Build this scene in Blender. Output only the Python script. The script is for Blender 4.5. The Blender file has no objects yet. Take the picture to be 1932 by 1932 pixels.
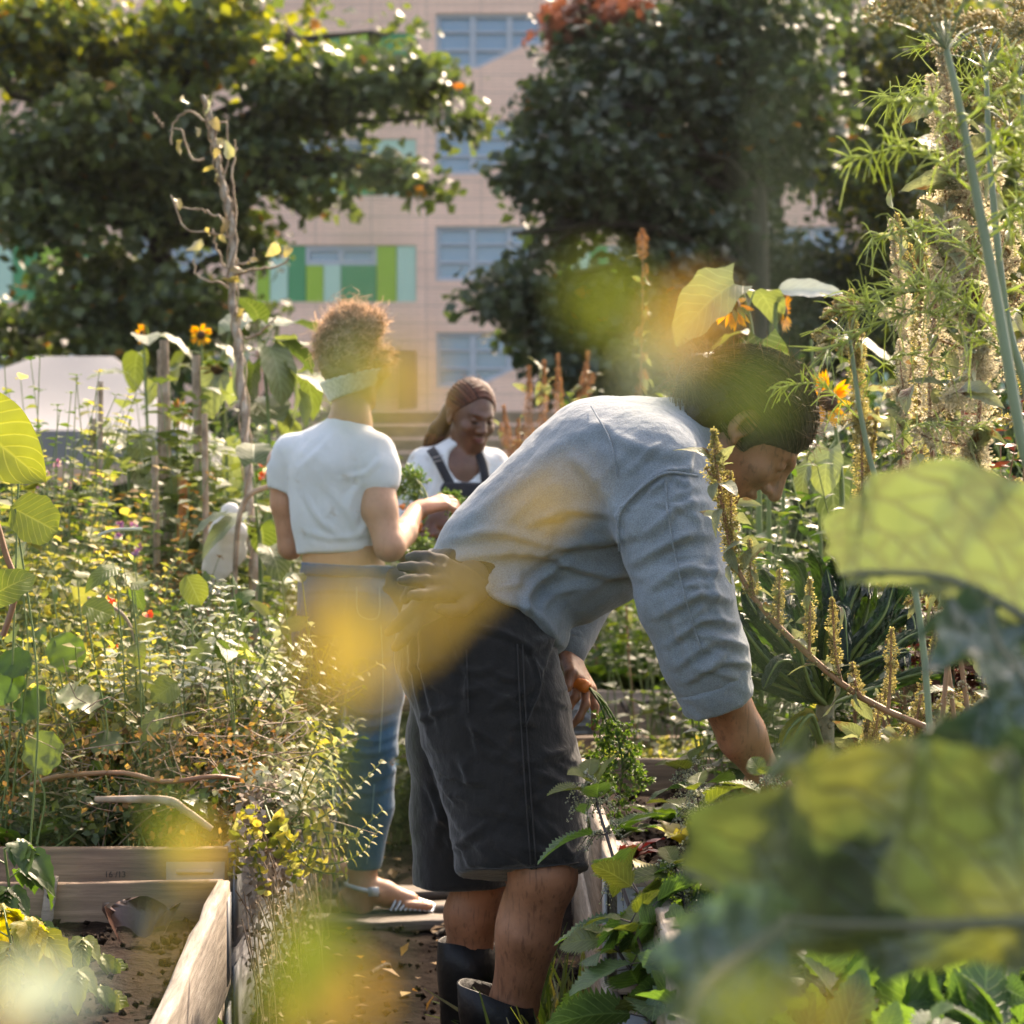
import bpy, math, random
import numpy as np
from mathutils import Vector
rng = np.random.default_rng(7)
random.seed(7)
S = bpy.context.scene
COL = S.collection
PI = math.pi
# ------------------------------------------------------------------ camera, sky, sun, exposure
FPX = 4025.0; HOR = 1052.0; CU = 966.0; CZ = 1.0      # focal length and horizon in 1932-px picture units, eye height 1 m
cam_d = bpy.data.cameras.new('camera'); cam = bpy.data.objects.new('camera', cam_d); COL.objects.link(cam)
cam.location = (0, 0, CZ); cam.rotation_euler = (math.radians(90), 0, 0)
cam_d.sensor_fit = 'HORIZONTAL'; cam_d.sensor_width = 24.0; cam_d.lens = FPX/1932*24.0
cam_d.shift_y = (HOR-966)/1932.0
cam_d.clip_start = 0.05; cam_d.clip_end = 500
cam_d.dof.use_dof = True; cam_d.dof.focus_distance = 3.45; cam_d.dof.aperture_fstop = 5.0; cam_d.dof.aperture_blades = 0
S.camera = cam
SUN_EL, SUN_AZ = math.radians(42), math.radians(24)
W = bpy.data.worlds.new('World'); S.world = W; W.use_nodes = True
wn = W.node_tree.nodes; wl = W.node_tree.links; bg = wn['Background']
sky = wn.new('ShaderNodeTexSky'); sky.sky_type = 'NISHITA'; sky.sun_disc = False
sky.sun_elevation = SUN_EL; sky.sun_rotation = SUN_AZ; sky.air_density = 1.0; sky.dust_density = 4.0; sky.ozone_density = 1.0
wl.new(sky.outputs[0], bg.inputs[0]); bg.inputs[1].default_value = 0.15
sd = bpy.data.lights.new('sun', 'SUN'); sd.energy = 2.35; sd.angle = math.radians(0.6); sd.color = (1.0, 0.93, 0.83)
sun = bpy.data.objects.new('sun', sd); COL.objects.link(sun)
sdir = Vector((math.sin(SUN_AZ)*math.cos(SUN_EL), math.cos(SUN_AZ)*math.cos(SUN_EL), math.sin(SUN_EL)))
sun.rotation_euler = sdir.to_track_quat('Z', 'Y').to_euler()
S.view_settings.view_transform = 'Standard'; S.view_settings.look = 'None'
S.view_settings.exposure = 2.03
S.view_settings.use_white_balance = True; S.view_settings.white_balance_temperature = 8000; S.view_settings.white_balance_tint = 14; S.view_settings.gamma = 1.0
S.cycles.use_denoising = True
S.cycles.max_bounces = 8; S.cycles.diffuse_bounces = 4; S.cycles.glossy_bounces = 3
S.cycles.transmission_bounces = 4; S.cycles.transparent_max_bounces = 6
S.cycles.sample_clamp_indirect = 6.0; S.cycles.caustics_reflective = False; S.cycles.caustics_refractive = False

# ------------------------------------------------------------------ helpers: points, objects, tags
def P(u, v, d): return np.array([(u-CU)*d/FPX, d, CZ+(HOR-v)*d/FPX])
def tag(o, label=None, cat=None, group=None, kind=None):
    if label: o['label'] = label
    if cat: o['category'] = cat
    if group: o['group'] = group
    if kind: o['kind'] = kind
    return o
def empty(name, loc=(0, 0, 0), label=None, cat=None, group=None):
    o = bpy.data.objects.new(name, None); COL.objects.link(o); o.location = [float(c) for c in loc]
    return tag(o, label, cat, group)
def nrm(a):
    a = np.asarray(a, float); l = np.linalg.norm(a, axis=-1, keepdims=True); return a/np.maximum(l, 1e-9)
class Geo:
    """collects vertices and faces (triangles or quads), with a per-face random number and a per-vertex leaf coordinate"""
    def __init__(s): s.V = []; s.F = []; s.M = []; s.R = []; s.U = []; s.n = 0
    def add(s, V, F, mi=0, rnd=0.5, uv=None):
        V = np.asarray(V, float); F = np.asarray(F, int)
        if len(F) == 0: return
        s.V.append(V); m = len(F)
        if F.shape[1] == 3: F = np.concatenate([F, -np.ones((m, 1), int)-s.n], 1)
        s.F.append(F+s.n); s.M.append(np.full(m, mi) if np.isscalar(mi) else np.asarray(mi))
        s.R.append(np.full(m, rnd, float) if np.isscalar(rnd) else np.asarray(rnd, float))
        s.U.append(np.zeros((len(V), 2)) if uv is None else np.asarray(uv, float)); s.n += len(V)
    def build(s, name, mats, parent=None, smooth=True, origin=None):
        V = np.concatenate(s.V); F = np.concatenate(s.F); M = np.concatenate(s.M); R = np.concatenate(s.R); U = np.concatenate(s.U)
        if origin is None: origin = parent_loc(parent)
        V = V-np.asarray(origin, float)
        cnt = np.where(F[:, 3] < 0, 3, 4)
        me = bpy.data.meshes.new(name); me.vertices.add(len(V)); me.vertices.foreach_set('co', V.astype(np.float32).ravel())
        mask = np.ones(F.shape, bool); mask[:, 3] = F[:, 3] >= 0
        me.loops.add(int(cnt.sum())); me.loops.foreach_set('vertex_index', F[mask].astype(np.int32))
        me.polygons.add(len(F)); st = np.concatenate([[0], np.cumsum(cnt)[:-1]])
        me.polygons.foreach_set('loop_start', st.astype(np.int32)); me.polygons.foreach_set('loop_total', cnt.astype(np.int32))
        me.polygons.foreach_set('material_index', M.astype(np.int32))
        me.polygons.foreach_set('use_smooth', np.full(len(F), smooth))
        me.update(calc_edges=True)
        a = me.attributes.new('rnd', 'FLOAT', 'FACE'); a.data.foreach_set('value', R.astype(np.float32))
        a = me.attributes.new('luv', 'FLOAT2', 'POINT'); a.data.foreach_set('vector', U.astype(np.float32).ravel())
        for m in (mats if isinstance(mats, (list, tuple)) else [mats]): me.materials.append(m)
        me.validate()
        o = bpy.data.objects.new(name, me); COL.objects.link(o)
        if parent: o.parent = parent
        else: o.location = [float(c) for c in origin]
        return o
def parent_loc(p):
    l = np.zeros(3)
    while p: l += np.array(p.location); p = p.parent
    return l
def dup(o, loc=None, label=None, rz=None, scale=None, parent=None, group=None):
    c = o.copy(); COL.objects.link(c); c.parent = parent
    if loc is not None: c.location = [float(x) for x in loc]
    if rz is not None: c.rotation_euler = (0, 0, rz)
    if scale is not None: c.scale = (scale,)*3 if np.isscalar(scale) else scale
    if label: c['label'] = label
    if group: c['group'] = group
    for ch in list(o.children): dup(ch, parent=c)
    return c
BOXF = np.array([[0, 1, 3, 2], [4, 6, 7, 5], [0, 4, 5, 1], [2, 3, 7, 6], [0, 2, 6, 4], [1, 5, 7, 3]])
def box(g, c, h, mi=0, rnd=0.5, R=None, jit=0.0):
    """box with centre c, half sizes h, optional rotation rows R, corners jittered"""
    V = np.array([[x, y, z] for x in (-1, 1) for y in (-1, 1) for z in (-1, 1)], float)*np.asarray(h)
    if jit: V = V+rng.uniform(-jit, jit, V.shape)
    if R is not None: V = V@np.asarray(R)
    g.add(V+np.asarray(c), BOXF, mi, rnd)
def beam(g, a, b, w, h, mi=0, rnd=0.5, n=6, wob=0.0, up=(0, 0, 1), bev=0.004):
    """plank between two points with a bevelled section, w wide and h high, slightly uneven"""
    a = np.asarray(a, float); b = np.asarray(b, float); d = nrm(b-a); s_ = nrm(np.cross(d, up)); u_ = np.cross(s_, d)
    sec = np.array([[-w+bev, -h], [w-bev, -h], [w, -h+bev], [w, h-bev], [w-bev, h], [-w+bev, h], [-w, h-bev], [-w, -h+bev]])
    V = []
    for i in range(n+1):
        c = a+(b-a)*i/n; q = sec+rng.uniform(-wob, wob, sec.shape)+rng.uniform(-wob, wob, 2)
        V.append(c+q[:, :1]*s_+q[:, 1:]*u_)
    V = np.concatenate(V); F = []
    for i in range(n):
        for k in range(8): F.append([i*8+k, i*8+(k+1) % 8, (i+1)*8+(k+1) % 8, (i+1)*8+k])
    for base in (0, n*8):
        o = [base+k for k in range(8)]
        if base: o = o[::-1]
        F += [[o[0], o[1], o[2], o[7]][::-1], [o[7], o[2], o[3], o[6]][::-1], [o[6], o[3], o[4], o[5]][::-1]]
    g.add(V, F, mi, rnd)
def curve(pts, n=16):
    """smooth curve through points"""
    p = np.asarray(pts, float)
    if len(p) == 2: return p[0]+(p[1]-p[0])*np.linspace(0, 1, n)[:, None]
    q = np.concatenate([[2*p[0]-p[1]], p, [2*p[-1]-p[-2]]]); t = np.linspace(0, len(p)-1, n); i = np.minimum(t.astype(int), len(p)-2); f = (t-i)[:, None]
    a, b, c, d = q[i], q[i+1], q[i+2], q[i+3]
    return 0.5*((2*b)+(-a+c)*f+(2*a-5*b+4*c-d)*f**2+(-a+3*b-3*c+d)*f**3)
def tube(g, pts, r, k=6, mi=0, rnd=0.5, cap=True):
    p = np.asarray(pts, float); n = len(p); r = np.interp(np.linspace(0, 1, n), np.linspace(0, 1, len(np.atleast_1d(r))), np.atleast_1d(r)) if np.ndim(r) else np.full(n, float(r))
    t = nrm(np.gradient(p, axis=0)); ref = np.array([0, 0, 1.0]) if abs(t[0, 2]) < .9 else np.array([1.0, 0, 0])
    x = np.empty_like(p); x[0] = nrm(np.cross(t[0], ref))
    for i in range(1, n): x[i] = nrm(x[i-1]-t[i]*np.dot(x[i-1], t[i]))
    y = np.cross(t, x); a = np.arange(k)*2*PI/k
    V = (p[:, None]+r[:, None, None]*(np.cos(a)[None, :, None]*x[:, None]+np.sin(a)[None, :, None]*y[:, None])).reshape(-1, 3)
    i, j = np.meshgrid(np.arange(n-1), np.arange(k), indexing='ij'); i = i.ravel(); j = j.ravel(); j2 = (j+1) % k
    F = np.stack([i*k+j, i*k+j2, (i+1)*k+j2, (i+1)*k+j], 1)
    uv = np.stack([np.tile(np.arange(k)/k, n), np.repeat(np.linspace(0, 1, n), k)], 1)
    g.add(V, F, mi, rnd, uv)
    if cap:
        for b, s_ in ((0, -1), ((n-1)*k, 1)):
            V2 = np.concatenate([V[b:b+k], [p[0] if b == 0 else p[-1]]]); F2 = [[q, (q+1) % k, k] if s_ > 0 else [(q+1) % k, q, k] for q in range(k)]
            g.add(V2, F2, mi, rnd)
# leaf templates: length 1 along +y, normal +z
def leaf_tpl(nl=5, nw=1, hw=0.3, prof='lance', droop=0.25, fold=0.3, serr=0.0, wav=0.0, tw=0.0, cup=0.0):
    t = np.linspace(0, 1, nl+1)
    if prof == 'lance': w = np.sin(PI*t**0.85)**0.9*(1-0.25*t)
    elif prof == 'ovate': w = np.clip(2.6*np.sqrt(t)*(1-t)**0.8, 0, None)*0.95
    elif prof == 'heart': w = np.clip(1-((t-0.32)/0.68)**2, 0, 1)**0.6*np.where(t < 0.32, 0.62+0.38*t/0.32, 1)
    elif prof == 'round': w = np.sqrt(np.clip(1-(2*t-1)**2, 0, 1))
    elif prof == 'strap': w = np.clip(np.minimum(t*6+.3, 1), 0, 1)*np.clip((1-t)*5, 0, 1)**0.6
    elif prof == 'spoon': w = 0.16+0.84*np.clip((t-.3)/.3, 0, 1)**1.2*np.sqrt(np.clip(1-((t-.65)/.35)**2*(t > .65), 0, 1)); w[-1] = 0.05
    w = w*hw; w[-1] = max(w[-1], 0.004)
    V = []; U = []
    for i, ti in enumerate(t):
        for j in range(-nw, nw+1):
            s_ = j/nw; ww = w[i]; y = ti
            if serr and abs(j) == nw:
                ph = (i % 2)
                ww = ww*(1+serr*(0.5 if ph else -0.8)); y = ti+(0.010 if ph else -0.004)*(1 if 0 < i < nl else 0)
            if prof == 'heart': y = ti-0.16*abs(s_)**1.5*(1-ti)**3
            x = s_*ww
            z = -droop*ti**2+fold*abs(x)-cup*x*x*4+wav*math.sin(ti*19+s_*2.3)*abs(s_)*hw
            if tw: a = tw*ti; x, z = x*math.cos(a), z+x*math.sin(a)
            V.append((x, y, z)); U.append((s_, ti))
    n = 2*nw+1; F = [[i*n+j, i*n+j+1, (i+1)*n+j+1, (i+1)*n+j] for i in range(nl) for j in range(n-1)]
    return np.array(V), np.array(F), np.array(U)
def scatter(g, tpl, pos, dirv, up, size, rnd=None, mi=0, wx=None):
    V, F, U = tpl; pos = np.atleast_2d(pos); n = len(pos)
    Y = nrm(np.broadcast_to(dirv, (n, 3))); X = nrm(np.cross(Y, np.broadcast_to(up, (n, 3)))); Z = np.cross(X, Y)
    size = np.broadcast_to(np.asarray(size, float), (n,))[:, None, None]
    vx = V[None, :, 0, None]*(1 if wx is None else np.broadcast_to(wx, (n,))[:, None, None])
    A = pos[:, None]+size*(vx*X[:, None]+V[None, :, 1, None]*Y[:, None]+V[None, :, 2, None]*Z[:, None])
    FF = (F[None]+(np.arange(n)*len(V))[:, None, None]).reshape(-1, F.shape[1])
    if rnd is None: rnd = rng.random(n)
    g.add(A.reshape(-1, 3), FF, mi, np.repeat(np.broadcast_to(rnd, (n,)), len(F)), np.tile(U, (n, 1)))
def rdir(n, up=0.0, spread=1.0):
    v = rng.normal(size=(n, 3)); v = nrm(v); v[:, 2] = v[:, 2]*spread+up; return nrm(v)

# ------------------------------------------------------------------ materials
MATS = {}
def newmat(name):
    m = bpy.data.materials.new(name); m.use_nodes = True; nt = m.node_tree; b = nt.nodes['Principled BSDF']
    return m, nt, b
def N(nt, typ, **kw):
    n = nt.nodes.new(typ)
    for k, v in kw.items():
        if k in n.inputs: n.inputs[k].default_value = v
        else: setattr(n, k, v)
    return n
def ramp(nt, fac, stops, interp='LINEAR'):
    r = nt.nodes.new('ShaderNodeValToRGB'); r.color_ramp.interpolation = interp; e = r.color_ramp.elements
    while len(e) < len(stops): e.new(0.5)
    for q, (p, c) in zip(e, stops): q.position = p; q.color = (*c, 1) if len(c) == 3 else c
    nt.links.new(fac, r.inputs[0]); return r.outputs[0]
def mixc(nt, fac, a, b, blend='MIX'):
    m = nt.nodes.new('ShaderNodeMix'); m.data_type = 'RGBA'; m.blend_type = blend
    for s_, x in ((0, fac), (6, a), (7, b)):
        if isinstance(x, bpy.types.NodeSocket): nt.links.new(x, m.inputs[s_])
        else: m.inputs[s_].default_value = x if s_ == 0 else ((*x, 1) if len(x) == 3 else x)
    return m.outputs[2]
def math_(nt, op, a, b=0.0):
    m = nt.nodes.new('ShaderNodeMath'); m.operation = op
    for i, x in ((0, a), (1, b)):
        if isinstance(x, bpy.types.NodeSocket): nt.links.new(x, m.inputs[i])
        else: m.inputs[i].default_value = x
    return m.outputs[0]
def noise(nt, scale, detail=4, vec=None, rough=0.55, dist=0.0):
    n = N(nt, 'ShaderNodeTexNoise', Scale=scale, Detail=detail, Roughness=rough, Distortion=dist)
    if vec is None:
        tc = nt.nodes.new('ShaderNodeTexCoord'); vec = tc.outputs['Object']
    nt.links.new(vec, n.inputs['Vector']); return n.outputs[0]
def bump(nt, b, h, strength=0.3, dist=0.01):
    n = N(nt, 'ShaderNodeBump', Strength=strength, Distance=dist); nt.links.new(h, n.inputs['Height']); nt.links.new(n.outputs[0], b.inputs['Normal']); return n
def stretch(nt, sc):
    tc = nt.nodes.new('ShaderNodeTexCoord'); mp = nt.nodes.new('ShaderNodeMapping'); mp.inputs['Scale'].default_value = sc
    nt.links.new(tc.outputs['Object'], mp.inputs[0]); return mp.outputs[0]
def solid(name, stops, rough=0.6, sc=8, b=0.2, bsc=None, bd=0.004, vec=None, metal=0.0, spec=0.5, detail=5):
    if name in MATS: return MATS[name]
    m, nt, bs = newmat(name); v = stretch(nt, vec) if vec else None
    f = noise(nt, sc, detail, v)
    if len(stops) == 1: stops = [(0.0, [c*0.88 for c in stops[0]]), (1.0, [c*1.1 for c in stops[0]])]
    elif not isinstance(stops[0][0], (int, float)) or not isinstance(stops[0][1], (tuple, list)):
        k = len(stops); stops = [(0.3+0.4*i/(k-1), c) for i, c in enumerate(stops)]
    nt.links.new(ramp(nt, f, stops), bs.inputs['Base Color'])
    bs.inputs['Roughness'].default_value = rough; bs.inputs['Metallic'].default_value = metal; bs.inputs['Specular IOR Level'].default_value = spec
    if b: bump(nt, bs, noise(nt, bsc or sc*4, 6, v), b, bd)
    MATS[name] = m; return m
def leafmat(name, cols, trans=0.45, rough=0.45, spec=0.45, tcol=None, blotch=None, vein=0.0, nsc=30.0, veincol=None, bstr=0.25, net=0.0):
    """cols: colours picked per leaf; tcol: tint of light passing through; blotch: (colour, amount); vein: strength of lighter veins"""
    if name in MATS: return MATS[name]
    m, nt, bs = newmat(name); L = nt.links
    at = N(nt, 'ShaderNodeAttribute', attribute_name='rnd')
    k = len(cols); col = ramp(nt, at.outputs['Fac'], [((i+0.5)/k, c) for i, c in enumerate(cols)])
    ns = noise(nt, nsc, 3)
    col = mixc(nt, 0.55, col, ramp(nt, ns, [(0.25, (0.45, 0.45, 0.45)), (0.75, (1.35, 1.35, 1.3))]), 'MULTIPLY')
    if blotch:
        nb = noise(nt, nsc*0.7, 4); col = mixc(nt, ramp(nt, nb, [(blotch[1], (0, 0, 0)), (blotch[1]+(blotch[2] if len(blotch) > 2 else 0.1), (1, 1, 1))]), col, blotch[0])
    if vein:
        lu = N(nt, 'ShaderNodeAttribute', attribute_name='luv'); sx = nt.nodes.new('ShaderNodeSeparateXYZ'); L.new(lu.outputs['Vector'], sx.inputs[0])
        ax = math_(nt, 'ABSOLUTE', sx.outputs[0]); q = math_(nt, 'SUBTRACT', math_(nt, 'MULTIPLY', sx.outputs[1], 8.0), math_(nt, 'MULTIPLY', ax, 2.6))
        fr = math_(nt, 'ABSOLUTE', math_(nt, 'SUBTRACT', math_(nt, 'FRACT', q), 0.5))
        side = math_(nt, 'MULTIPLY', math_(nt, 'SUBTRACT', 1.0, math_(nt, 'SMOOTH_MIN', math_(nt, 'MULTIPLY', fr, 9.0), 1.0)), 1.0)
        mid = math_(nt, 'SUBTRACT', 1.0, math_(nt, 'MINIMUM', math_(nt, 'MULTIPLY', ax, 14.0), 1.0))
        vv = math_(nt, 'MAXIMUM', mid, side); vv = math_(nt, 'MAXIMUM', vv, 0.0)
        if net:
            vo = nt.nodes.new('ShaderNodeTexVoronoi'); vo.feature = 'DISTANCE_TO_EDGE'; vo.inputs['Scale'].default_value = 7.5; mp = nt.nodes.new('ShaderNodeMapping'); mp.inputs['Scale'].default_value = (.62, 1, 1); L.new(lu.outputs['Vector'], mp.inputs[0])
            wp = mixc(nt, .06, mp.outputs[0], N(nt, 'ShaderNodeTexNoise', Scale=5.0).outputs[1]); L.new(wp, vo.inputs['Vector']); vn = math_(nt, 'SUBTRACT', 1.0, math_(nt, 'MINIMUM', math_(nt, 'MULTIPLY', vo.outputs[0], 6.5), 1.0)); vv = math_(nt, 'MAXIMUM', math_(nt, 'MULTIPLY', vn, net), vv)
        vc = veincol or tuple(min(1, c*1.8+0.03) for c in cols[-1])
        col = mixc(nt, math_(nt, 'MULTIPLY', vv, vein), col, vc)
        bump(nt, bs, math_(nt, 'ADD', math_(nt, 'MULTIPLY', vv, -0.6), math_(nt, 'MULTIPLY', noise(nt, nsc*4, 2), 0.5)), 0.6, 0.003)
    elif bstr: bump(nt, bs, noise(nt, nsc*3, 2), bstr, 0.003)
    L.new(col, bs.inputs['Base Color']); bs.inputs['Roughness'].default_value = rough; bs.inputs['Specular IOR Level'].default_value = spec
    tr = nt.nodes.new('ShaderNodeBsdfTranslucent'); tc = tcol or (1.5, 1.6, 0.7)
    L.new(mixc(nt, 1.0, col, tc, 'MULTIPLY'), tr.inputs[0])
    mx = nt.nodes.new('ShaderNodeMixShader'); mx.inputs[0].default_value = trans
    L.new(bs.outputs[0], mx.inputs[1]); L.new(tr.outputs[0], mx.inputs[2]); L.new(mx.outputs[0], nt.nodes['Material Output'].inputs[0])
    MATS[name] = m; return m
def wood(name, dark, mid, light, wet=0.75, axis='x', sc=3.0):
    if name in MATS: return MATS[name]
    m, nt, bs = newmat(name); s_ = {'x': (0.6, 9, 9), 'y': (9, 0.6, 9), 'z': (9, 9, 0.6)}[axis]
    v = stretch(nt, s_); f = noise(nt, sc*2.2, 8, v, 0.7, 0.4); f2 = noise(nt, 2.5, 3)
    c = ramp(nt, f, [(0.25, dark), (0.5, mid), (0.72, light)])
    c = mixc(nt, 0.5, c, ramp(nt, f2, [(0.3, (0.6, 0.58, 0.56)), (0.7, (1.25, 1.2, 1.15))]), 'MULTIPLY')
    nt.links.new(c, bs.inputs['Base Color']); bs.inputs['Roughness'].default_value = wet; bump(nt, bs, f, 0.5, 0.006)
    MATS[name] = m; return m
def snoise(V, sc, seed=0):
    r = np.random.default_rng(seed); Z = np.zeros(len(V))
    for o in range(3):
        for k in range(4):
            d = r.normal(size=3)*np.asarray(sc)*2**o; Z += np.sin(V@d+r.uniform(0, 6.28)+1.5*np.sin(V@(r.normal(size=3)*np.asarray(sc)*2**o*.6)))/2**o/4
    return Z
# ------------------------------------------------------------------ ground, path
def sheet(name, xs, ys, hf, m, kind='structure'):
    X, Y = np.meshgrid(xs, ys, indexing='ij'); Z = hf(X, Y); V = np.stack([X, Y, Z], -1).reshape(-1, 3); n = len(ys)
    i, j = np.meshgrid(np.arange(len(xs)-1), np.arange(n-1), indexing='ij'); i = i.ravel(); j = j.ravel()
    g = Geo(); g.add(V, np.stack([i*n+j, (i+1)*n+j, (i+1)*n+j+1, i*n+j+1], 1)); return tag(g.build(name, m, origin=(0, 0, 0)), kind=kind)
def fbm(X, Y, f=1.0, seed=0, octs=4):
    r = np.random.default_rng(seed); Z = 0
    for o in range(octs):
        for k in range(3):
            a = r.uniform(0, 2*PI); ph = r.uniform(0, 2*PI); q = f*2**o*r.uniform(.7, 1.3); Z = Z+np.sin((X*np.cos(a)+Y*np.sin(a))*q+ph+np.sin(X*q*.6+Y*q*.4+ph))/2**o/3
    return Z
M_soil, nt, bs = newmat('garden soil')
c = ramp(nt, noise(nt, 14, 8, rough=.7), [(0.3, (0.007, 0.004, 0.0028)), (0.55, (0.020, 0.0105, 0.006)), (0.8, (0.05, 0.032, 0.02))])
nt.links.new(c, bs.inputs['Base Color']); bs.inputs['Roughness'].default_value = 0.95; bs.inputs['Specular IOR Level'].default_value = .1; bump(nt, bs, noise(nt, 60, 6), 0.8, 0.02)
M_mud, nt, bs = newmat('wet mud')
nz = noise(nt, 5, 6, rough=.65)
c = ramp(nt, nz, [(0.3, (0.009, 0.0072, 0.0065)), (0.6, (0.024, 0.0195, 0.0175)), (0.8, (0.05, 0.043, 0.039))])
nt.links.new(c, bs.inputs['Base Color']); nt.links.new(ramp(nt, noise(nt, 2.2, 4), [(0.40, (.42, .42, .42)), (0.55, (.95, .95, .95))]), bs.inputs['Roughness']); bs.inputs['Specular IOR Level'].default_value = .0
bump(nt, bs, noise(nt, 45, 8), 0.7, 0.015)
M_grassland = solid('weedy ground', [(0.02, 0.03, 0.012), (0.05, 0.06, 0.02), (0.09, 0.075, 0.04)], 0.95, 3, 0.8, 40, 0.03)
sheet('ground', np.linspace(-150, 150, 61), np.linspace(-10, 290, 61), lambda X, Y: X*0-0.012, M_grassland)
def mudh(X, Y):
    e = np.clip(np.minimum((X+0.95)/.12, (0.33-X)/.12), 0, 1)
    return -0.008+e*(0.028+0.016*fbm(X, Y, 9, 3, 4)+0.012*np.abs(fbm(X, Y, 22, 5, 3)))
sheet('muddy_path', np.linspace(-0.95, 0.33, 90), np.linspace(2.0, 12.0, 560), mudh, M_mud)

# ------------------------------------------------------------------ apartment building at 68 m
BD = 68.0
def bx(u): return (u-CU)*BD/FPX
def bz(v): return CZ+(HOR-v)*BD/FPX
M_clad, nt, bs = newmat('salmon facade cladding')
tc = nt.nodes.new('ShaderNodeTexCoord'); mp = nt.nodes.new('ShaderNodeMapping'); mp.inputs['Rotation'].default_value = (PI/2, 0, 0); nt.links.new(tc.outputs['Object'], mp.inputs[0])
br = N(nt, 'ShaderNodeTexBrick'); br.inputs['Scale'].default_value = 1.0; br.inputs['Brick Width'].default_value = 1.75; br.inputs['Row Height'].default_value = 0.565; br.offset = 0.0
br.inputs['Mortar Size'].default_value = 0.012; br.inputs['Color1'].default_value = (0.90, 0.59, 0.46, 1); br.inputs['Color2'].default_value = (0.84, 0.55, 0.43, 1); br.inputs['Mortar'].default_value = (0.45, 0.32, 0.26, 1)
nt.links.new(mp.outputs[0], br.inputs['Vector'])
br2 = N(nt, 'ShaderNodeTexBrick'); br2.inputs['Scale'].default_value = 1.0; br2.inputs['Brick Width'].default_value = 0.6; br2.inputs['Row Height'].default_value = 0.11
br2.inputs['Mortar Size'].default_value = 0.012; br2.inputs['Color1'].default_value = (1, 1, 1, 1); br2.inputs['Color2'].default_value = (0.93, 0.92, 0.92, 1); br2.inputs['Mortar'].default_value = (0.72, 0.7, 0.7, 1)
nt.links.new(mp.outputs[0], br2.inputs['Vector'])
c = mixc(nt, 1.0, br.outputs[0], br2.outputs[0], 'MULTIPLY'); c = mixc(nt, 0.35, c, ramp(nt, noise(nt, .35, 4), [(0.3, (.8, .8, .82)), (0.7, (1.1, 1.08, 1.05))]), 'MULTIPLY')
nt.links.new(c, bs.inputs['Base Color']); bs.inputs['Roughness'].default_value = 0.75
PAN = {'lime': (0.26, 0.42, 0.02), 'mint': (0.38, 0.56, 0.46), 'green': (0.03, 0.24, 0.09), 'dark': (0.06, 0.13, 0.10), 'ochre': (0.32, 0.21, 0.10)}
def panmat(k): return solid('panel '+k, [PAN[k]], 0.45, 0.8, 0.05, 3, 0.01)
M_frame = solid('grey window frame', [(0.36, 0.39, 0.44)], 0.4, 5, 0)
M_pane, nt, bs = newmat('window glass'); bs.inputs['Base Color'].default_value = (0.06, 0.16, 0.26, 1); bs.inputs['Roughness'].default_value = 0.06
bs.inputs['Specular IOR Level'].default_value = .6; bs.inputs['IOR'].default_value = 1.7; bump(nt, bs, noise(nt, .7, 1), 0.1, 0.02)
bld = empty('apartment_building', (bx(700), BD+6, 0), 'salmon clad apartment block with slanted windows and green facade panels behind the trees', 'building')
wall = Geo()
def wbox(u0, u1, v0, v1, y0=BD, y1=BD+12):
    x0, x1 = bx(u0), bx(u1); z1, z0 = bz(v0), bz(v1); box(wall, ((x0+x1)/2, (y0+y1)/2, (z0+z1)/2), ((x1-x0)/2, (y1-y0)/2, (z1-z0)/2))
UL, UR, VT = -700, 2700, -330
# the body of the block stands 0.4 m behind the cladding, whose pieces leave the window openings free
wbox(UL, UR, VT, HOR+59.2, BD+0.4, BD+12)
openings = []   # (u0,u1,v0,v1) all openings row by row
A_cols = [(822, 1025), (252, 455), (-318, -115), (1392, 1595), (1962, 2165)]
B_cols = [(483, 785), (-87, 215), (1053, 1355), (1623, 1925), (-657, -355)]
def facade_band(v0, v1, opens):
    """cladding between v0 and v1 with openings (u0,u1)"""
    opens = sorted(opens); u = UL
    for a, b in opens:
        if a > u: wbox(u, a, v0, v1, BD, BD+0.36)
        u = b
    wbox(u, UR, v0, v1, BD, BD+0.36)
rows = []
for k in range(7): 
    t = 627-200.5*k; rows.append(t)
# horizontal slices where each opening set changes
cuts = []
for t in rows:
    cuts.append((t, t+103, 'A'))
    cuts.append((t+36, t+143, 'B'))
edges = sorted(set([VT, HOR+59.2]+[c for a in cuts for c in a[:2] if c > VT]))
edges = [e for e in edges if e >= VT]
for e0, e1 in zip(edges[:-1], edges[1:]):
    op = []
    mid = (e0+e1)/2
    for a, b, w in cuts:
        if a <= mid <= b: op += A_cols if w == 'A' else B_cols
    facade_band(e0, e1, [o for o in op if o[1] > UL and o[0] < UR])
def slope_fill(u0, u1, t):
    # cladding triangle and step under the slanted window
    pts = [(u0+80, t+103), (u0+168, t+60), (u1, t+60), (u1, t+103)]
    V = [(bx(u), BD-0.0, bz(v)) for u, v in pts]+[(bx(u), BD+0.36, bz(v)) for u, v in pts]
    wall.add(V, [[0, 3, 2, 1], [4, 5, 6, 7], [0, 1, 5, 4], [1, 2, 6, 5]])
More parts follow.
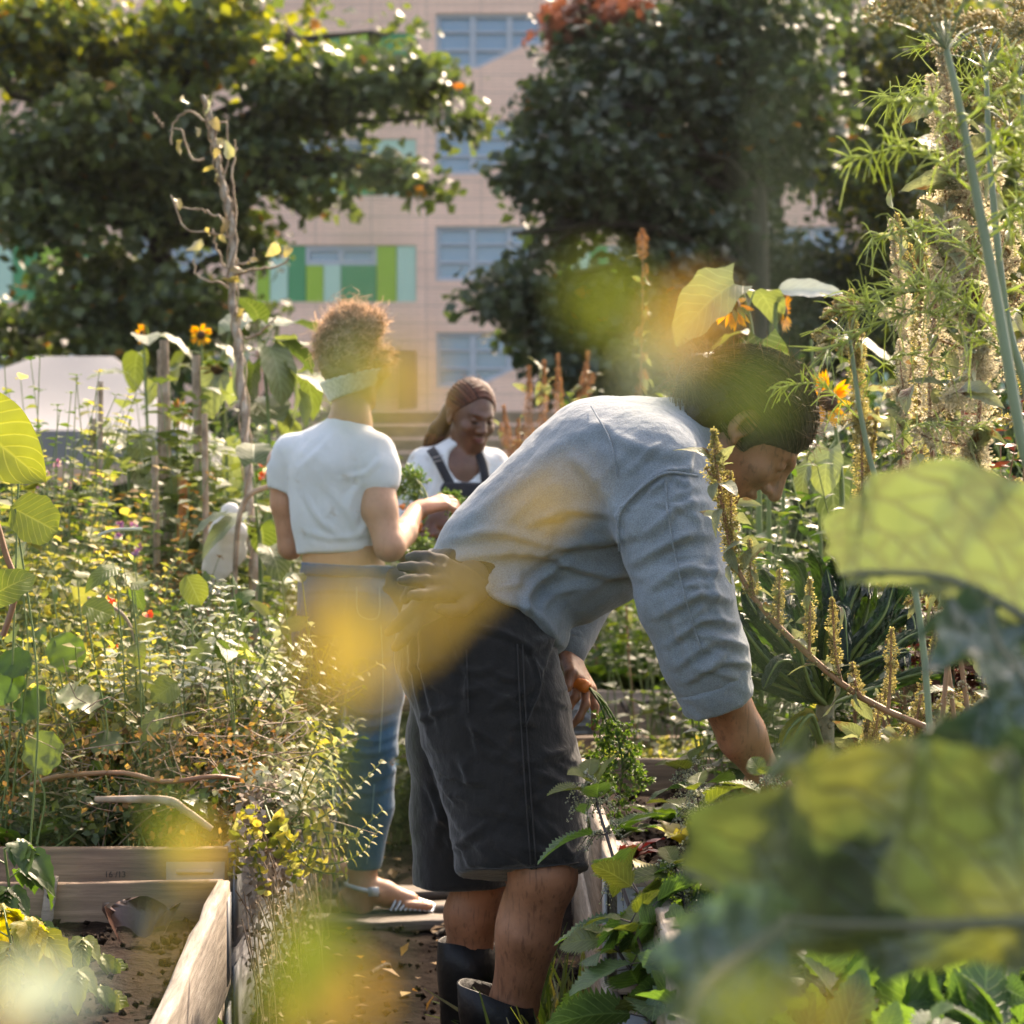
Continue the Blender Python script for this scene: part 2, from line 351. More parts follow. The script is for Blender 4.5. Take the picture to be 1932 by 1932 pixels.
def window_a(u0, u1, t):
    g = Geo(); y = BD+0.14
    def bar(ua, va, ub, vb, w=0.07, dy=0.0):
        a = np.array([bx(ua), y+dy, bz(va)]); b = np.array([bx(ub), y+dy, bz(vb)]); beam(g, a, b, 0.05, w, n=1, up=(0, 1, 0) if abs(ua-ub) < 1 and False else (0, 0, 1) if abs(va-vb) < abs(ua-ub) else (1, 0, 0), bev=0.005)
    m = 3.5
    bar(u0, t+m, u1, t+m); bar(u0, t+100, u0+80, t+100); bar(u0+m, t, u0+m, t+103, 0.07, 0.003); bar(u1-m, t, u1-m, t+60, 0.07, 0.003)
    bar(u0+80, t+100, u0+168, t+57, 0.07, 0.005); bar(u0+168, t+57, u1, t+57, 0.07, 0.002)
    bar(u0+70, t, u0+70, t+103, 0.09, -0.004); bar(u0+139, t, u0+139, t+73, 0.08, -0.004)
    bar(u0, t+34, u1, t+34, 0.035, 0.006); bar(u0, t+68, u0+148, t+68, 0.045, 0.007)
    o = g.build('window', M_frame, bld, smooth=False)
    p = Geo(); y2 = BD+0.2; q = [(u0, t), (u1, t), (u1, t+60), (u0+168, t+60), (u0+80, t+103), (u0, t+103)]
    V = [(bx(a), y2, bz(b)) for a, b in q]; p.add(V, [[0, 3, 2, 1], [0, 5, 4, 3]]); pn = p.build('pane', M_pane, None, smooth=False, origin=parent_loc(bld)); pn.location = (0, 0, 0); pn.parent = o
def panel(u0, u1, v0, v1, k, dy=0.0):
    g = Geo(); x0, x1 = bx(u0)+.01, bx(u1)-.01; z1, z0 = bz(v0)-.01, bz(v1)+.01
    box(g, ((x0+x1)/2, BD+0.2+dy, (z0+z1)/2), ((x1-x0)/2, 0.15, (z1-z0)/2)); g.build('facade_panel', panmat(k), bld, smooth=False)
def strip_window(u0, u1, v0, v1):
    g = Geo(); y = BD+0.12; n = max(1, int((u1-u0)/60))
    for a, b, c_, d_ in [(u0, v0+2, u1, v0+2), (u0, v1-3, u1, v1-3)]: beam(g, (bx(a), y, bz(b)), (bx(c_), y, bz(d_)), 0.05, 0.09, n=1)
    for i in range(n+1):
        u = u0+3+(u1-u0-6)*i/n; beam(g, (bx(u), y-.003, bz(v1)), (bx(u), y-.003, bz(v0)), 0.07, 0.05, n=1, up=(0, 1, 0))
    o = g.build('window', M_frame, bld, smooth=False)
    p = Geo(); V = [(bx(a), BD+0.19, bz(b)) for a, b in ((u0, v0), (u1, v0), (u1, v1), (u0, v1))]; p.add(V, [[0, 3, 2, 1]]); pn = p.build('pane', M_pane, None, smooth=False, origin=parent_loc(bld)); pn.location = (0, 0, 0); pn.parent = o
pat = {1: [('lime', 0, 26), ('mint', 26, 60), ('green', 60, 94), ('w', 94, 227), ('lime', 227, 265), ('mint', 265, 302)],
       2: [('mint', 0, 40), ('green', 40, 75), ('w', 75, 229), ('mint', 229, 302)],
       3: [('lime', 0, 50), ('mint', 50, 110), ('green', 110, 160), ('lime', 160, 235), ('green', 235, 302)],
       0: [('ochre', 266, 302)]}
for r, t in enumerate(rows):
    if t+110 < VT+10: continue
    for (a, b) in A_cols:
        if t > VT and a > UL and b < UR and t > -200: window_a(a, b, t)
        if t > VT: slope_fill(a, b, t)
    for ci, (a, b) in enumerate(B_cols):
        if t+36 < VT or t < -180: continue
        for k, s0, s1 in (pat[0] if r == 0 and ci == 0 else pat[1+(r+ci) % 3] if ci else pat[1+(r-1) % 3]):
            v0, v1 = t+36, t+143
            if k == 'w':
                strip_window(a+s0, a+s1, v0+3, v0+36)
                w3 = (s1-s0); panel(a+s0, a+s0+w3*.25, v0+37, v1, 'lime'); panel(a+s0+w3*.25, a+s0+w3*.5, v0+37, v1, 'mint'); panel(a+s0+w3*.5, a+s1, v0+37, v1, 'green')
            else: panel(a+s0, a+s1, v0, v1, k)
wall.build('wall', M_clad, bld, smooth=False)
rf = Geo(); box(rf, (bx(1000), BD+6, bz(VT)+0.15), ((bx(UR)-bx(UL))/2+.3, 6.3, 0.15)); rf.build('roof', M_frame, bld, smooth=False)
# low timber slat fence and porch in front of the block
M_slat = wood('weathered slats', (0.16, 0.115, 0.075), (0.34, 0.25, 0.17), (0.48, 0.37, 0.26))
fz = Geo(); FD = 40.0
for i in range(14):
    z = 0.25+i*0.26; beam(fz, (-8, FD, z), (3.5, FD, z), 0.015, 0.105, rnd=rng.random(), n=4)
fe = fz.build('slat_boards', M_slat, f0 := empty('slat_fence', (-2, FD, 0), 'brown horizontal slat fence standing behind the woman in dungarees', 'fence'), smooth=False)
for i in range(6):
    g = Geo(); x = -8+i*2.3; beam(g, (x, FD+.08, 0), (x, FD+.08, 3.85), 0.05, 0.05, n=1, up=(0, 1, 0)); g.build('post', M_slat, f0, smooth=False)
# ------------------------------------------------------------------ trees at the back
TPL_T = [leaf_tpl(2, 1, 0.48, 'ovate', 0.25, 0.35), leaf_tpl(2, 1, 0.42, 'lance', 0.1, 0.2)]
M_bark = solid('tree bark', [(0.025, 0.02, 0.016), (0.07, 0.055, 0.042)], 0.9, 6, 0.8, 20, 0.03, vec=(3, 3, 0.6))
M_tl1 = leafmat('maple leaves', [(0.04, 0.062, 0.03), (0.06, 0.085, 0.038), (0.09, 0.12, 0.045), (0.14, 0.16, 0.055), (0.075, 0.095, 0.055)], 0.34, 0.45, 0.6, (1.6, 1.8, 0.6), nsc=3)
M_tl2 = leafmat('dark lime tree leaves', [(0.032, 0.05, 0.032), (0.045, 0.065, 0.038), (0.07, 0.09, 0.045), (0.045, 0.058, 0.04)], 0.28, 0.45, 0.6, (1.5, 1.8, 0.6), nsc=3)
M_tl3 = leafmat('yellowing leaves', [(0.10, 0.13, 0.02), (0.18, 0.20, 0.03), (0.25, 0.24, 0.04), (0.12, 0.14, 0.03)], 0.5, 0.45, 0.5, (1.6, 1.6, 0.4), nsc=3)
M_tl4 = leafmat('rust brown leaves', [(0.13, 0.055, 0.035), (0.2, 0.09, 0.06), (0.16, 0.08, 0.05)], 0.3, 0.5, 0.4, (1.5, 1.0, 0.7), nsc=3)
M_tl5 = leafmat('autumn spot leaves', [(0.35, 0.13, 0.02), (0.4, 0.2, 0.03)], 0.5, 0.5, 0.4, (1.4, 1.1, 0.5), nsc=3)
def tree(name, label, trunk, lobes, mat, nleaf, lsize, group='trees in front of the apartment block', tr=0.22, extra=None, clump=0.28):
    """trunk: list of points; lobes: (u,v,d,ru,rv,rd) ellipsoids of foliage in picture units at depth d"""
    tp = curve(trunk, 12); base = tp[0]
    root = empty(name, base, label, 'tree', group)
    g = Geo(); tube(g, tp, [tr, tr*.8, tr*.6, tr*.35, tr*.12], 8)
    lg = Geo(); tot = sum(l[3]*l[4] for l in lobes)
    for (u, v, d, ru, rv, rd) in lobes:
        c = P(u, v, d); sc = d/FPX; R = np.array([ru*sc, rd, rv*sc])
        i = np.argmin(np.linalg.norm(tp-c, axis=1)+np.where(tp[:, 2] > c[2], 3, 0)); st = tp[min(i, 10)]
        mid = (st+c)/2+rng.normal(0, .25, 3)+np.array([0, 0, .3])
        tube(g, curve([st, mid, c], 8), [tr*.35, tr*.2, tr*.08], 5)
        n = max(60, int(nleaf*ru*rv/tot)); per = 38; nc = max(3, n//per)
        nc = int(nc*1.5); q = rdir(nc)*rng.random((nc, 1))**0.42; cc = c+q*R; cc = cc[snoise(cc, 2.5, 9) > .07]; nc = len(cc)
        if nc == 0: continue
        for e in cc[:: max(1, nc//7)]:
            tube(g, curve([c, (c+e)/2+rng.normal(0, .12, 3), e], 5), [tr*.13, tr*.05], 4, cap=False)
        pos = np.repeat(cc, per, 0)+rng.normal(0, clump, (nc*per, 3))*np.array([1, 1, .62])
        crn = np.repeat(rng.random(nc), per)*.5+rng.random(nc*per)*.5
        dd = rdir(nc*per, -0.35, .6); up = rdir(nc*per, 0.9)
        mi = np.zeros(nc*per, int)
        if extra is not None:
            for em, (pr, cond) in enumerate(extra, 1):
                s_ = (rng.random(nc*per) < pr) if cond is None else cond(pos) & (rng.random(nc*per) < pr)
                mi[s_] = em
        for k in range(2):
            for mm in np.unique(mi):
                s_ = (np.arange(len(pos)) % 2 == k) & (mi == mm)
                if s_.any(): scatter(lg, TPL_T[k], pos[s_], dd[s_], up[s_], lsize*rng.uniform(.6, 1.3, s_.sum()), crn[s_], int(mm))
    g.build('trunk', M_bark, root)
    ms = [mat]+([m_ for m_ in (M_tl3, M_tl5, M_tl4)] if extra is not None else [])
    lg.build('crown', ms, root)
    return root
yel_left = lambda p: (p[:, 0] < -2.6) & (p[:, 2] > 7.4)
tree('maple_tree', 'spreading maple with yellow tips and long boughs left of the window column', [(-5.2, 30, 0), (-5.3, 30, 2.5), (-5.0, 30, 5), (-4.6, 30, 8), (-4.4, 30, 11)],
     [(90, 80, 29, 170, 80, 1.6), (310, 120, 30, 140, 80, 1.6), (420, 60, 30, 120, 75, 1.5), (560, 70, 29.5, 130, 65, 1.2), (700, 60, 29.5, 70, 50, .8), (560, 180, 29, 160, 65, 1.2),
      (760, 150, 28.5, 70, 30, .6), (830, 165, 28.5, 36, 14, .4), (700, 190, 28.5, 90, 22, .6), (800, 222, 28.3, 60, 13, .4), (880, 228, 28.2, 36, 10, .3), (660, 300, 28.5, 110, 26, .9), (750, 325, 28.3, 55, 16, .5), (808, 348, 28.2, 20, 9, .3),
      (500, 350, 29, 80, 45, 1.1), (600, 365, 28.7, 50, 20, .8), (420, 290, 29, 110, 75, 1.4), (250, 260, 29, 160, 90, 1.6), (80, 270, 29, 120, 80, 1.6), (120, 400, 29, 160, 70, 1.6), (330, 430, 29.5, 150, 100, 1.6), (455, 470, 29.5, 50, 50, 1.2), (180, 560, 29.5, 190, 90, 1.8),
      (390, 600, 29.5, 105, 70, 1.4), (40, 640, 29.5, 120, 70, 1.6), (250, 650, 29.5, 150, 50, 1.2), (20, 180, 29, 60, 80, 1.2)],
     M_tl1, 44000, 0.185, tr=0.30, extra=[(0.45, yel_left), (0.012, None)], clump=0.22)
rust = lambda p: (p[:, 0] < 1.75) & (p[:, 2] > 7.6)
tree('lime_tree', 'dense dark round tree right of the windows, rusty patch at its top', [(2.9, 27, 0), (3.0, 27, 3), (3.1, 27, 5), (3.0, 27, 8), (3.2, 27, 11)],
     [(1130, 90, 27.5, 75, 85, .9), (1230, 60, 27, 120, 100, 1.6), (1400, 60, 27, 150, 100, 1.8), (1100, 220, 26.5, 110, 60, 1.1), (1035, 190, 26, 36, 20, .6), (1250, 200, 27, 150, 100, 1.8), (1450, 230, 27, 140, 100, 1.8), (1130, 330, 26.5, 150, 75, 1.4),
      (1010, 330, 26, 36, 36, .6), (1090, 430, 26.5, 115, 55, 1.2), (965, 442, 26, 40, 20, .5), (1250, 420, 27, 150, 90, 1.7), (1380, 350, 27.4, 110, 60, 1.6), (1060, 530, 26.5, 130, 55, 1.1), (960, 560, 26, 60, 22, .6), (915, 580, 26, 40, 16, .5), (1020, 620, 26.5, 75, 50, .8), (1040, 690, 26.5, 70, 42, .8), (1200, 560, 27, 170, 90, 1.6), (1200, 690, 27, 170, 60, 1.6)],
     M_tl2, 46000, 0.165, tr=0.26, extra=[(0.0, None), (0.006, None), (0.85, rust)], clump=0.21)
tree('ash_tree', 'tall dark tree on the right whose bare trunk shows below the leaves', [(4.3, 33, 0), (4.2, 33, 3), (4.0, 33, 6), (4.1, 33, 10), (4.2, 33, 13)],
     [(1500, 80, 33, 150, 110, 2), (1640, 130, 33, 120, 90, 1.6), (1560, 260, 33, 150, 75, 1.6), (1400, 480, 33, 120, 45, 1.6), (1580, 540, 33, 180, 70, 2), (1330, 560, 33, 130, 70, 1.6), (1450, 640, 33, 200, 50, 2), (1650, 640, 33, 160, 60, 2)],
     M_tl2, 40000, 0.15, tr=0.30, clump=0.3)
tree('elder_tree', 'thin yellow leaved tree behind the fennel at the right edge', [(7.0, 31, 0), (6.9, 31, 4), (6.6, 31, 8), (6.8, 31, 10)],
     [(1700, 420, 31, 80, 90, 1.2), (1640, 330, 31, 90, 60, 1.2), (1720, 250, 31, 90, 90, 1.2), (1850, 350, 31, 100, 100, 1.4), (1850, 120, 31, 120, 110, 1.4), (1880, 560, 31, 110, 120, 1.4), (1760, 60, 31, 100, 70, 1.2), (1780, 620, 31, 150, 90, 1.4)],
     M_tl1, 26000, 0.14, tr=0.2, extra=[(0.35, None)], clump=0.3)
# ------------------------------------------------------------------ hedge shrubs closing the garden
M_hedge = leafmat('hedge leaves', [(0.014, 0.028, 0.011), (0.025, 0.045, 0.014), (0.05, 0.075, 0.02)], 0.3, 0.55, 0.35, (1.5, 1.8, 0.5), nsc=4)
def shrub(name, label, c, R, n, mat, ls=0.09, group='dark shrubs closing the garden', tpl=None, cat='shrub'):
    c = np.array(c, float); R = np.array(R, float); root = empty(name, (c[0], c[1], 0), label, cat, group); g = Geo()
    for k in range(7):
        e = np.array([c[0], c[1], c[2]])+rdir(1)[0]*R*.7; e[2] = max(e[2], .2); tube(g, curve([(c[0]+rng.normal(0, .1), c[1], 0), (c+e)/2, e], 6), [R[0]*.03+.01, .006], 5, cap=False)
    g.build('stems', M_bark, root); lg = Geo(); per = 30; nc = max(4, n//per)
    cc = c+rdir(nc)*rng.random((nc, 1))**.45*R; pos = np.repeat(cc, per, 0)+rng.normal(0, R.mean()*.13, (nc*per, 3)); pos[:, 2] = np.maximum(pos[:, 2], .02)
    scatter(lg, tpl or TPL_T[0], pos, rdir(nc*per, .1), rdir(nc*per, .9), ls*rng.uniform(.6, 1.3, nc*per), np.repeat(rng.random(nc), per)*.6+rng.random(nc*per)*.4)
    lg.build('foliage', mat, root); return root
HS = [(-9.5, 24, 'at the far left edge'), (-6.6, 23, 'behind the white tent'), (-3.9, 24, 'right of the white tent'), (2.6, 22, 'above the bent man\'s back'), (4.8, 21, 'behind the bent man\'s head'), (7.0, 22, 'behind the tall amaranths at right'), (9.6, 22, 'beyond the right edge fennel')]
for x, y, w in HS:
    shrub('hedge_shrub', 'dark green hedge shrub '+w, (x, y, 1.5), (1.7, 1.2, 1.55), 9000, M_hedge, 0.10)
# ------------------------------------------------------------------ sculpting: one smooth surface from a distance field
class Sculpt:
    def __init__(s): s.ops = []
    def cone(s, a, b, ra, rb, k=0.02, flat=None, fac=1.0, sub=False):
        s.ops.append(('c', np.array(a, float), np.array(b, float), ra, rb, k, None if flat is None else nrm(flat), fac, sub)); return s
    def chain(s, pts, rs, k=0.02, flat=None, fac=1.0, sub=False):
        for i in range(len(pts)-1): s.cone(pts[i], pts[i+1], rs[i], rs[i+1], k, flat, fac, sub)
        return s
    def ell(s, c, r, R=None, k=0.02, sub=False):
        s.ops.append(('e', np.array(c, float), np.array(r, float), np.eye(3) if R is None else np.array(R, float), k, sub)); return s
    def cut(s, p, n, k=0.004):
        s.ops.append(('p', np.array(p, float), nrm(n), k)); return s
    def mesh(s, lo, hi, h, fine=(), warp=None, smooth=1):
        ax = []
        for i in range(3):
            x = [lo[i]]
            while x[-1] < hi[i]:
                st = h
                for (flo, fhi, fh) in fine:
                    if flo[i] <= x[-1] <= fhi[i]: st = min(st, fh)
                x.append(x[-1]+st)
            ax.append(np.array(x, np.float32))
        X, Y, Z = ax; D = np.full((len(X), len(Y), len(Z)), 0.08, np.float32)
        def sub(l, u):
            return tuple(slice(max(0, np.searchsorted(a, l[i])-1), min(len(a), np.searchsorted(a, u[i])+2)) for i, a in enumerate(ax))
        def comb(sl, d, k, neg):
            o = D[sl]
            if neg: hh = np.clip(0.5-0.5*(o+d)/k, 0, 1); D[sl] = o*(1-hh)-d*hh+k*hh*(1-hh)
            else: hh = np.clip(0.5+0.5*(o-d)/k, 0, 1); D[sl] = o*(1-hh)+d*hh-k*hh*(1-hh)
        for op in s.ops:
            if op[0] == 'c':
                _, a, b, ra, rb, k, fl, fac, neg = op; m = max(ra, rb)*(1.0 if fac >= 1 else 1/fac)+k+h*2.5
                sl = sub(np.minimum(a, b)-m, np.maximum(a, b)+m); x = X[sl[0]][:, None, None]-a[0]; y = Y[sl[1]][None, :, None]-a[1]; z = Z[sl[2]][None, None, :]-a[2]
                ba = b-a; t = np.clip((x*ba[0]+y*ba[1]+z*ba[2])/max(ba@ba, 1e-9), 0, 1); x = x-t*ba[0]; y = y-t*ba[1]; z = z-t*ba[2]
                q = x*x+y*y+z*z
                if fl is not None: dn = x*fl[0]+y*fl[1]+z*fl[2]; q = q+dn*dn*(fac*fac-1)
                d = np.sqrt(np.maximum(q, 1e-12))-(ra+(rb-ra)*t)
                if fl is not None and fac > 1: d = d/(1+(fac-1)*0.5)
                comb(sl, d, k, neg)
            elif op[0] == 'e':
                _, c, r, R, k, neg = op; m = r.max()+k+h*2.5; sl = sub(c-m, c+m)
                x = X[sl[0]][:, None, None]-c[0]; y = Y[sl[1]][None, :, None]-c[1]; z = Z[sl[2]][None, None, :]-c[2]
                L = [R[i][0]*x+R[i][1]*y+R[i][2]*z for i in range(3)]
                k0 = np.sqrt(sum((L[i]/r[i])**2 for i in range(3)))+1e-9; k1 = np.sqrt(sum((L[i]/r[i]**2)**2 for i in range(3)))+1e-9
                comb(sl, k0*(k0-1)/k1, k, neg)
            else:
                _, p, n, k = op; d = -((X[:, None, None]-p[0])*n[0]+(Y[None, :, None]-p[1])*n[1]+(Z[None, None, :]-p[2])*n[2])
                hh = np.clip(0.5-0.5*(D-d)/k, 0, 1); D[...] = D*(1-hh)+d*hh+k*hh*(1-hh)    # keeps the side the normal points to
        D[0] = D[-1] = .05; D[:, 0] = D[:, -1] = .05; D[:, :, 0] = D[:, :, -1] = .05
        s_ = D < 0; nx, ny, nz = D.shape
        cells = np.zeros((nx-1, ny-1, nz-1), bool); al = s_[:-1, :-1, :-1]
        cs = [s_[i:nx-1+i, j:ny-1+j, l:nz-1+l] for i in (0, 1) for j in (0, 1) for l in (0, 1)]
        cnt = sum(c.astype(np.int8) for c in cs); cells = (cnt > 0) & (cnt < 8)
        idx = -np.ones(cells.shape, int); ci = np.argwhere(cells); idx[cells] = np.arange(len(ci))
        acc = np.zeros((len(ci), 3)); num = np.zeros(len(ci)); o = ci
        cor = [np.array(c) for c in np.ndindex(2, 2, 2)]
        for e in [(0, 1), (2, 3), (4, 5), (6, 7), (0, 2), (1, 3), (4, 6), (5, 7), (0, 4), (1, 5), (2, 6), (3, 7)]:
            A = o+cor[e[0]]; B = o+cor[e[1]]; da = D[A[:, 0], A[:, 1], A[:, 2]]; db = D[B[:, 0], B[:, 1], B[:, 2]]; mk = (da < 0) != (db < 0)
            t = np.where(mk, da/np.where(mk, da-db, 1), 0)[:, None]
            pa = np.stack([X[A[:, 0]], Y[A[:, 1]], Z[A[:, 2]]], 1); pb = np.stack([X[B[:, 0]], Y[B[:, 1]], Z[B[:, 2]]], 1)
            acc += np.where(mk[:, None], pa+(pb-pa)*t, 0); num += mk
        V = acc/num[:, None]; F = []
        for a in range(3):
            sl0 = [slice(1, n-1) for n in D.shape]; sl1 = list(sl0); sl0[a] = slice(0, D.shape[a]-1); sl1[a] = slice(1, D.shape[a])
            A = s_[tuple(sl0)]; B = s_[tuple(sl1)]; w = np.argwhere(A != B); off = np.ones(3, int); off[a] = 0; w = w+off
            b, c = [(1, 2), (2, 0), (0, 1)][a]; eb = np.zeros(3, int); eb[b] = 1; ec = np.zeros(3, int); ec[c] = 1
            q = [w-eb-ec, w-ec, w, w-eb]; Q = np.stack([idx[p[:, 0], p[:, 1], p[:, 2]] for p in q], 1)
            fl = s_[w[:, 0], w[:, 1], w[:, 2]]; Q[~fl] = Q[~fl][:, ::-1]; F.append(Q)
        F = np.concatenate(F); F = F[(F >= 0).all(1)]
        for _ in range(smooth): V = relax(V, F, 0.5)
        if warp is not None: V = warp(V, vnormals(V, F))
        return V, F
def relax(V, F, a):
    E = np.concatenate([F[:, [0, 1]], F[:, [1, 2]], F[:, [2, 3]], F[:, [3, 0]]]); n = len(V)
    S1 = np.stack([np.bincount(E[:, 0], V[E[:, 1], i], n)+np.bincount(E[:, 1], V[E[:, 0], i], n) for i in range(3)], 1)
    c = np.bincount(E[:, 0], minlength=n)+np.bincount(E[:, 1], minlength=n)
    return V*(1-a)+a*S1/np.maximum(c, 1)[:, None]
def vnormals(V, F):
    n = np.cross(V[F[:, 2]]-V[F[:, 0]], V[F[:, 3]]-V[F[:, 1]]); R = np.zeros_like(V)
    for i in range(3):
        for k in range(4): R[:, i] += np.bincount(F[:, k], n[:, i], len(V))
    return nrm(R)
def polydist(q, pts):
    """distance of 2-D points to a polyline, and how far along it (0..1)"""
    best = np.full(len(q), 1e9); tt = np.zeros(len(q)); sd = np.zeros(len(q)); n = len(pts)-1
    for i in range(n):
        a = np.array(pts[i], float); b = np.array(pts[i+1], float); ba = b-a; r = q-a; t = np.clip((r@ba)/(ba@ba), 0, 1); w = r-t[:, None]*ba; d = np.linalg.norm(w, axis=1)
        m = d < best; best[m] = d[m]; tt[m] = (i+t[m])/n; sd[m] = np.sign(ba[0]*r[m, 1]-ba[1]*r[m, 0])
    return best, tt, sd
def folds(V, Nn, lines, dref, side=-1):
    """raise or sink the cloth along curves; curves in picture units on the side of the figure that faces the path"""
    uv = np.stack([V[:, 0]*FPX/dref+CU, HOR-(V[:, 2]-CZ)*FPX/dref], 1)
    w = np.clip(-Nn[:, 1]*1.6+0.25, 0, 1) if side < 0 else np.ones(len(V)); amt = np.zeros(len(V))
    for pts, wid, h in lines:
        c = curve(pts, 14); x0 = c.min(0)-wid*4; x1 = c.max(0)+wid*4; m = ((uv > x0) & (uv < x1)).all(1)
        if not m.any(): continue
        d, t, sg = polydist(uv[m], c); e = np.sin(PI*np.clip(t, 0.02, .98))**0.5
        x = d*sg/wid; amt[m] += h*e*(np.exp(-x*x)-0.55*np.exp(-(x-1.6)**2)*1.0)
    return V+Nn*(amt*w)[:, None]
def build_vf(vf, name, mat, parent, fn=None):
    V, F = vf; g = Geo()
    U = np.zeros((len(V), 2)); 
    if fn is not None: U[:, 0] = fn(V)
    g.add(V, F, 0, 0.5, U); return g.build(name, mat, parent)
def frame(fwd, up):
    """rows: right, forward, up of a head or hand"""
    f = nrm(fwd); r = nrm(np.cross(f, up)); return np.array([r, f, np.cross(r, f)])
def hand(s, wrist, R, L=0.18, curl=(0.5, 0.6, 0.7, 0.8), spread=0.10, thumb=0.6, mirror=1, r0=0.0085, fist=0.0, k=0.006):
    """five fingers from a palm. R rows: side (towards thumb * mirror), fingers' direction, back of hand"""
    X, Y, Z = R; X = X*mirror; w = np.array(wrist, float); pl = L*0.52; hw = L*0.21
    s.cone(w-Y*.01, w+Y*pl*.35, .024, .026, .012, Z, 1.5)
    for i in range(4):
        x = (1.5-i)/1.5; kn = w+Y*(pl*(1-.06*abs(x-.3)))+X*hw*x*.92
        s.cone(w+Y*.015+X*hw*x*.35, kn, .0145, .0125, .012)
        ln = L*[.43, .47, .44, .35][i]; seg = [ln*.45, ln*.32, ln*.23]; a = 0.1; p = kn; sp = x*spread
        for j in range(3):
            a += curl[i]*[.6, 1.0, .6][j]; d = nrm(Y*math.cos(a)-Z*math.sin(a)+X*sp*math.cos(a)); q = p+d*seg[j]
            s.cone(p, q, r0*(1.08-.1*j), r0*(1.0-.12*j), k); p = q
    b = w+Y*pl*.18+X*hw*.7; t1 = b+nrm(Y*.75+X*(.8-thumb*.3)-Z*thumb*.8)*L*.24; t2 = t1+nrm(Y*.9+X*(.35-thumb*.5)-Z*thumb)*L*.17; t3 = t2+nrm(Y*.9-X*thumb*.5-Z*thumb)*L*.13
    s.chain([b, t1, t2, t3], [.016, .0125, .0105, .009], .008)
def skin(name, cols, rough=0.5, dirt=.2):
    m, nt, bs = newmat(name); f = noise(nt, 22, 4)
    c_ = mixc(nt, dirt, ramp(nt, f, [(0.3, cols[0]), (0.7, cols[1])]), ramp(nt, noise(nt, 9, 8, rough=.75), [(.32, (.42, .36, .33)), (.55, (1, 1, 1)), (.75, (1.15, 1.1, 1.05))]), 'MULTIPLY'); c_ = mixc(nt, dirt*.9, c_, ramp(nt, noise(nt, 160, 2, stretch(nt, (1, 1, .15))), [(.34, (.35, .3, .28)), (.44, (1, 1, 1))]), 'MULTIPLY')
    nt.links.new(c_, bs.inputs['Base Color']); bs.inputs['Roughness'].default_value = rough
    bs.inputs['Subsurface Weight'].default_value = 0.12; bs.inputs['Subsurface Radius'].default_value = (0.012, 0.005, 0.003); bs.inputs['Subsurface Scale'].default_value = 1.0
    bump(nt, bs, noise(nt, 260, 3), 0.25, 0.0015); return m
def cloth(name, cols, rough=0.9, weave=700.0, wstr=0.25, nsc=3.0, stain=None, trans=0.0, streak=(1, 1, 1)):
    m, nt, bs = newmat(name); f = noise(nt, nsc, 6, stretch(nt, streak), .65); wv = noise(nt, weave, 2)
    c = ramp(nt, f, [(0.3, cols[0]), (0.7, cols[1])]); c = mixc(nt, wstr, c, ramp(nt, wv, [(0.35, (.35, .35, .37)), (0.65, (1.6, 1.6, 1.6))]), 'MULTIPLY')
    if stain: c = mixc(nt, ramp(nt, noise(nt, stain[1], 6, rough=.7), [(stain[2], (0, 0, 0)), (stain[2]+.12, (1, 1, 1))]), c, stain[0])
    nt.links.new(c, bs.inputs['Base Color']); bs.inputs['Roughness'].default_value = rough; bs.inputs['Specular IOR Level'].default_value = .25
    bs.inputs['Sheen Weight'].default_value = 0.25; bs.inputs['Sheen Roughness'].default_value = .5
    hb = math_(nt, 'ADD', math_(nt, 'MULTIPLY', noise(nt, 38, 6, stretch(nt, (1, 1, .6))), 1.0), math_(nt, 'MULTIPLY', wv, 0.12)); bump(nt, bs, hb, 0.55, 0.008)
    if trans:
        tr = nt.nodes.new('ShaderNodeBsdfTranslucent'); nt.links.new(c, tr.inputs[0]); mx = nt.nodes.new('ShaderNodeMixShader'); mx.inputs[0].default_value = trans
        nt.links.new(bs.outputs[0], mx.inputs[1]); nt.links.new(tr.outputs[0], mx.inputs[2]); nt.links.new(mx.outputs[0], nt.nodes['Material Output'].inputs[0])
    return m
def hairmat(name, cols, trans=0.2):
    m, nt, bs = newmat(name); at = N(nt, 'ShaderNodeAttribute', attribute_name='rnd'); k = len(cols)
    c = ramp(nt, at.outputs['Fac'], [((i+.5)/k, q) for i, q in enumerate(cols)]); nt.links.new(c, bs.inputs['Base Color']); bs.inputs['Roughness'].default_value = .5; bs.inputs['Specular IOR Level'].default_value = .3
    tr = nt.nodes.new('ShaderNodeBsdfTranslucent'); nt.links.new(mixc(nt, 1.0, c, (2.2, 1.9, 1.6), 'MULTIPLY'), tr.inputs[0]); mx = nt.nodes.new('ShaderNodeMixShader'); mx.inputs[0].default_value = trans
    nt.links.new(bs.outputs[0], mx.inputs[1]); nt.links.new(tr.outputs[0], mx.inputs[2]); nt.links.new(mx.outputs[0], nt.nodes['Material Output'].inputs[0]); return m
def strands(g, starts, fn, n=8, r=0.0007, k=3):
    for p in starts: pts = fn(np.array(p)); tube(g, pts, [r, r, r*.5], k, 0, random.random(), cap=False)
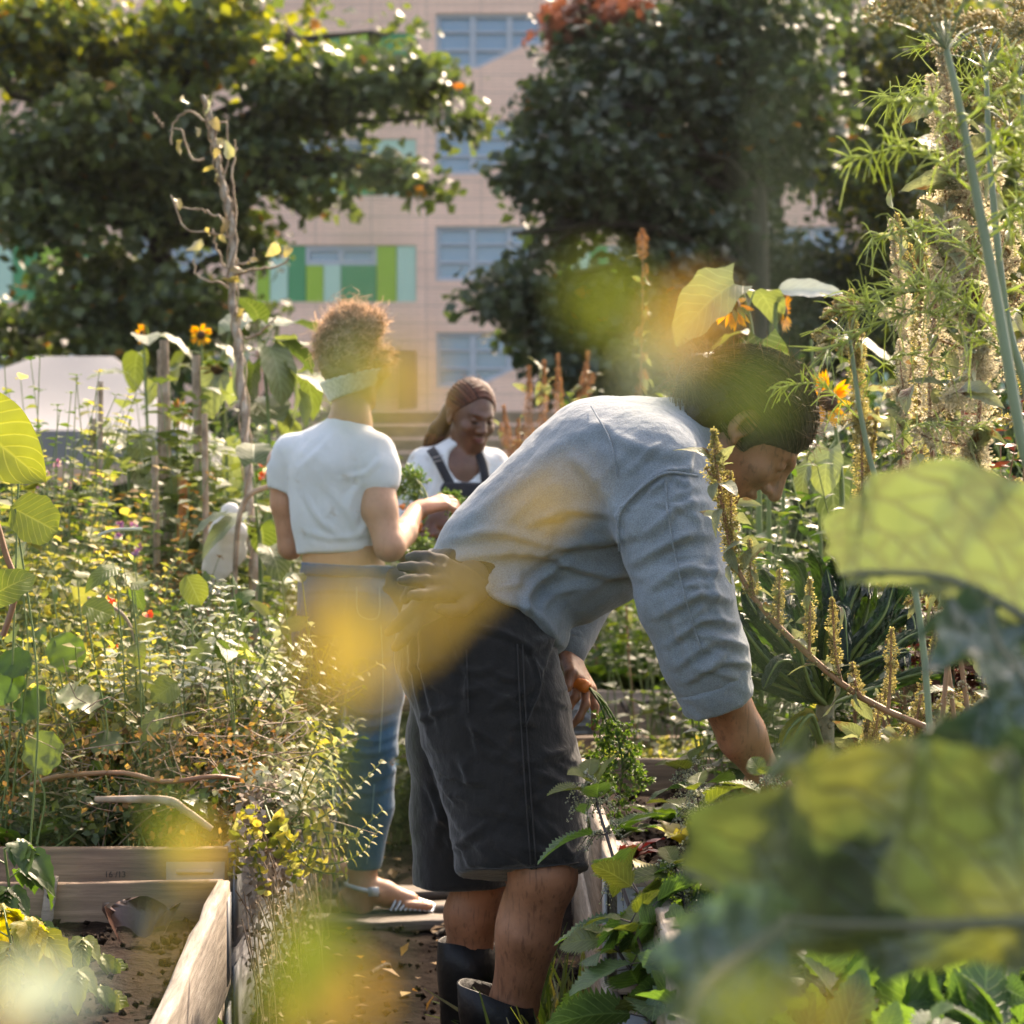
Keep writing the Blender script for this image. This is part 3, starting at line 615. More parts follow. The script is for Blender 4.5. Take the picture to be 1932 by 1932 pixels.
def headshape(s, c, R, f=1.0, nose=1.0, k=0.012, lids=True, chin=1.0, soft=False):
    """head about 0.235 m high centred on the skull; R rows right, forward, up"""
    r, fw, up = R; q = lambda x, y, z: np.asarray(c)+f*(r*x+fw*y+up*z)
    s.ell(q(0, -.012, .028), np.array([.074, .094, .088])*f, R, k)            # skull
    s.ell(q(0, .022, -.02), np.array([.062, .070, .085])*f, R, .03)            # face
    s.ell(q(0, .045, -.085), np.array([.036, .036, .030])*f*np.array([1, chin, 1]), R, .035)      # jaw and chin
    s.cone(q(-.046, .0, -.062), q(-.018, .06, -.098), .018*f, .014*f, .025); s.cone(q(.046, .0, -.062), q(.018, .06, -.098), .018*f, .014*f, .025)
    s.cone(q(0, .088, .010), q(0, .108*nose, -.030), .009*f, .0115*f, .014)           # nose
    s.ell(q(.011, .097, -.034), np.array([.008, .010, .007])*f, R, .006); s.ell(q(-.011, .097, -.034), np.array([.008, .010, .007])*f, R, .006)
    bw = .0055 if soft else .008
    for sx in (-1, 1): s.cone(q(sx*.034, .075, .024), q(sx*.010, .086, .020), bw*f, bw*f, .018)   # brows
    if soft: s.ell(q(0, .046, -.036), np.array([.050, .036, .050])*f, R, .03)
    for sx in (-1, 1):
        s.ell(q(sx*.030, .090 if soft else .086, .004), np.array([.015, .011, .010])*f, R, .012 if soft else .008, sub=True)
        s.ell(q(sx*.030, .077, .003), np.array([.0135, .0115, .0115])*f, R, .004)      # lidded eye
        s.ell(q(sx*.040, .062, -.030), np.array([.020, .020, .018])*f, R, .02)   # cheek
        e = R.copy(); s.ell(q(sx*.077, -.012, -.006), np.array([.0085, .019, .031])*f, R, .006); s.ell(q(sx*.083, -.006, -.004), np.array([.005, .010, .018])*f, R, .004, sub=True)
        s.cone(q(sx*.078, -.004, -.030), q(sx*.076, .0, -.036), .0065*f, .006*f, .005)
    s.cone(q(-.019, .086, -.060), q(.019, .086, -.060), .0055*f, .0055*f, .008); s.ell(q(0, .091, -.058), np.array([.017, .008, .006])*f, R, .006)     # upper lip
    s.ell(q(0, .089, -.068), np.array([.017, .009, .0065])*f, R, .005); s.cone(q(-.022, .0985, -.0635), q(.022, .0985, -.0635), .0022*f, .0022*f, .003, sub=True)
    return q
# ------------------------------------------------------------------ people
M_skin1 = skin('tanned skin', [(0.25, 0.105, 0.052), (0.32, 0.14, 0.075)], dirt=.6); M_skin2 = skin('light tanned skin', [(0.42, 0.21, 0.125), (0.50, 0.26, 0.16)]); M_skin3 = skin('dark brown skin', [(0.105, 0.045, 0.026), (0.15, 0.068, 0.042)], 0.42)
M_linen = cloth('washed blue grey linen', [(0.125, 0.155, 0.18), (0.19, 0.225, 0.25)], wstr=0.35, nsc=5, weave=520)
M_short = cloth('washed black cotton', [(0.006, 0.0052, 0.005), (0.014, 0.0125, 0.0115)], wstr=0.3, nsc=7, weave=500, stain=((0.026, 0.021, 0.017), 11, .60))
M_tee = cloth('white cotton jersey', [(0.60, 0.63, 0.65), (0.70, 0.72, 0.74)], wstr=0.05, stain=((0.50, 0.45, 0.40), 16, .60), trans=0.12)
M_jean = cloth('blue denim', [(0.003, 0.05, 0.12), (0.008, 0.092, 0.19)], wstr=0.35, weave=600, nsc=9, streak=(1, 1, .4))
M_black = cloth('black canvas', [(0.018, 0.018, 0.022), (0.035, 0.035, 0.042)], wstr=.2)
M_rub, nt, bs = newmat('black rubber'); bs.inputs['Base Color'].default_value = (0.005, 0.005, 0.0055, 1); bs.inputs['Roughness'].default_value = 0.5; bs.inputs['Specular IOR Level'].default_value = .3; bump(nt, bs, noise(nt, 18, 5), 0.5, 0.01)
M_glove = solid('grey brown knitted glove', [(0.045, 0.036, 0.034), (0.08, 0.066, 0.06)], .85, 30, .6, 500, .002)
M_hairD = hairmat('dark brown hair', [(0.022, 0.014, 0.010), (0.05, 0.031, 0.02), (0.10, 0.063, 0.04)], .25)
M_hairG = hairmat('ginger blond hair', [(0.26, 0.20, 0.15), (0.46, 0.38, 0.30), (0.72, 0.64, 0.55)], .45)
M_hairB = hairmat('auburn braids', [(0.12, 0.042, 0.024), (0.19, 0.075, 0.042), (0.07, 0.026, 0.016)], .15)
def K(d): return d/FPX
def hair_scalp(V, name, parent, mat, c, flow, n, L, r=0.0008, lift=0.004, seed=1, wig=0.0):
    """strands that start on the scalp mesh vertices and run along it towards flow"""
    g = Geo(); r_ = np.random.default_rng(seed); ids = r_.integers(0, len(V), n); c = np.asarray(c)
    for i in ids:
        p = V[i].copy(); nn = nrm(p-c); pts = [p+nn*lift*r_.random()]; rad = np.linalg.norm(p-c)
        for s_ in range(5):
            d = flow(p); d = nrm(d-nn*(d@nn)); p = p+d*L/5; nn = nrm(p-c); p = p+nn*r_.normal(0, wig) ; pts.append(p+nn*lift*r_.random()*1.3)
        tube(g, pts, [r, r, r*.4], 3, 0, r_.random(), cap=False)
    return g.build(name, mat, parent)
def surfy(V, u, v, rad=7.0):
    d = V[:, 1]; uu = V[:, 0]*FPX/d+CU; vv = HOR-(V[:, 2]-CZ)*FPX/d; m = (np.abs(uu-u) < rad) & (np.abs(vv-v) < rad)
    return d[m].min() if m.any() else d.min()+.05
def band_on(g, V, pts, w, t=0.003, off=0.004, n=24, mi=0):
    """a flat strip of cloth laid on the near surface of V along picture points"""
    c = curve(np.array(pts, float), n); q = np.array([P(u, v, surfy(V, u, v)-off) for u, v in c]); q[1:-1] = (q[:-2]+q[1:-1]*2+q[2:])/4
    tn = nrm(np.gradient(q, axis=0)); sd_ = nrm(np.cross(tn, np.array([0, 1.0, 0])))
    prof = [(-1, 0), (-.8, -1), (.8, -1), (1, 0), (.8, .3), (-.8, .3)]; A = np.concatenate([[q[i]+sd_[i]*w*a+np.array([0, t*b, 0]) for a, b in prof] for i in range(n)])
    F = [[i*6+k, i*6+(k+1) % 6, (i+1)*6+(k+1) % 6, (i+1)*6+k] for i in range(n-1) for k in range(6)]; g.add(A, F, mi)
Y3 = (0, 1, 0)
# ---- the bent man, facing right
DM = 3.85; k = K(DM)
man = empty('person', (P(930, 1100, DM)[0], DM, 0), 'person in grey blue shirt and black shorts bending over the raised bed', 'person', 'people working in the garden')
b = Sculpt()
b.chain([P(895, 1190, DM), P(945, 1050, DM), P(1055, 972, DM), P(1165, 905, DM)], [.098, .060, .085, .100], .03, Y3, .85)
b.cone(P(1225, 880, 3.70), P(1210, 880, 4.0), .055, .055, .05); b.cone(P(1250, 860, DM), P(1362, 838, DM), .062, .056, .03)
hf = np.array([.62, 0.0, -.785]); hu = np.array([.785, 0, .62]); HR = np.array([nrm(np.cross(hf, hu)), nrm(hf), nrm(hu)]); HC = P(1408, 812, DM)
headshape(b, HC, HR, 1.10, nose=1.04)
# near arm down to the soil
b.chain([P(1228, 905, 3.68), P(1305, 1150, 3.62), P(1345, 1270, 3.62), P(1400, 1390, 3.66), P(1440, 1455, 3.70)], [.060, .048, .046, .039, .030], .02)
wr = P(1440, 1455, 3.70); fd = nrm(P(1490, 1540, 3.76)-wr); HH = frame(fd, (-.5, -.75, .2)); hand(b, wr, HH, .185, (.35, .45, .5, .6), .12, .5, 1)
# far arm, hand under the belly holding a carrot
b.chain([P(1205, 905, 4.02), P(1115, 1080, 4.14), P(1064, 1222, 4.02)], [.058, .046, .031], .02)
wr2 = P(1064, 1222, 4.02); fd2 = nrm(P(1092, 1278, 3.97)-wr2); HL = frame(fd2, (.55, -.1, .5)); hand(b, wr2, HL, .18, (.25, .55, .75, .9), .16, .7, -1)
# legs
b.chain([P(905, 1190, 3.76), P(985, 1430, 3.72), P(1024, 1650, 3.68)], [.090, .078, .055], .03)
b.chain([P(1024, 1650, 3.68), P(996, 1765, 3.70), P(968, 1900, 3.73), P(950, 2060, 3.75)], [.055, .050, .041, .033], .02); b.ell(P(982, 1750, 3.72), (.036, .038, .085), None, .03)
b.ell(P(1044, 1655, 3.67), (.034, .038, .045), None, .02)
b.chain([P(890, 1190, 3.95), P(905, 1430, 3.98), P(915, 1630, 4.0)], [.090, .074, .052], .03)
b.chain([P(915, 1630, 4.0), P(890, 1725, 4.02), P(886, 1800, 4.03), P(880, 1960, 4.05)], [.052, .049, .041, .032], .02)
for an, d in ((P(950, 2060, 3.75), 3.75), (P(880, 1960, 4.05), 4.05)): b.cone((an[0]-.02, an[1], .05), (an[0]+.16, an[1], .04), .035, .03, .03)
hc_ = HC
fine = [(HC-.16, HC+.16, .003), (wr-.12, wr+.15, .0035), (wr2-.13, wr2+.14, .0035)]
def skinwarp(V, Nn): return V+Nn*(.0012*snoise(V, 14, 3))[:, None]
bodyV = b.mesh((-.40, 3.45, .02), (.70, 4.30, 1.46), .008, fine, skinwarp, 1)
build_vf(bodyV, 'body', M_skin1, man)
# shirt
s = Sculpt()
s.chain([P(862, 1092, DM), P(905, 1050, DM), P(965, 1012, DM), P(1055, 968, DM), P(1150, 910, DM), P(1222, 882, DM)], [60*k, 74*k, 97*k, 130*k, 152*k, 126*k], .05, Y3, .74)
s.chain([P(985, 1085, DM), P(1080, 1088, DM), P(1150, 1040, DM), P(1200, 980, DM)], [78*k, 80*k, 84*k, 90*k], .05, Y3, .8)
s.chain([P(880, 1085, 3.80), P(960, 1125, 3.78), P(1010, 1172, 3.78), P(1040, 1206, 3.80)], [48*k, 52*k, 42*k, 32*k], .035, Y3, .6)
s.chain([P(1240, 860, DM), P(1300, 828, DM), P(1322, 822, DM)], [92*k, 66*k, 58*k], .04)
s.cone(P(1222, 885, 3.70), P(1205, 885, 4.0), 88*k, 88*k, .06)
s.chain([P(1240, 900, 3.66), P(1262, 1000, 3.63), P(1294, 1130, 3.60), P(1328, 1235, 3.60), P(1358, 1330, 3.61)], [92*k, 86*k, 80*k, 72*k, 62*k], .035)
s.chain([P(1205, 905, 4.03), P(1112, 1082, 4.13), P(1062, 1220, 4.02)], [.085, .07, .048], .03)
s.cut(P(1350, 1305, 3.6), nrm(P(1300, 1120, 3.6)-P(1350, 1305, 3.6))); 
def shirtwarp(V, Nn):
    L = [([(857, 1056), (1011, 1040), (1111, 1075), (1215, 1088)], 11, .013), ([(838, 1020), (944, 1004), (1060, 1028), (1185, 1010)], 10, .010), ([(1074, 860), (1127, 910), (1180, 1000)], 12, .009),
         ([(1070, 1058), (1000, 1110), (992, 1170)], 9, .013), ([(870, 1098), (944, 1128), (1011, 1160), (1056, 1216)], 9, .016), ([(900, 1124), (934, 1175), (994, 1212), (1044, 1246)], 8, .014), ([(900, 1085), (930, 1100), (905, 1120), (880, 1108)], 7, .012),
         ([(1120, 1100), (1050, 1120), (1020, 1150)], 9, .008), ([(850, 1000), (950, 930), (1050, 870)], 12, .004), ([(1000, 985), (1090, 960), (1170, 975)], 10, .007), ([(1090, 1130), (1150, 1090), (1205, 1050)], 12, .006),
         ([(980, 900), (1070, 830), (1160, 800)], 14, .004), ([(1110, 790), (1200, 850), (1290, 860)], 12, .005), ([(1169, 1040), (1168, 974), (1204, 927), (1255, 893), (1318, 898)], 4, .008),
         ([(1196, 1060), (1260, 1020), (1330, 1010)], 9, .008), ([(1215, 1010), (1270, 960), (1330, 950)], 9, .006), ([(1212, 1110), (1280, 1075), (1350, 1080)], 8, .010), ([(1230, 1160), (1300, 1120), (1365, 1130)], 8, .011), ([(1250, 1210), (1310, 1165), (1380, 1175)], 7, .012),
         ([(1265, 1250), (1330, 1205), (1395, 1215)], 7, .012), ([(1280, 1280), (1345, 1240), (1405, 1250)], 6, .010), ([(1240, 1120), (1275, 1200), (1300, 1270)], 8, .007), ([(1345, 1030), (1330, 1110), (1350, 1180)], 8, .006), ([(1300, 880), (1290, 940), (1310, 1000)], 9, .005)]
    r_ = np.random.default_rng(4)
    for i in range(46):
        if i < 26: t = r_.random(); u = 880+t*420; v = 1070-t*180+r_.uniform(-70, 90); a = r_.normal(-.35, .5)
        else: t = r_.random(); u = 1235+t*110; v = 930+t*340+r_.uniform(-20, 20); a = r_.normal(-.5, .45)
        ln = r_.uniform(18, 60); L.append(([(u-ln*math.cos(a), v-ln*math.sin(a)), (u, v+r_.uniform(-8, 8)), (u+ln*math.cos(a), v+ln*math.sin(a))], r_.uniform(4, 8), r_.uniform(.002, .0055)))
    V = folds(V, Nn, L, 3.68)
    return V+Nn*(.0022*snoise(V, (16, 16, 22), 5)+.0012*snoise(V, 42, 6))[:, None]
shV = s.mesh((-.22, 3.38, .74), (.46, 4.32, 1.34), .0055, (), shirtwarp, 2)
shirt = build_vf(shV, 'shirt', M_linen, man)
c_ = Sculpt(); q0, q1 = P(1340, 1282, 3.6), P(1360, 1328, 3.61); ax_ = nrm(q1-q0)
c_.cone(q0-ax_*.02, q1+ax_*.02, 70*k, 65*k, .01); c_.cut(q0, ax_); c_.cut(q1, -ax_); c_.cone(q0-ax_*.05+ax_*.04, q1+ax_*.05, 44*k, 44*k, .01, sub=True)
def cuffwarp(V, Nn): return V+Nn*(.0045*snoise(V, 26, 8)+.002*snoise(V, 70, 9))[:, None]
build_vf(c_.mesh(q1-.13, q1+.13, .004, (), cuffwarp, 1), 'rolled_cuff', M_linen, man)
c_ = Sculpt(); q0, q1 = P(1052, 1185, 4.05), P(1066, 1235, 4.01); ax_ = nrm(q1-q0); c_.cone(q0, q1, .05, .047, .01); c_.cut(q1-ax_*.01, -ax_)
build_vf(c_.mesh(q1-.13, q1+.1, .004, (), cuffwarp, 1), 'rolled_cuff', M_linen, man)
c_ = Sculpt(); cn = nrm(P(1365, 838, DM)-P(1290, 830, DM)); q0 = P(1308, 826, DM)
c_.cone(q0-cn*.03, q0+cn*.022, 60*k, 70*k, .01); c_.cut(q0-cn*.028, cn); c_.cut(q0+cn*.018, -cn); c_.cone(q0-cn*.06, q0+cn*.06, 56*k, 60*k, .006, sub=True)
build_vf(c_.mesh(q0-.12, q0+.12, .004, (), lambda V, Nn: V+Nn*(.0015*snoise(V, 30, 8))[:, None], 1), 'collar', M_linen, man)
g = Geo(); band_on(g, shV[0], [(1169, 1040), (1168, 974), (1204, 927), (1255, 893), (1318, 898)], .0022, .0012, .0012, 40); band_on(g, shV[0], [(1255, 905), (1262, 990), (1290, 1120), (1325, 1235)], .0016, .001, .001, 40); band_on(g, shV[0], [(1115, 765), (1150, 830), (1165, 900)], .0016, .001, .001, 30); g.build('seam', M_linen, shirt)
# shorts
s = Sculpt(); kn_ = K(3.72)
s.chain([P(905, 1115, DM), P(900, 1175, DM), P(898, 1230, DM)], [122*k, 136*k, 142*k], .04, Y3, .80)
s.ell(P(835, 1235, 3.77), (80*k, .105, 105*k), None, .05); s.ell(P(835, 1235, 3.95), (80*k, .10, 105*k), None, .05)
s.chain([P(915, 1250, 3.76), P(934, 1360, 3.74), P(966, 1475, 3.72), P(984, 1600, 3.70), P(988, 1720, 3.70)], [138*kn_, 136*kn_, 128*kn_, 118*kn_, 120*kn_], .035, Y3, 1.12)
s.chain([P(890, 1250, 3.94), P(880, 1400, 3.97), P(872, 1530, 3.99), P(868, 1680, 4.0)], [120*k, 108*k, 96*k, 94*k], .03, Y3, 1.05)
zc = P(985, 1648, 3.70); s.cut(zc, nrm((-.03, .27, .96)), .004)
def shortwarp(V, Nn):
    L = [([(880, 1180), (960, 1200), (1020, 1240)], 6, .005), ([(978, 1215), (985, 1400), (1000, 1640)], 3.5, .004), ([(1000, 1230), (1018, 1290), (995, 1350), (990, 1370)], 4, .007), ([(880, 1240), (884, 1340)], 4, .004), ([(770, 1200), (785, 1300), (810, 1400)], 8, .007), ([(790, 1180), (800, 1280), (825, 1370)], 6, .006),
         ([(880, 1625), (985, 1632), (1095, 1622)], 3.5, .004)]
    r_ = np.random.default_rng(12)
    for i in range(70):
        u = r_.uniform(800, 1090); v = r_.uniform(1200, 1630); a = r_.normal(.15, .45)*(1 if u > 900 else 2); ln = r_.uniform(20, 75)
        L.append(([(u-ln*math.cos(a), v-ln*math.sin(a)), (u, v+r_.uniform(-12, 12)), (u+ln*math.cos(a), v+ln*math.sin(a))], r_.uniform(4, 10), r_.uniform(.002, .006)))
    V = folds(V, Nn, L, 3.65); return V+Nn*(.003*snoise(V, (10, 10, 16), 15)+.0012*snoise(V, 45, 6))[:, None]
soV = s.mesh((-.24, 3.45, .38), (.16, 4.22, 1.02), .006, (), shortwarp, 2)
shorts = build_vf(soV, 'shorts', M_short, man)
g = Geo()
for pts in ([(976, 1215), (985, 1400), (1002, 1640)], [(986, 1215), (995, 1400), (1012, 1640)], [(878, 1640), (985, 1638), (1092, 1628)], [(1003, 1225), (1022, 1290), (1003, 1345), (992, 1372)], [(880, 1225), (884, 1345)]): band_on(g, soV[0], pts, .0013, .0012, .0015, 50)
g.build('stitching', solid('dark thread', [(.02, .018, .017)], .9, 90, 0), shorts)
# belt line of the shorts at the back
# boots: open rubber shafts
def boot(cs, rs, toe, tilt, parent, mat, n=28):
    g = Geo(); a = np.arange(n)*2*PI/n; rings = []
    for (c, r, tl) in zip(cs, rs, np.linspace(1, 0, len(cs))):
        V = np.stack([c[0]+r*np.cos(a), c[1]+r*.92*np.sin(a), c[2]+tilt*np.cos(a)*tl+.002*np.sin(3*a+1)], 1); rings.append(V*1.0)
    wob = [v+np.stack([.002*np.sin(5*a+i*1.7), .002*np.cos(4*a+i), 0*a], 1) for i, v in enumerate(rings)]
    inner = [v.mean(0)+(v-v.mean(0))*[.93, .93, 1]-[0, 0, .0] for v in wob[:4]][::-1]
    al = inner+wob; V = np.concatenate(al); m = len(al); F = [[i*n+j, (i+1)*n+j, (i+1)*n+(j+1) % n, i*n+(j+1) % n] for i in range(m-1) for j in range(n)]
    g.add(V, F); o = g.build('boot', mat, parent)
    f = Sculpt(); c = cs[-1]; f.cone((c[0]-.035, c[1], .05), (c[0]+.17, c[1]-.01, .045), .045, .048, .03); f.cone((c[0], c[1], .05), (c[0], c[1], c[2]+.02), .05, .055, .03); f.cut((0, 0, .012), (0, 0, 1))
    build_vf(f.mesh((c[0]-.12, c[1]-.1, 0), (c[0]+.26, c[1]+.1, c[2]+.12), .008), 'boot_foot', mat, o); return o
boot([P(938, 1874, 3.72), P(938, 1925, 3.72), P(938, 1990, 3.73), P(942, 2050, 3.74), P(946, 2080, 3.75)], [.070, .066, .058, .054, .054], 0, -.022, man, M_rub)
boot([P(880, 1778, 4.03), P(880, 1830, 4.03), P(884, 1890, 4.04), P(884, 1950, 4.05), P(884, 2000, 4.05)], [.054, .055, .055, .054, .054], 0, -.006, man, M_rub)
# hair
h = Sculpt(); q = lambda x, y, z: HC+1.10*(HR[0]*x+HR[1]*y+HR[2]*z)
h.ell(q(0, -.014, .032), np.array([.083, .104, .096])*1.10, HR, .01); h.cone(q(-.055, -.06, -.03), q(-.05, -.07, -.07), .03, .025, .03); h.cone(q(.055, -.06, -.03), q(.05, -.07, -.07), .03, .025, .03); h.ell(q(0, -.085, -.03), np.array([.05, .035, .05]), HR, .03)
h.cone(q(-.066, .012, -.002), q(-.066, .020, -.030), .016, .009, .01); h.cone(q(.066, .012, -.002), q(.066, .020, -.030), .016, .009, .01)
h.ell(q(0, .075, -.035), np.array([.10, .078, .075]), HR, .012, sub=True); h.ell(q(0, .125, .022), np.array([.07, .055, .056]), HR, .012, sub=True); h.ell(q(-.085, -.010, -.006), np.array([.02, .017, .03]), HR, .008, sub=True); h.ell(q(.085, -.010, -.006), np.array([.02, .017, .03]), HR, .008, sub=True)
def hairwarp(V, Nn):
    w = V-HC; a = np.arctan2(w@HR[0], w@HR[1]); return V+Nn*(.0007*np.sin(a*60+w@HR[2]*60+1.5*np.sin(a*13))+.0025*snoise(V, 24, 3))[:, None]
hV = h.mesh(HC-.19, HC+.19, .004, (), hairwarp, 1); hair = build_vf(hV, 'hair', M_hairD, man)
bunc = P(1322, 712, DM); flow = lambda p: bunc-p
hv_ = hV[0]; eq = q(-.083, -.010, -.006); hv_ = hv_[(np.linalg.norm(hv_-eq, axis=1) > .05)]
hair_scalp(hv_, 'hair_strands', hair, M_hairD, HC, flow, 2600, .09, .0007, .005, 2, .0012)
bn = Sculpt(); bn.ell(bunc, (.045, .042, .04), None, .02); bn.cone(q(0, -.09, .05), bunc, .03, .035, .02)
bV = bn.mesh(bunc-.09, bunc+.09, .005, (), lambda V, Nn: V+Nn*(.006*snoise(V, 60, 3))[:, None], 1); bun = build_vf(bV, 'hair_bun', M_hairD, man)
g = Geo()
for i in range(500):
    d0 = rdir(1)[0]; p = bunc+d0*.042; t = nrm(np.cross(d0, rdir(1)[0])); L_ = rng.uniform(.02, .06); tube(g, curve([p, p+d0*.012+t*L_*.5, p+d0*rng.uniform(0, .03)+t*L_], 5), [.0006, .0004], 3, 0, rng.random(), cap=False)
for i in range(260):
    d0 = nrm(HR[1]*rng.normal(.2, .6)+HR[2]*rng.uniform(.2, 1)+HR[0]*rng.normal(0, .6)); p = q(0, -.014, .032)+1.1*(HR[0]*(d0@HR[0])*.083+HR[1]*(d0@HR[1])*.104+HR[2]*(d0@HR[2])*.096); t = nrm(rdir(1)[0]); L_ = rng.uniform(.01, .035); tube(g, curve([p, p+d0*L_*.5+t*.006, p+d0*L_+t*.02], 4), [.0005, .0003], 3, 0, 1.0, cap=False)
g.build('flyaway_hair', hairmat('sunlit brown hair', [(0.10, .06, .04), (.16, .10, .06)], .4), bun)  # sunlight put into the lighter brown of the loose strands
# brow and eyelash dark marks on the near side of the face
g = Geo()
for sx in (-1,):
    for i in range(60):
        t = rng.random(); p = q(sx*(.014+.034*t), .089-.022*t*t, .021+.008*t*(1-t)*2); tube(g, [p, p+1.1*(HR[0]*sx*.008+HR[1]*.004+HR[2]*.002)], [.0011, .0004], 3, 0, rng.random(), cap=False)
    for i in range(26):
        t = rng.random(); p = q(sx*(.019+.022*t), .0885-.006*t, -.003); tube(g, [p, p+1.1*(HR[1]*.008-HR[2]*.006)], [.0009, .0003], 3, 0, .1, cap=False)
g.build('brow_and_lashes', M_hairD, man)
# gloves hanging from the back pocket
def glove(name, label, w, fdir, back, curl, mirror, spread, L=.20, extra=None, cuffL=.05):
    gl = Sculpt(); R = frame(fdir, back); hand(gl, w, R, L, curl, spread, .15, mirror, .0105, k=.008); gl.cone(np.array(w)-R[1]*.015, np.array(w)+R[1]*.01, .030, .030, .01, R[2], 1.7)
    lo = np.array(w)-.16-cuffL; o = build_vf(gl.mesh(lo, np.array(w)+.26, .0042, (), lambda V, Nn: V+Nn*(.0016*snoise(V, 45, 2))[:, None], 1), name, M_glove, None); return tag(o, label, 'glove', 'work gloves tucked in pockets')
def glove_root(V): pass
glove('work_glove', 'dark knitted glove with fingers pointing left at the bent man\'s waist', P(905, 1108, 3.70), nrm(P(790, 1078, 3.60)-P(905, 1110, 3.68)), (0.15, -.8, .5), (.0, .1, .2, .35), -1, .26, .165)
glove('work_glove', 'brown grey glove hanging down over the back of the black shorts', P(880, 1100, 3.70), nrm(P(805, 1180, 3.665)-P(880, 1100, 3.675)), (0, -1, .1), (.1, .1, .12, .15), 1, .13, .17)
# carrot in the far hand
def carrot(name, label, tip, top, greens, group, r=.014, n=5, mat=None, fern=None):
    tip = np.array(tip); top = np.array(top); rt = empty(name, top, label, 'carrot', group); g = Geo(); L_ = np.linspace(0, 1, 14); pts = tip+(top-tip)*L_[:, None]
    rr = r*np.clip(L_*1.3+.12, 0, 1)**.7; rr[-1] *= .6; rr *= 1+.05*np.sin(L_*60); tube(g, pts, rr, 10, 0); g.build('root', M_carrot, rt)
    g = Geo()
    for pp in greens:
        c = curve([top]+pp, 12); tube(g, c, [.0026, .0012], 5, 0, rng.random()); m = len(c)
        for j in range(int(m*.45), m):
            for _ in range(fern or 7):
                d0 = nrm(rdir(1)[0]+nrm(c[-1]-c[0])*.5); e = c[j]+d0*rng.uniform(.015, .04); tube(g, [c[j], (c[j]+e)/2+rng.normal(0, .003, 3), e], [.0007, .0004], 3, 0, rng.random(), cap=False)
                nn = 8; scatter(g, TPL_T[1], c[j]+(e-c[j])*rng.uniform(.3, 1, (nn, 1)), rdir(nn, -.1)+d0, rdir(nn, .6), rng.uniform(.006, .012, nn))
    g.build('greens', M_fern, rt); return rt
M_carrot = solid('orange carrot', [(0.55, 0.13, 0.015), (0.72, 0.2, 0.03)], .5, 30, .2, 120)
M_fern = leafmat('carrot tops', [(0.05, 0.11, 0.02), (0.09, 0.16, 0.03), (0.14, 0.2, 0.05)], .4, nsc=40)
carrot('carrot', 'carrot held by the bent man under his belly, its green tops hanging', P(1060, 1278, 3.955), P(1112, 1298, 3.93), [[P(1135, 1335, 3.9), P(1150, 1400, 3.9), P(1145, 1480, 3.92)], [P(1150, 1340, 3.9), P(1190, 1420, 3.88), P(1205, 1480, 3.9)], [P(1140, 1330, 3.95), P(1125, 1420, 3.95), P(1112, 1480, 3.95)], [P(1150, 1350, 3.9), P(1175, 1440, 3.86), P(1165, 1520, 3.86)]], 'carrots pulled from the beds', .012)
# ---- woman seen from behind
DW = 5.85; k = K(DW)
w1 = empty('person', (P(650, 1100, DW)[0], DW, 0), 'person seen from behind in a cropped white tee, jeans and clear sandals', 'person', 'people working in the garden')
F1 = nrm((.35, .94, 0)); R1 = nrm(np.cross(F1, (0, 0, 1)))
b = Sculpt()
b.chain([P(655, 1165, DW), P(648, 1060, DW), P(640, 960, DW), P(630, 880, DW)], [88*k, 74*k, 76*k, 84*k], .03, F1, 1.25)
b.cone(P(548, 862, DW+.03), P(712, 862, DW-.04), 26*k, 28*k, .03); b.chain([P(660, 860, DW), P(662, 800, DW), P(662, 740, DW+.01)], [46*k, 36*k, 35*k], .03)
hf = nrm((.55, .80, -.12)); h1R = frame(hf, (0, 0, 1)); H1 = P(665, 690, DW+.02); headshape(b, H1, h1R, .98)
b.chain([P(534, 872, 5.9), P(538, 950, 5.92), P(548, 1032, 5.94)], [31*k, 26*k, 23*k], .02); b.chain([P(548, 1032, 5.94), P(580, 1000, 6.08), P(640, 985, 6.2)], [23*k, 20*k, 15*k], .015)
wl1 = P(640, 985, 6.2); hand(b, wl1, frame((.9, .35, .1), (0, .5, .8)), .165, (.5, .6, .7, .8), .08, .6, -1)
b.chain([P(712, 875, 5.8), P(717, 960, 5.76), P(733, 1032, 5.74)], [33*k, 31*k, 27*k], .02); b.chain([P(737, 1030, 5.74), P(762, 1005, 5.84), P(786, 962, 5.97)], [28*k, 24*k, 15.5*k], .015)
wr1 = P(786, 962, 5.97); fd1 = nrm((.80, .22, .25)); hand(b, wr1, frame(fd1, (-.35, -.45, .8)), .165, (.5, .75, .85, .95), .10, .5, -1)
b.chain([P(700, 1180, 5.80), P(704, 1420, 5.72), P(702, 1520, 5.72), P(684, 1640, 5.72), P(682, 1715, 5.71)], [60*k, 38*k, 36*k, 24*k, 21*k], .02)
b.chain([P(612, 1180, 5.93), P(606, 1400, 6.0), P(602, 1500, 6.08), P(600, 1600, 6.12), P(600, 1672, 6.14)], [58*k, 38*k, 36*k, 24*k, 21*k], .02)
feet = []
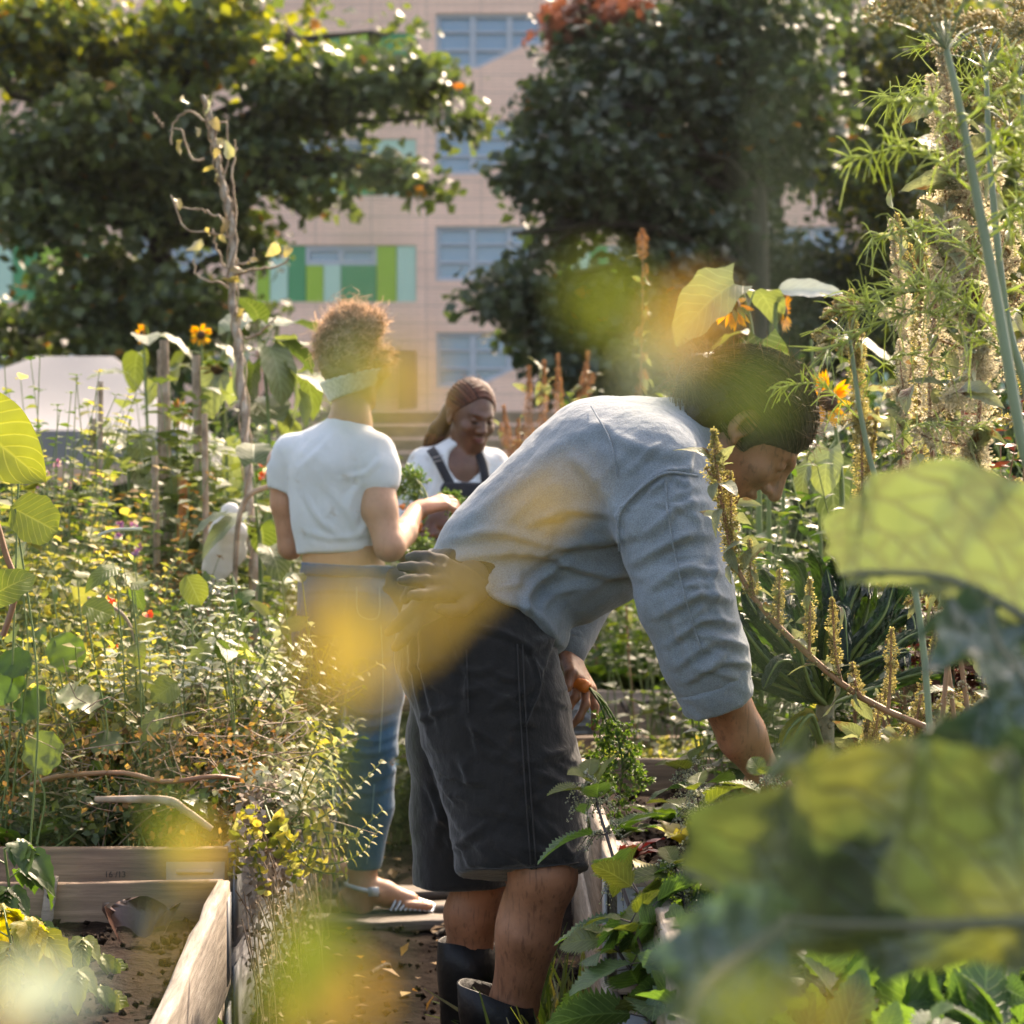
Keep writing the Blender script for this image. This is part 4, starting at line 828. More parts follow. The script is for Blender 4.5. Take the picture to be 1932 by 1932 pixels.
for (hx, d, vz, dirf) in ((682, 5.71, 0, nrm((1, .12, 0))), (600, 6.14, 0, nrm((.75, .65, 0)))):
    a = P(hx, 1700, d); z = .055; o_ = np.array([a[0], a[1], 0.0]); feet.append((o_, dirf)); sd_ = np.array([-dirf[1], dirf[0], 0])
    b.ell(o_-dirf*.035+[0, 0, z+.028], (.034, .032, .032), None, .02); b.chain([o_+[0, 0, z+.06], o_+dirf*.06+[0, 0, z+.045], o_+dirf*.13+[0, 0, z+.022]], [.033, .032, .026], .02)
    for i in range(5): b.cone(o_+dirf*.12+sd_*(i-2)*.014+[0, 0, z+.016], o_+dirf*(.185-.009*abs(i-1.2))+sd_*(i-2)*.0165+[0, 0, z+.012], .013, .0095 if i else .012, .004)
fine = [(H1-.15, H1+.15, .0045), (wr1-.09, wr1+.16, .004)]+[(f[0]-[.08, .08, 0], f[0]+[.24, .1, .16], .005) for f in feet]
build_vf(b.mesh((-.78, 5.5, .04), (-.12, 6.4, 1.66), .010, fine, None, 1), 'body', M_skin2, w1)
s = Sculpt()
s.chain([P(640, 1060, DW), P(635, 960, DW), P(632, 890, DW)], [80*k, 86*k, 92*k], .03, F1, 1.22); s.cone(P(552, 855, DW+.03), P(708, 855, DW-.04), 33*k, 36*k, .03); s.cone(P(632, 880, DW), P(657, 822, DW), 74*k, 46*k, .04); s.cone(P(650, 826, DW), P(572, 846, DW), 26*k, 24*k, .03); s.cone(P(650, 826, DW), P(704, 846, DW), 26*k, 24*k, .03)
s.chain([P(552, 854, 5.89), P(538, 885, 5.90), P(534, 940, 5.91)], [34*k, 32*k, 33*k], .025); s.chain([P(702, 855, 5.81), P(713, 888, 5.79), P(717, 908, 5.78)], [38*k, 39*k, 36*k], .025)
tp = P(528, 908, 5.9); 
def cutwarp(V, Nn):
    L = [([(600, 900), (650, 960), (700, 1030)], 9, .004), ([(690, 900), (665, 930), (655, 960)], 8, .005), ([(704, 940), (690, 985), (670, 1010)], 7, .005), ([(570, 930), (600, 980), (640, 1010)], 7, .005), ([(560, 1000), (630, 1015), (705, 1005)], 6, .004), ([(640, 800), (600, 850), (560, 880)], 7, .004), ([(720, 860), (690, 890), (650, 900)], 6, .006)]
    V = folds(V, Nn, L, 5.7); return V+Nn*(.003*snoise(V, (18, 18, 12), 25))[:, None]
sl = Sculpt(); sl.ops = list(s.ops)
s.cut(P(565, 1046, DW), nrm((-.045, 0, 1.0)))
# sleeve ends
nrmL = nrm((.18, 0, 1)); nrmR = nrm((-.62, 0, .80))
def sleevecut(V, F):
    return V, F
for p_, n_, side in ((P(530, 910, 5.9), nrmL, -1), (P(722, 895, 5.79), nrmR, 1)):
    m_ = P(560 if side < 0 else 700, 960, DW)
    s.ops.append(('c', p_-n_*.085, p_-n_*.16+np.array([side*.0, 0, 0]), .07, .06, .006, None, 1.0, True)) if side < 0 else s.ops.append(('c', P(752, 965, 5.75), P(764, 1040, 5.73), .064, .066, .006, None, 1.0, True))
build_vf(s.mesh((-.74, 5.55, .95), (-.22, 6.15, 1.42), .006, (), cutwarp, 1), 'cropped_tee', M_tee, w1)
s = Sculpt()
s.chain([P(655, 1060, DW), P(655, 1100, DW), P(655, 1165, DW)], [82*k, 90*k, 96*k], .03, F1, 1.18); s.ell(P(620, 1160, 5.80), (54*k, .075, 62*k), None, .04); s.ell(P(700, 1160, 5.74), (56*k, .075, 62*k), None, .04)
s.chain([P(700, 1190, 5.80), P(706, 1300, 5.76), P(704, 1420, 5.72), P(700, 1520, 5.72), P(684, 1660, 5.72)], [64*k, 56*k, 43*k, 41*k, 29*k], .02)
s.chain([P(612, 1190, 5.93), P(606, 1300, 5.96), P(606, 1400, 6.0), P(602, 1500, 6.08), P(600, 1620, 6.12)], [62*k, 54*k, 42*k, 40*k, 29*k], .02)
s.cut(P(655, 1066, DW), (0, 0, -1)); s.cut(P(684, 1640, 5.72), (0, 0, 1)); 
for uu, vv in ((748, 1440), (748, 1436)): s.ell(P(uu, vv, 5.70), (.022, .05, .009), None, .004, sub=True)
def jw(V, Nn):
    L = [([(655+r_, v_), (700+r_, v_+8), (750+r_, v_-4)], 5, .005) for r_, v_ in ((0, 1340), (-4, 1365), (2, 1392), (-5, 1415), (0, 1460), (-8, 1490), (0, 1240), (-5, 1530))]+[([(570, 1180), (600, 1200), (650, 1190)], 6, .006), ([(560, 1120), (640, 1115), (740, 1125)], 3, .003), ([(655, 1080), (652, 1150), (655, 1220)], 4, .005), ([(735, 1450), (700, 1560), (690, 1630)], 5, .004)]
    V = folds(V, Nn, L, 5.65); return V+Nn*(.0025*snoise(V, (14, 14, 26), 31))[:, None]
jV = s.mesh((-.70, 5.5, .10), (-.24, 6.35, 1.04), .007, (), jw, 1); jeans = build_vf(jV, 'jeans', M_jean, w1)
g = Geo(); band_on(g, jV[0], [(568, 1072), (655, 1078), (742, 1080)], .017, .003, .002, 30); g.build('waistband', M_jean, jeans)
g = Geo(); band_on(g, jV[0], [(718, 1180), (722, 1300), (716, 1420)], .0015, .001, .001, 30); band_on(g, jV[0], [(706, 1480), (700, 1560), (692, 1630)], .0015, .001, .001, 30); band_on(g, jV[0], [(672, 1108), (676, 1160), (712, 1165), (716, 1108)], .0015, .001, .001, 30)
for i in range(40):
    p = P(728+rng.uniform(-3, 22), 1438+rng.uniform(-4, 4), 5.665); tube(g, [p, p+rng.normal(0, .006, 3)], .0008, 3, 0, cap=False)
g.build('pale_stitching', solid('pale thread', [(.10, .22, .30)], .9, 90, 0), jeans)
# hair piled up, wispy
h = Sculpt(); q1_ = lambda x, y, z: H1+(h1R[0]*x+h1R[1]*y+h1R[2]*z)
h.ell(q1_(0, -.02, .03), (.070, .085, .086), h1R, .02); h.ell(q1_(.0, -.045, .0), (.062, .052, .066), h1R, .03); h.ell(P(660, 622, DW), (.060, .06, .046), None, .02); h.ell(P(694, 616, DW-.02), (.036, .045, .034), None, .008); h.ell(P(634, 636, DW), (.036, .045, .038), None, .008); h.ell(P(664, 598, DW), (.036, .04, .026), None, .008); h.ell(q1_(.075, .04, .005), (.02, .03, .045), h1R, .02)
h.ell(q1_(0, .11, -.03), (.075, .07, .12), h1R, .01, sub=True)
hV = h.mesh(H1-.2, H1+.22, .006, (), lambda V, Nn: V+Nn*(.007*snoise(V, 55, 3)+.004*snoise(V, 130, 4))[:, None], 1); hh = build_vf(hV, 'hair', M_hairG, w1)
g = Geo(); top = hV[0][hV[0][:, 2]+rng.normal(0, .03, len(hV[0])) > H1[2]+.03]
for i in range(3200):
    p = top[rng.integers(len(top))]; d0 = nrm(p-H1); t = nrm(np.cross(d0, rdir(1)[0])); ln = rng.uniform(.006, .030)*(2.2 if rng.random() < .12 else 1); 
    tube(g, curve([p-d0*.004, p+d0*ln*.45+t*.012, p+d0*ln*.7-t*rng.uniform(-.01, .02), p+d0*ln+t*rng.uniform(-.01, .03)], 6), [.0009, .0006, .0004], 3, 0, rng.random(), cap=False)
g.build('curls', M_hairG, hh)
# woven white band round the nape, glasses
g = Geo(); a = np.linspace(0, 2*PI, 49)[:-1]; rows_ = []
for j in range(9):
    t = j/8; c0 = P(664, 745-t*34, DW+.012); rr = .060+.028*t; rows_.append(np.stack([c0[0]+np.cos(a)*rr, c0[1]+np.sin(a)*rr, c0[2]+.020*np.cos(a)+.002*np.sin(a*24+j)], 1)+nrm(np.stack([np.cos(a), np.sin(a), 0*a], 1))*.002*np.sin(a*48+j*PI)[:, None])
V = np.concatenate(rows_+[r_*1.0+[0, 0, 0]-nrm(r_-r_.mean(0))*.006 for r_ in rows_[::-1]]); m = 18; F = [[i*48+j, i*48+(j+1) % 48, ((i+1) % m)*48+(j+1) % 48, ((i+1) % m)*48+j] for i in range(m) for j in range(48)]
g.add(V, F); g.build('woven_scarf', cloth('white mesh knit', [(.6, .62, .6), (.72, .74, .7)], weave=200, wstr=.4), w1)
g = Geo()
for sx in (-1, 1):
    c0 = q1_(sx*.033, .105, .012); aa = np.linspace(0, 2*PI, 20); tube(g, c0+np.outer(np.cos(aa)*.024, h1R[0])+np.outer(np.sin(aa)*.02, h1R[2]), .0018, 5); tube(g, [q1_(sx*.057, .10, .018), q1_(sx*.08, .03, .018), q1_(sx*.082, -.01, .008)], .0018, 5)
tube(g, [q1_(-.012, .108, .016), q1_(.012, .108, .016)], .0018, 5); g.build('glasses', solid('clear grey frame', [(.4, .4, .38)], .15, 9, 0), w1)
# jelly sandals
M_jelly, nt, bs = newmat('clear jelly plastic'); bs.inputs['Base Color'].default_value = (.50, .58, .66, 1); bs.inputs['Roughness'].default_value = .18; bs.inputs['Coat Weight'].default_value = .6; bs.inputs['Alpha'].default_value = 1
M_sole = solid('dark sole', [(.03, .032, .036)], .6, 20, .2)
for fi, (o_, df) in enumerate(feet):
    sd_ = np.array([-df[1], df[0], 0]); sr = empty('sandal', o_, None, None); sr.parent = w1; sr.location = [float(c) for c in (o_-parent_loc(w1))]
    sp = Sculpt(); sp.cone(o_-df*.035+[0, 0, .04], o_+df*.15+[0, 0, .04], .036, .046, .03, (0, 0, 1), 2.2); sp.cut((0, 0, .022), (0, 0, 1)); sp.cut((0, 0, .058), (0, 0, -1)); build_vf(sp.mesh(o_-[.1, .1, .01], o_+[.25, .15, .1], .006), 'sole', M_sole, sr)
    g = Geo()
    for i in range(9):
        t = .075+i*.0125; w_ = .040; hz = .112-t*.30; tube(g, curve([o_+df*t+sd_*w_+[0, 0, .06], o_+df*(t+.012)+sd_*w_*.8+[0, 0, hz*.9], o_+df*(t+.02)+[0, 0, hz+.012], o_+df*(t+.012)-sd_*w_*.8+[0, 0, hz*.9], o_+df*t-sd_*w_+[0, 0, .06]], 10), .0036, 5)
    tube(g, curve([o_+df*.07+[0, 0, .118], o_+df*.13+[0, 0, .092], o_+df*.19+[0, 0, .07]], 8), .0042, 5)
    ring = [o_-df*.05*math.cos(x)*1.05+df*.01+sd_*.040*math.sin(x)+[0, 0, .115+.012*math.cos(x)] for x in np.linspace(0, 2*PI, 24)]; tube(g, ring, .0062, 6); box(g, o_+df*.03-sd_*.043+[0, 0, .112], (.014, .005, .012))
    g.build('straps', M_jelly, sr)
# ---- woman in dungarees facing the camera
D2 = 7.5; k = K(D2)
w2 = empty('person', (P(868, 1100, D2)[0], D2, 0), 'person in black dungarees over a white tee looking down at carrots', 'person', 'people working in the garden')
F2 = nrm((.40, -.92, 0))
b = Sculpt(); b.chain([P(865, 1150, D2), P(866, 1050, D2), P(868, 960, D2), P(868, 890, D2)], [64*k, 52*k, 58*k, 60*k], .03, F2, 1.25); b.cone(P(798, 872, D2+.02), P(930, 874, D2+.03), 18*k, 18*k, .04)
b.chain([P(872, 880, D2), P(876, 850, D2-.01), P(882, 815, D2-.02)], [30*k, 25*k, 25*k], .025)
h2f = nrm((.46, -.80, -.34)); h2R = frame(h2f, (.02, 0, 1)); H2 = P(889, 783, D2-.03); hs2 = headshape(b, H2, h2R, 1.0, soft=True)
b.chain([P(792, 885, 7.5), P(776, 960, 7.46), P(768, 1045, 7.42)], [24*k, 21*k, 19*k], .02); b.chain([P(768, 1045, 7.42), P(785, 1010, 7.25), P(808, 985, 7.12)], [19*k, 16*k, 11*k], .015)
w2h = P(808, 985, 7.12); hand(b, w2h, frame((.5, -.3, .1), (-.2, -.8, .4)), .165, (.6, .8, .9, .9), .08, .6, 1)
b.chain([P(935, 885, 7.55), P(950, 970, 7.5), P(945, 1050, 7.45)], [24*k, 21*k, 19*k], .02); b.chain([P(945, 1050, 7.45), P(900, 1020, 7.25), P(860, 1000, 7.12)], [19*k, 16*k, 11*k], .015); hand(b, P(860, 1000, 7.12), frame((-.6, -.2, .1), (.2, -.8, .4)), .165, (.6, .8, .9, .9), .08, .6, -1)
b.chain([P(840, 1160, 7.5), P(838, 1350, 7.5), P(838, 1540, 7.5)], [.08, .06, .045], .03); b.chain([P(895, 1160, 7.5), P(900, 1350, 7.5), P(900, 1540, 7.5)], [.08, .06, .045], .03)
build_vf(b.mesh((-.50, 6.9, .05), (.10, 7.75, 1.68), .010, [(H2-.15, H2+.15, .0035), (w2h-.1, w2h+.12, .0055)], None, 1), 'body', M_skin3, w2)
s = Sculpt(); s.chain([P(866, 1080, D2), P(866, 960, D2), P(868, 895, D2)], [62*k, 68*k, 70*k], .03, F2, 1.18); s.cone(P(800, 872, D2+.02), P(930, 876, D2+.03), 24*k, 24*k, .035); s.cone(P(868, 880, D2), P(874, 862, D2), 48*k, 36*k, .03)
s.chain([P(800, 878, 7.5), P(784, 930, 7.47), P(776, 985, 7.45), P(774, 1040, 7.43)], [32*k, 36*k, 36*k, 34*k], .03); s.chain([P(930, 880, 7.55), P(944, 940, 7.5), P(952, 1000, 7.48)], [32*k, 36*k, 36*k], .03)
s.ell(P(880, 868, D2-.15), (.075, .13, .085), None, .015, sub=True); s.cut(P(774, 1022, 7.43), (0, 0, 1))
def tw(V, Nn):
    L = [([(770, 900), (790, 950), (800, 1000)], 6, .007), ([(830, 880), (815, 930), (800, 960)], 6, .006), ([(845, 890), (880, 902), (920, 892)], 5, .006), ([(780, 960), (800, 985), (815, 1010)], 5, .006)]
    return folds(V, Nn, L, 7.35)+Nn*(.003*snoise(V, 20, 25))[:, None]
tV = s.mesh((-.50, 7.15, 1.0), (.08, 7.8, 1.42), .007, (), tw, 1); build_vf(tV, 'white_tee', M_tee, w2)
s = Sculpt(); s.chain([P(866, 1160, D2), P(866, 1050, D2), P(868, 920, D2), P(868, 880, D2)], [82*k, 72*k, 74*k, 74*k], .03, F2, 1.14)
s.chain([P(838, 1170, 7.5), P(836, 1350, 7.5), P(836, 1560, 7.5)], [.10, .085, .07], .03); s.chain([P(897, 1170, 7.5), P(902, 1350, 7.5), P(902, 1560, 7.5)], [.10, .085, .07], .03)
s.cut(P(868, 912, D2), (0, 0, -1)); s.cone(P(815, 905, 7.45), P(800, 1000, 7.45), .075, .06, .01, sub=True); s.cone(P(950, 905, 7.45), P(960, 1000, 7.45), .075, .06, .01, sub=True); s.ell(P(868, 940, 7.68), (.2, .12, .12), None, .02, sub=True)
dV = s.mesh((-.40, 7.2, .10), (.06, 7.75, 1.30), .008, (), lambda V, Nn: V+Nn*(.004*snoise(V, 16, 5))[:, None], 1); dg = build_vf(dV, 'dungarees', M_black, w2)
g = Geo(); band_on(g, tV[0], [(812, 846), (826, 868), (840, 895), (850, 914)], .016, .004, .004, 16); g.build('strap', M_black, dg)
g = Geo(); band_on(g, tV[0], [(903, 856), (912, 880), (917, 914)], .016, .004, .004, 16); g.build('strap', M_black, dg)
M_metal = solid('dull metal', [(.35, .34, .32)], .35, 20, 0, metal=.8)
g = Geo(); y_ = surfy(tV[0], 826, 868); 
for vv in (862, 870): tube(g, [P(815, vv+2, y_-.012), P(838, vv-3, y_-.012)], .0018, 5)
g.build('strap_buckle', M_metal, dg)
for x_ in (838, 902):
    f = Sculpt(); c0 = P(x_, 1560, 7.5); f.cone((c0[0], 7.5, .07), (c0[0]+.04, 7.34, .05), .05, .045, .02); f.cone((c0[0], 7.5, .07), (c0[0], 7.5, .2), .05, .055, .02); f.cut((0, 0, .01), (0, 0, 1)); build_vf(f.mesh((c0[0]-.12, 7.2, 0), (c0[0]+.15, 7.6, .26), .009), 'boot', M_rub, w2)
h = Sculpt(); q2 = hs2; h.ell(q2(0, -.016, .032), (.078, .096, .089), h2R, .01); h.ell(q2(0, .085, -.035), (.10, .085, .092), h2R, .012, sub=True); h.ell(q2(0, .115, .03), (.066, .06, .062), h2R, .012, sub=True)
h.chain([q2(0, -.09, .02), q2(0, -.125, -.03), P(828, 815, D2+.05), P(818, 838, D2+.05)], [.038, .04, .036, .026], .02)
def braidwarp(V, Nn):
    w_ = V-H2; a_ = np.arctan2(w_@h2R[0], w_@h2R[2]-.02); return V+Nn*(.0006*np.sin(a_*30))[:, None]
hV = h.mesh(H2-.25, H2+.2, .004, (), braidwarp, 1); hb = build_vf(hV, 'braided_hair', M_hairD, w2)
g = Geo()
for i in range(18):
    a = i/18*2*PI; o_ = np.array([.022*math.cos(a), .018*math.sin(a), 0]); c = curve([q2(0, -.10, .01)+o_, q2(0, -.135, -.03)+o_*1.6, P(826, 820, D2+.05)+o_*1.8, P(816, 846, D2+.04)+o_*1.5], 40); tube(g, c+np.stack([np.sin(np.arange(40)*1.6)*.0015]*3, 1), [.0055, .0055, .003], 5, 0, rng.random())
bk_ = nrm([0, -1, -.05])
for i in range(27):
    az = (i/26-.5)*2.75; el = .50+.55*math.cos(az)*1.0; el = .60-1.0*abs(az/1.375)**1.8; f0 = np.array([math.sin(az)*math.cos(el), math.cos(az)*math.cos(el), math.sin(el)]); pts = []
    om = math.acos(np.clip(f0@bk_, -1, 1))
    for t in np.linspace(0, .93, 16):
        d0 = (math.sin((1-t)*om)*f0+math.sin(t*om)*bk_)/math.sin(om); d0[2] += .35*math.sin(PI*t)*(1-abs(az)/1.6); d0 = nrm(d0); pts.append(q2(d0[0]*.080, -.016+d0[1]*.098, .032+d0[2]*.091))
    c = curve(pts, 46); tube(g, c+rng.normal(0, .0004, c.shape), .0050+.0012*np.sin(np.arange(46)*1.9), 6, 0, rng.random())
for i in range(90):
    d0 = nrm(rdir(1)[0]*[1, .6, .8]+[0, -.5, .7]); p = q2(d0[0]*.08, -.016+d0[1]*.096, .034+d0[2]*.09); tube(g, curve([p, p+(h2R.T@d0)*.01+rng.normal(0, .006, 3), p+(h2R.T@d0)*.012+rng.normal(0, .014, 3)], 5), [.0005, .0003], 3, 0, rng.random(), cap=False)
g.build('braids', M_hairB, hb)
g = Geo()
for sx in (-1, 1):
    for i in range(40):
        t = rng.random(); p = q2(sx*(.014+.034*t), .0905-.022*t*t, .022+.006*t*(1-t)*2); tube(g, [p, p+h2R[0]*sx*.008+h2R[1]*.002], [.001, .0004], 3, 0, .1, cap=False)
        p = q2(sx*(.018+.024*t), .089-.007*abs(2*t-1), -.004+.003*abs(2*t-1)); tube(g, [p, p+h2R[1]*.006-h2R[2]*.003], [.0011, .0004], 3, 0, .05, cap=False)
g.build('brow_and_lashes', M_hairD, w2)
g = Geo(); ep = q2(-.083, -.002, -.045); tube(g, [ep+[0, 0, .012], ep-[0, 0, .004]], .001, 4); 
for r_ in (.009, .006): aa = np.linspace(0, 2*PI, 18); tube(g, ep-[0, 0, .014]+np.stack([np.cos(aa)*r_, 0*aa, np.sin(aa)*r_*1.3], 1), .0022, 5)
g.build('earring', solid('teal enamel', [(.02, .22, .2)], .25, 20, 0), w2)
g = Geo(); tube(g, curve([q2(-.023, .0885, -.0625), q2(-.008, .0975, -.0585), q2(0, .098, -.0595), q2(.008, .0975, -.0585), q2(.023, .0885, -.0625)], 14), [.001, .0045, .0045, .001], 8); tube(g, curve([q2(-.021, .0885, -.0645), q2(0, .097, -.0685), q2(.021, .0885, -.0645)], 12), [.001, .0058, .001], 8); g.build('lips', skin('lip', [(.16, .05, .045), (.2, .07, .06)], .35), w2)
CG = 'carrots held by the two women'
carrot('carrot', 'small carrot with bushy greens in the hand of the woman in the cropped tee', P(790, 985, 6.02), P(812, 955, 6.04), [[P(795, 915, 6.06), P(772, 900, 6.08), P(755, 915, 6.08)], [P(800, 920, 6.1), P(785, 905, 6.1), P(770, 890, 6.1)], [P(790, 925, 6.1), P(765, 920, 6.1), P(752, 940, 6.1)], [P(840, 950, 6.1), P(855, 960, 6.1), P(858, 990, 6.1)], [P(845, 940, 6.1), P(862, 945, 6.1)]], CG, .010)
carrot('carrot', 'carrot tip showing orange behind the woman\'s raised forearm', P(795, 988, 6.3), P(782, 1000, 6.35), [[P(790, 1030, 6.4), P(800, 1060, 6.4)], [P(800, 1020, 6.4), P(815, 1045, 6.4)], [P(785, 1030, 6.45), P(790, 1075, 6.45)], [P(795, 1040, 6.45), P(812, 1080, 6.45)]], CG, .014, fern=9)
carrot('carrot', 'carrot seen beside the white sleeve above the woman\'s wrist', P(752, 955, 7.0), P(764, 957, 7.0), [[P(775, 940, 7.05), P(790, 930, 7.05)], [P(775, 960, 7.05), P(795, 965, 7.05)]], CG, .011)
glove('work_glove', 'dark glove hanging from the back pocket of the blue jeans', P(748, 1100, 5.72), nrm((.10, .1, -1)), (.3, -1, 0), (.2, .2, .25, .3), 1, .10, .19)
g = Geo(); bk = empty('bucket', (P(768, 1150, 6.5)[0], 6.5, 0), 'orange plastic bucket on the path behind the jeans', 'bucket'); a = np.arange(24)*2*PI/24; c0 = P(768, 1150, 6.5)
zt = P(0, 1100, 6.5)[2]; zb = zt-.34; R_ = [(.10, zb), (.13, zt), (.137, zt), (.137, zt-.02), (.128, zt-.025), (.098, zb)]
V = np.concatenate([np.stack([c0[0]-.035+np.cos(a)*r, 6.5+np.sin(a)*r, a*0+z], 1) for r, z in R_]); g.add(V, [[i*24+j, i*24+(j+1) % 24, (i+1)*24+(j+1) % 24, (i+1)*24+j] for i in range(5) for j in range(24)]); g.add(np.stack([c0[0]-.035+np.cos(a)*.1, 6.5+np.sin(a)*.1, a*0+zb+.004], 1)[[0, 4, 8, 12, 16, 20]], [[0, 1, 2, 3], [0, 3, 4, 5]])
g.build('bucket_wall', solid('orange plastic', [(.75, .16, .02)], .4, 9, 0), bk)
g = Geo(); beam(g, (c0[0]-.035, 6.32, zb-.02), (c0[0]-.035, 6.68, zb-.02), .14, .018); 
for x_ in (-.1, .1):
    for y_ in (-.13, .13): beam(g, (c0[0]-.035+x_, 6.5+y_, .0), (c0[0]-.035+x_*.9, 6.5+y_*.9, zb-.04), .018, .018, up=(0, 1, 0))
tag(g.build('stool', wood('stool wood', (.06, .045, .03), (.14, .1, .07), (.22, .17, .12)), origin=(c0[0]-.035, 6.5, 0)), 'low wooden stool under the orange bucket', 'stool')
# ------------------------------------------------------------------ raised beds, planks, tent
M_wA = wood('weathered grey board', (0.10, 0.075, 0.055), (0.26, 0.20, 0.155), (0.46, 0.38, 0.31), axis='x')
M_wY = wood('weathered pale board', (0.05, 0.04, 0.032), (0.27, 0.225, 0.18), (0.44, 0.39, 0.33), axis='y', sc=5.0)
M_wB = wood('brown board', (0.06, 0.038, 0.024), (0.17, 0.105, 0.062), (0.29, 0.19, 0.12), axis='x')
M_wG = wood('grey blue streaked board', (0.05, 0.05, 0.055), (0.20, 0.20, 0.21), (0.42, 0.44, 0.46), axis='y')
M_zinc = solid('zinc hinge', [(.16, .17, .18), (.26, .27, .28)], .6, 14, .2, metal=.5)
M_stamp = solid('burnt stamp', [(.03, .022, .016)], .9, 50, 0)
OC8 = (np.array([[1, 0, 0], [-1, .1, 0], [0, 1, .2], [.1, -1, 0], [0, .1, 1], [0, 0, -1]], float), np.array([[0, 2, 4], [2, 1, 4], [1, 3, 4], [3, 0, 4], [2, 0, 5], [1, 2, 5], [3, 1, 5], [0, 3, 5]]))
def soilbed(g, x0, x1, y0, y1, z, seed):
    xs = np.linspace(x0, x1, 46); ys = np.linspace(y0, y1, 60); X, Y = np.meshgrid(xs, ys, indexing='ij'); Z = z+.012*fbm(X, Y, 12, seed, 4)+.006*fbm(X, Y, 60, seed+1, 2); n = len(ys)
    V = np.stack([X, Y, Z], -1).reshape(-1, 3); i, j = np.meshgrid(np.arange(len(xs)-1), np.arange(n-1), indexing='ij'); i = i.ravel(); j = j.ravel(); g.add(V, np.stack([i*n+j, (i+1)*n+j, (i+1)*n+j+1, i*n+j+1], 1))
def raised_bed(label, x0, x1, y0, y1, zt, soil, ms, h=.098, th=.013, nst=2, seed=1, group='wooden raised beds'):
    root = empty('raised_bed', ((x0+x1)/2, (y0+y1)/2, 0), label, 'raised bed', group)
    for s_ in range(nst):
        z = zt-h-s_*(2*h+.004); of = (-1)**s_*.003
        for (a, b, m) in (((x0, y0, z), (x1, y0, z), ms[0]), ((x0, y1, z), (x1, y1, z), ms[1]), ((x0, y0+.016, z), (x0, y1-.016, z), ms[2]), ((x1, y0+.016, z), (x1, y1-.016, z), ms[3])):
            g = Geo(); a = np.array(a)+of; b = np.array(b)+of; hh = h if m is not None else h; beam(g, a, b, th, hh, n=14, wob=.0018, rnd=rng.random()); g.build('board', m, root)
        for cx, cy in ((x0, y0), (x1, y0), (x0, y1), (x1, y1)):
            g = Geo(); sx = 1 if cx == x0 else -1; sy = 1 if cy == y0 else -1
            box(g, (cx+sx*.055, cy-sy*(th+.004), z), (.055, .0018, h*.78)); box(g, (cx-sx*(th+.004), cy+sy*.045, z), (.0018, .055, h*.78)); 
            for q in (-.6, -.3, 0, .3, .6): tube(g, [(cx+sx*.02, cy-sy*(th+.009), z+q*h), (cx+sx*.09, cy-sy*(th+.009), z+q*h)], .005, 6)
            g.build('hinge', M_zinc, root)
    g = Geo(); soilbed(g, x0+.012, x1-.012, y0+.012, y1-.012, soil, seed)
    if y0 < 5: n_ = 1600; q_ = np.stack([rng.uniform(x0+.03, x1-.03, n_), rng.uniform(y0+.03, y1-.03, n_), soil+rng.uniform(-.006, .016, n_)], 1); scatter(g, (OC8[0]*[1, 1, .7]+0, OC8[1], OC8[0][:, :2]), q_, rdir(n_), rdir(n_), rng.uniform(.002, .009, n_)*rng.choice([1, 1, 1.8], n_))
    g.build('soil', M_soil, root)
    return root
raised_bed('long pale raised bed the bent man leans over', .165, 1.35, 3.36, 5.22, .505, .425, (M_wA, M_wB, M_wY, M_wY), seed=3)
raised_bed('raised bed at the front right, mostly hidden under nettles', .215, 1.35, 2.05, 3.27, .495, .40, (M_wA, M_wA, M_wY, M_wY), seed=5)
bf = raised_bed('grey raised bed with cabbages seen under the bent man\'s sleeve', .20, 1.02, 8.2, 9.6, .485, .42, (M_wA, M_wA, M_wA, M_wA), seed=6)
raised_bed('grey raised bed just right of the zinc corner, behind the kale', 1.06, 2.3, 7.9, 9.3, .47, .40, (M_wA, M_wA, M_wA, M_wA), seed=7)
raised_bed('low middle bed of yellow green seedlings', .17, 1.35, 5.55, 7.6, .36, .30, (M_wB, M_wB, M_wB, M_wB), nst=1, seed=8)
bl = raised_bed('nearly empty raised bed at the lower left corner', -1.75, -.535, 2.0, 3.92, .405, .325, (M_wA, M_wB, M_wB, M_wY), seed=9); bl.rotation_euler = (0, 0, .068); bl.location.x += .0666; bl.location.y -= .039
b2 = raised_bed('left raised bed overgrown with yellow green herbs', -1.75, -.545, 4.06, 5.9, .445, .37, (M_wB, M_wB, M_wB, M_wG), seed=10)
raised_bed('further left bed full of sunflowers and stakes', -2.6, -.75, 6.6, 8.6, .40, .33, (M_wB, M_wB, M_wB, M_wB), nst=1, seed=11)
def text_mesh(body, loc, size, mat, parent, name, rz=0.0):
    cu = bpy.data.curves.new(name, 'FONT'); cu.body = body; cu.size = size; cu.extrude = .0006; o = bpy.data.objects.new(name, cu); COL.objects.link(o)
    dg = bpy.context.evaluated_depsgraph_get(); me = bpy.data.meshes.new_from_object(o.evaluated_get(dg)); bpy.data.objects.remove(o)
    o = bpy.data.objects.new(name, me); COL.objects.link(o); me.materials.clear(); me.materials.append(mat); o.rotation_euler = (PI/2, 0, rz); o.parent = parent; o.location = [float(c) for c in (np.array(loc)-parent_loc(parent))]; return o
text_mesh('16 /13', P(197, 1655, 4.04), .016, M_stamp, b2, 'date_stamp')
g = Geo()
for i in range(4): tube(g, [P(1216+i*14, 1346, 8.18), P(1224+i*14, 1322, 8.18)], .008, 4)
tube(g, [P(1170, 1322, 8.18), P(1182, 1345, 8.18), P(1192, 1322, 8.18)], .006, 4); g.build('stamp_marks', M_stamp, bf)
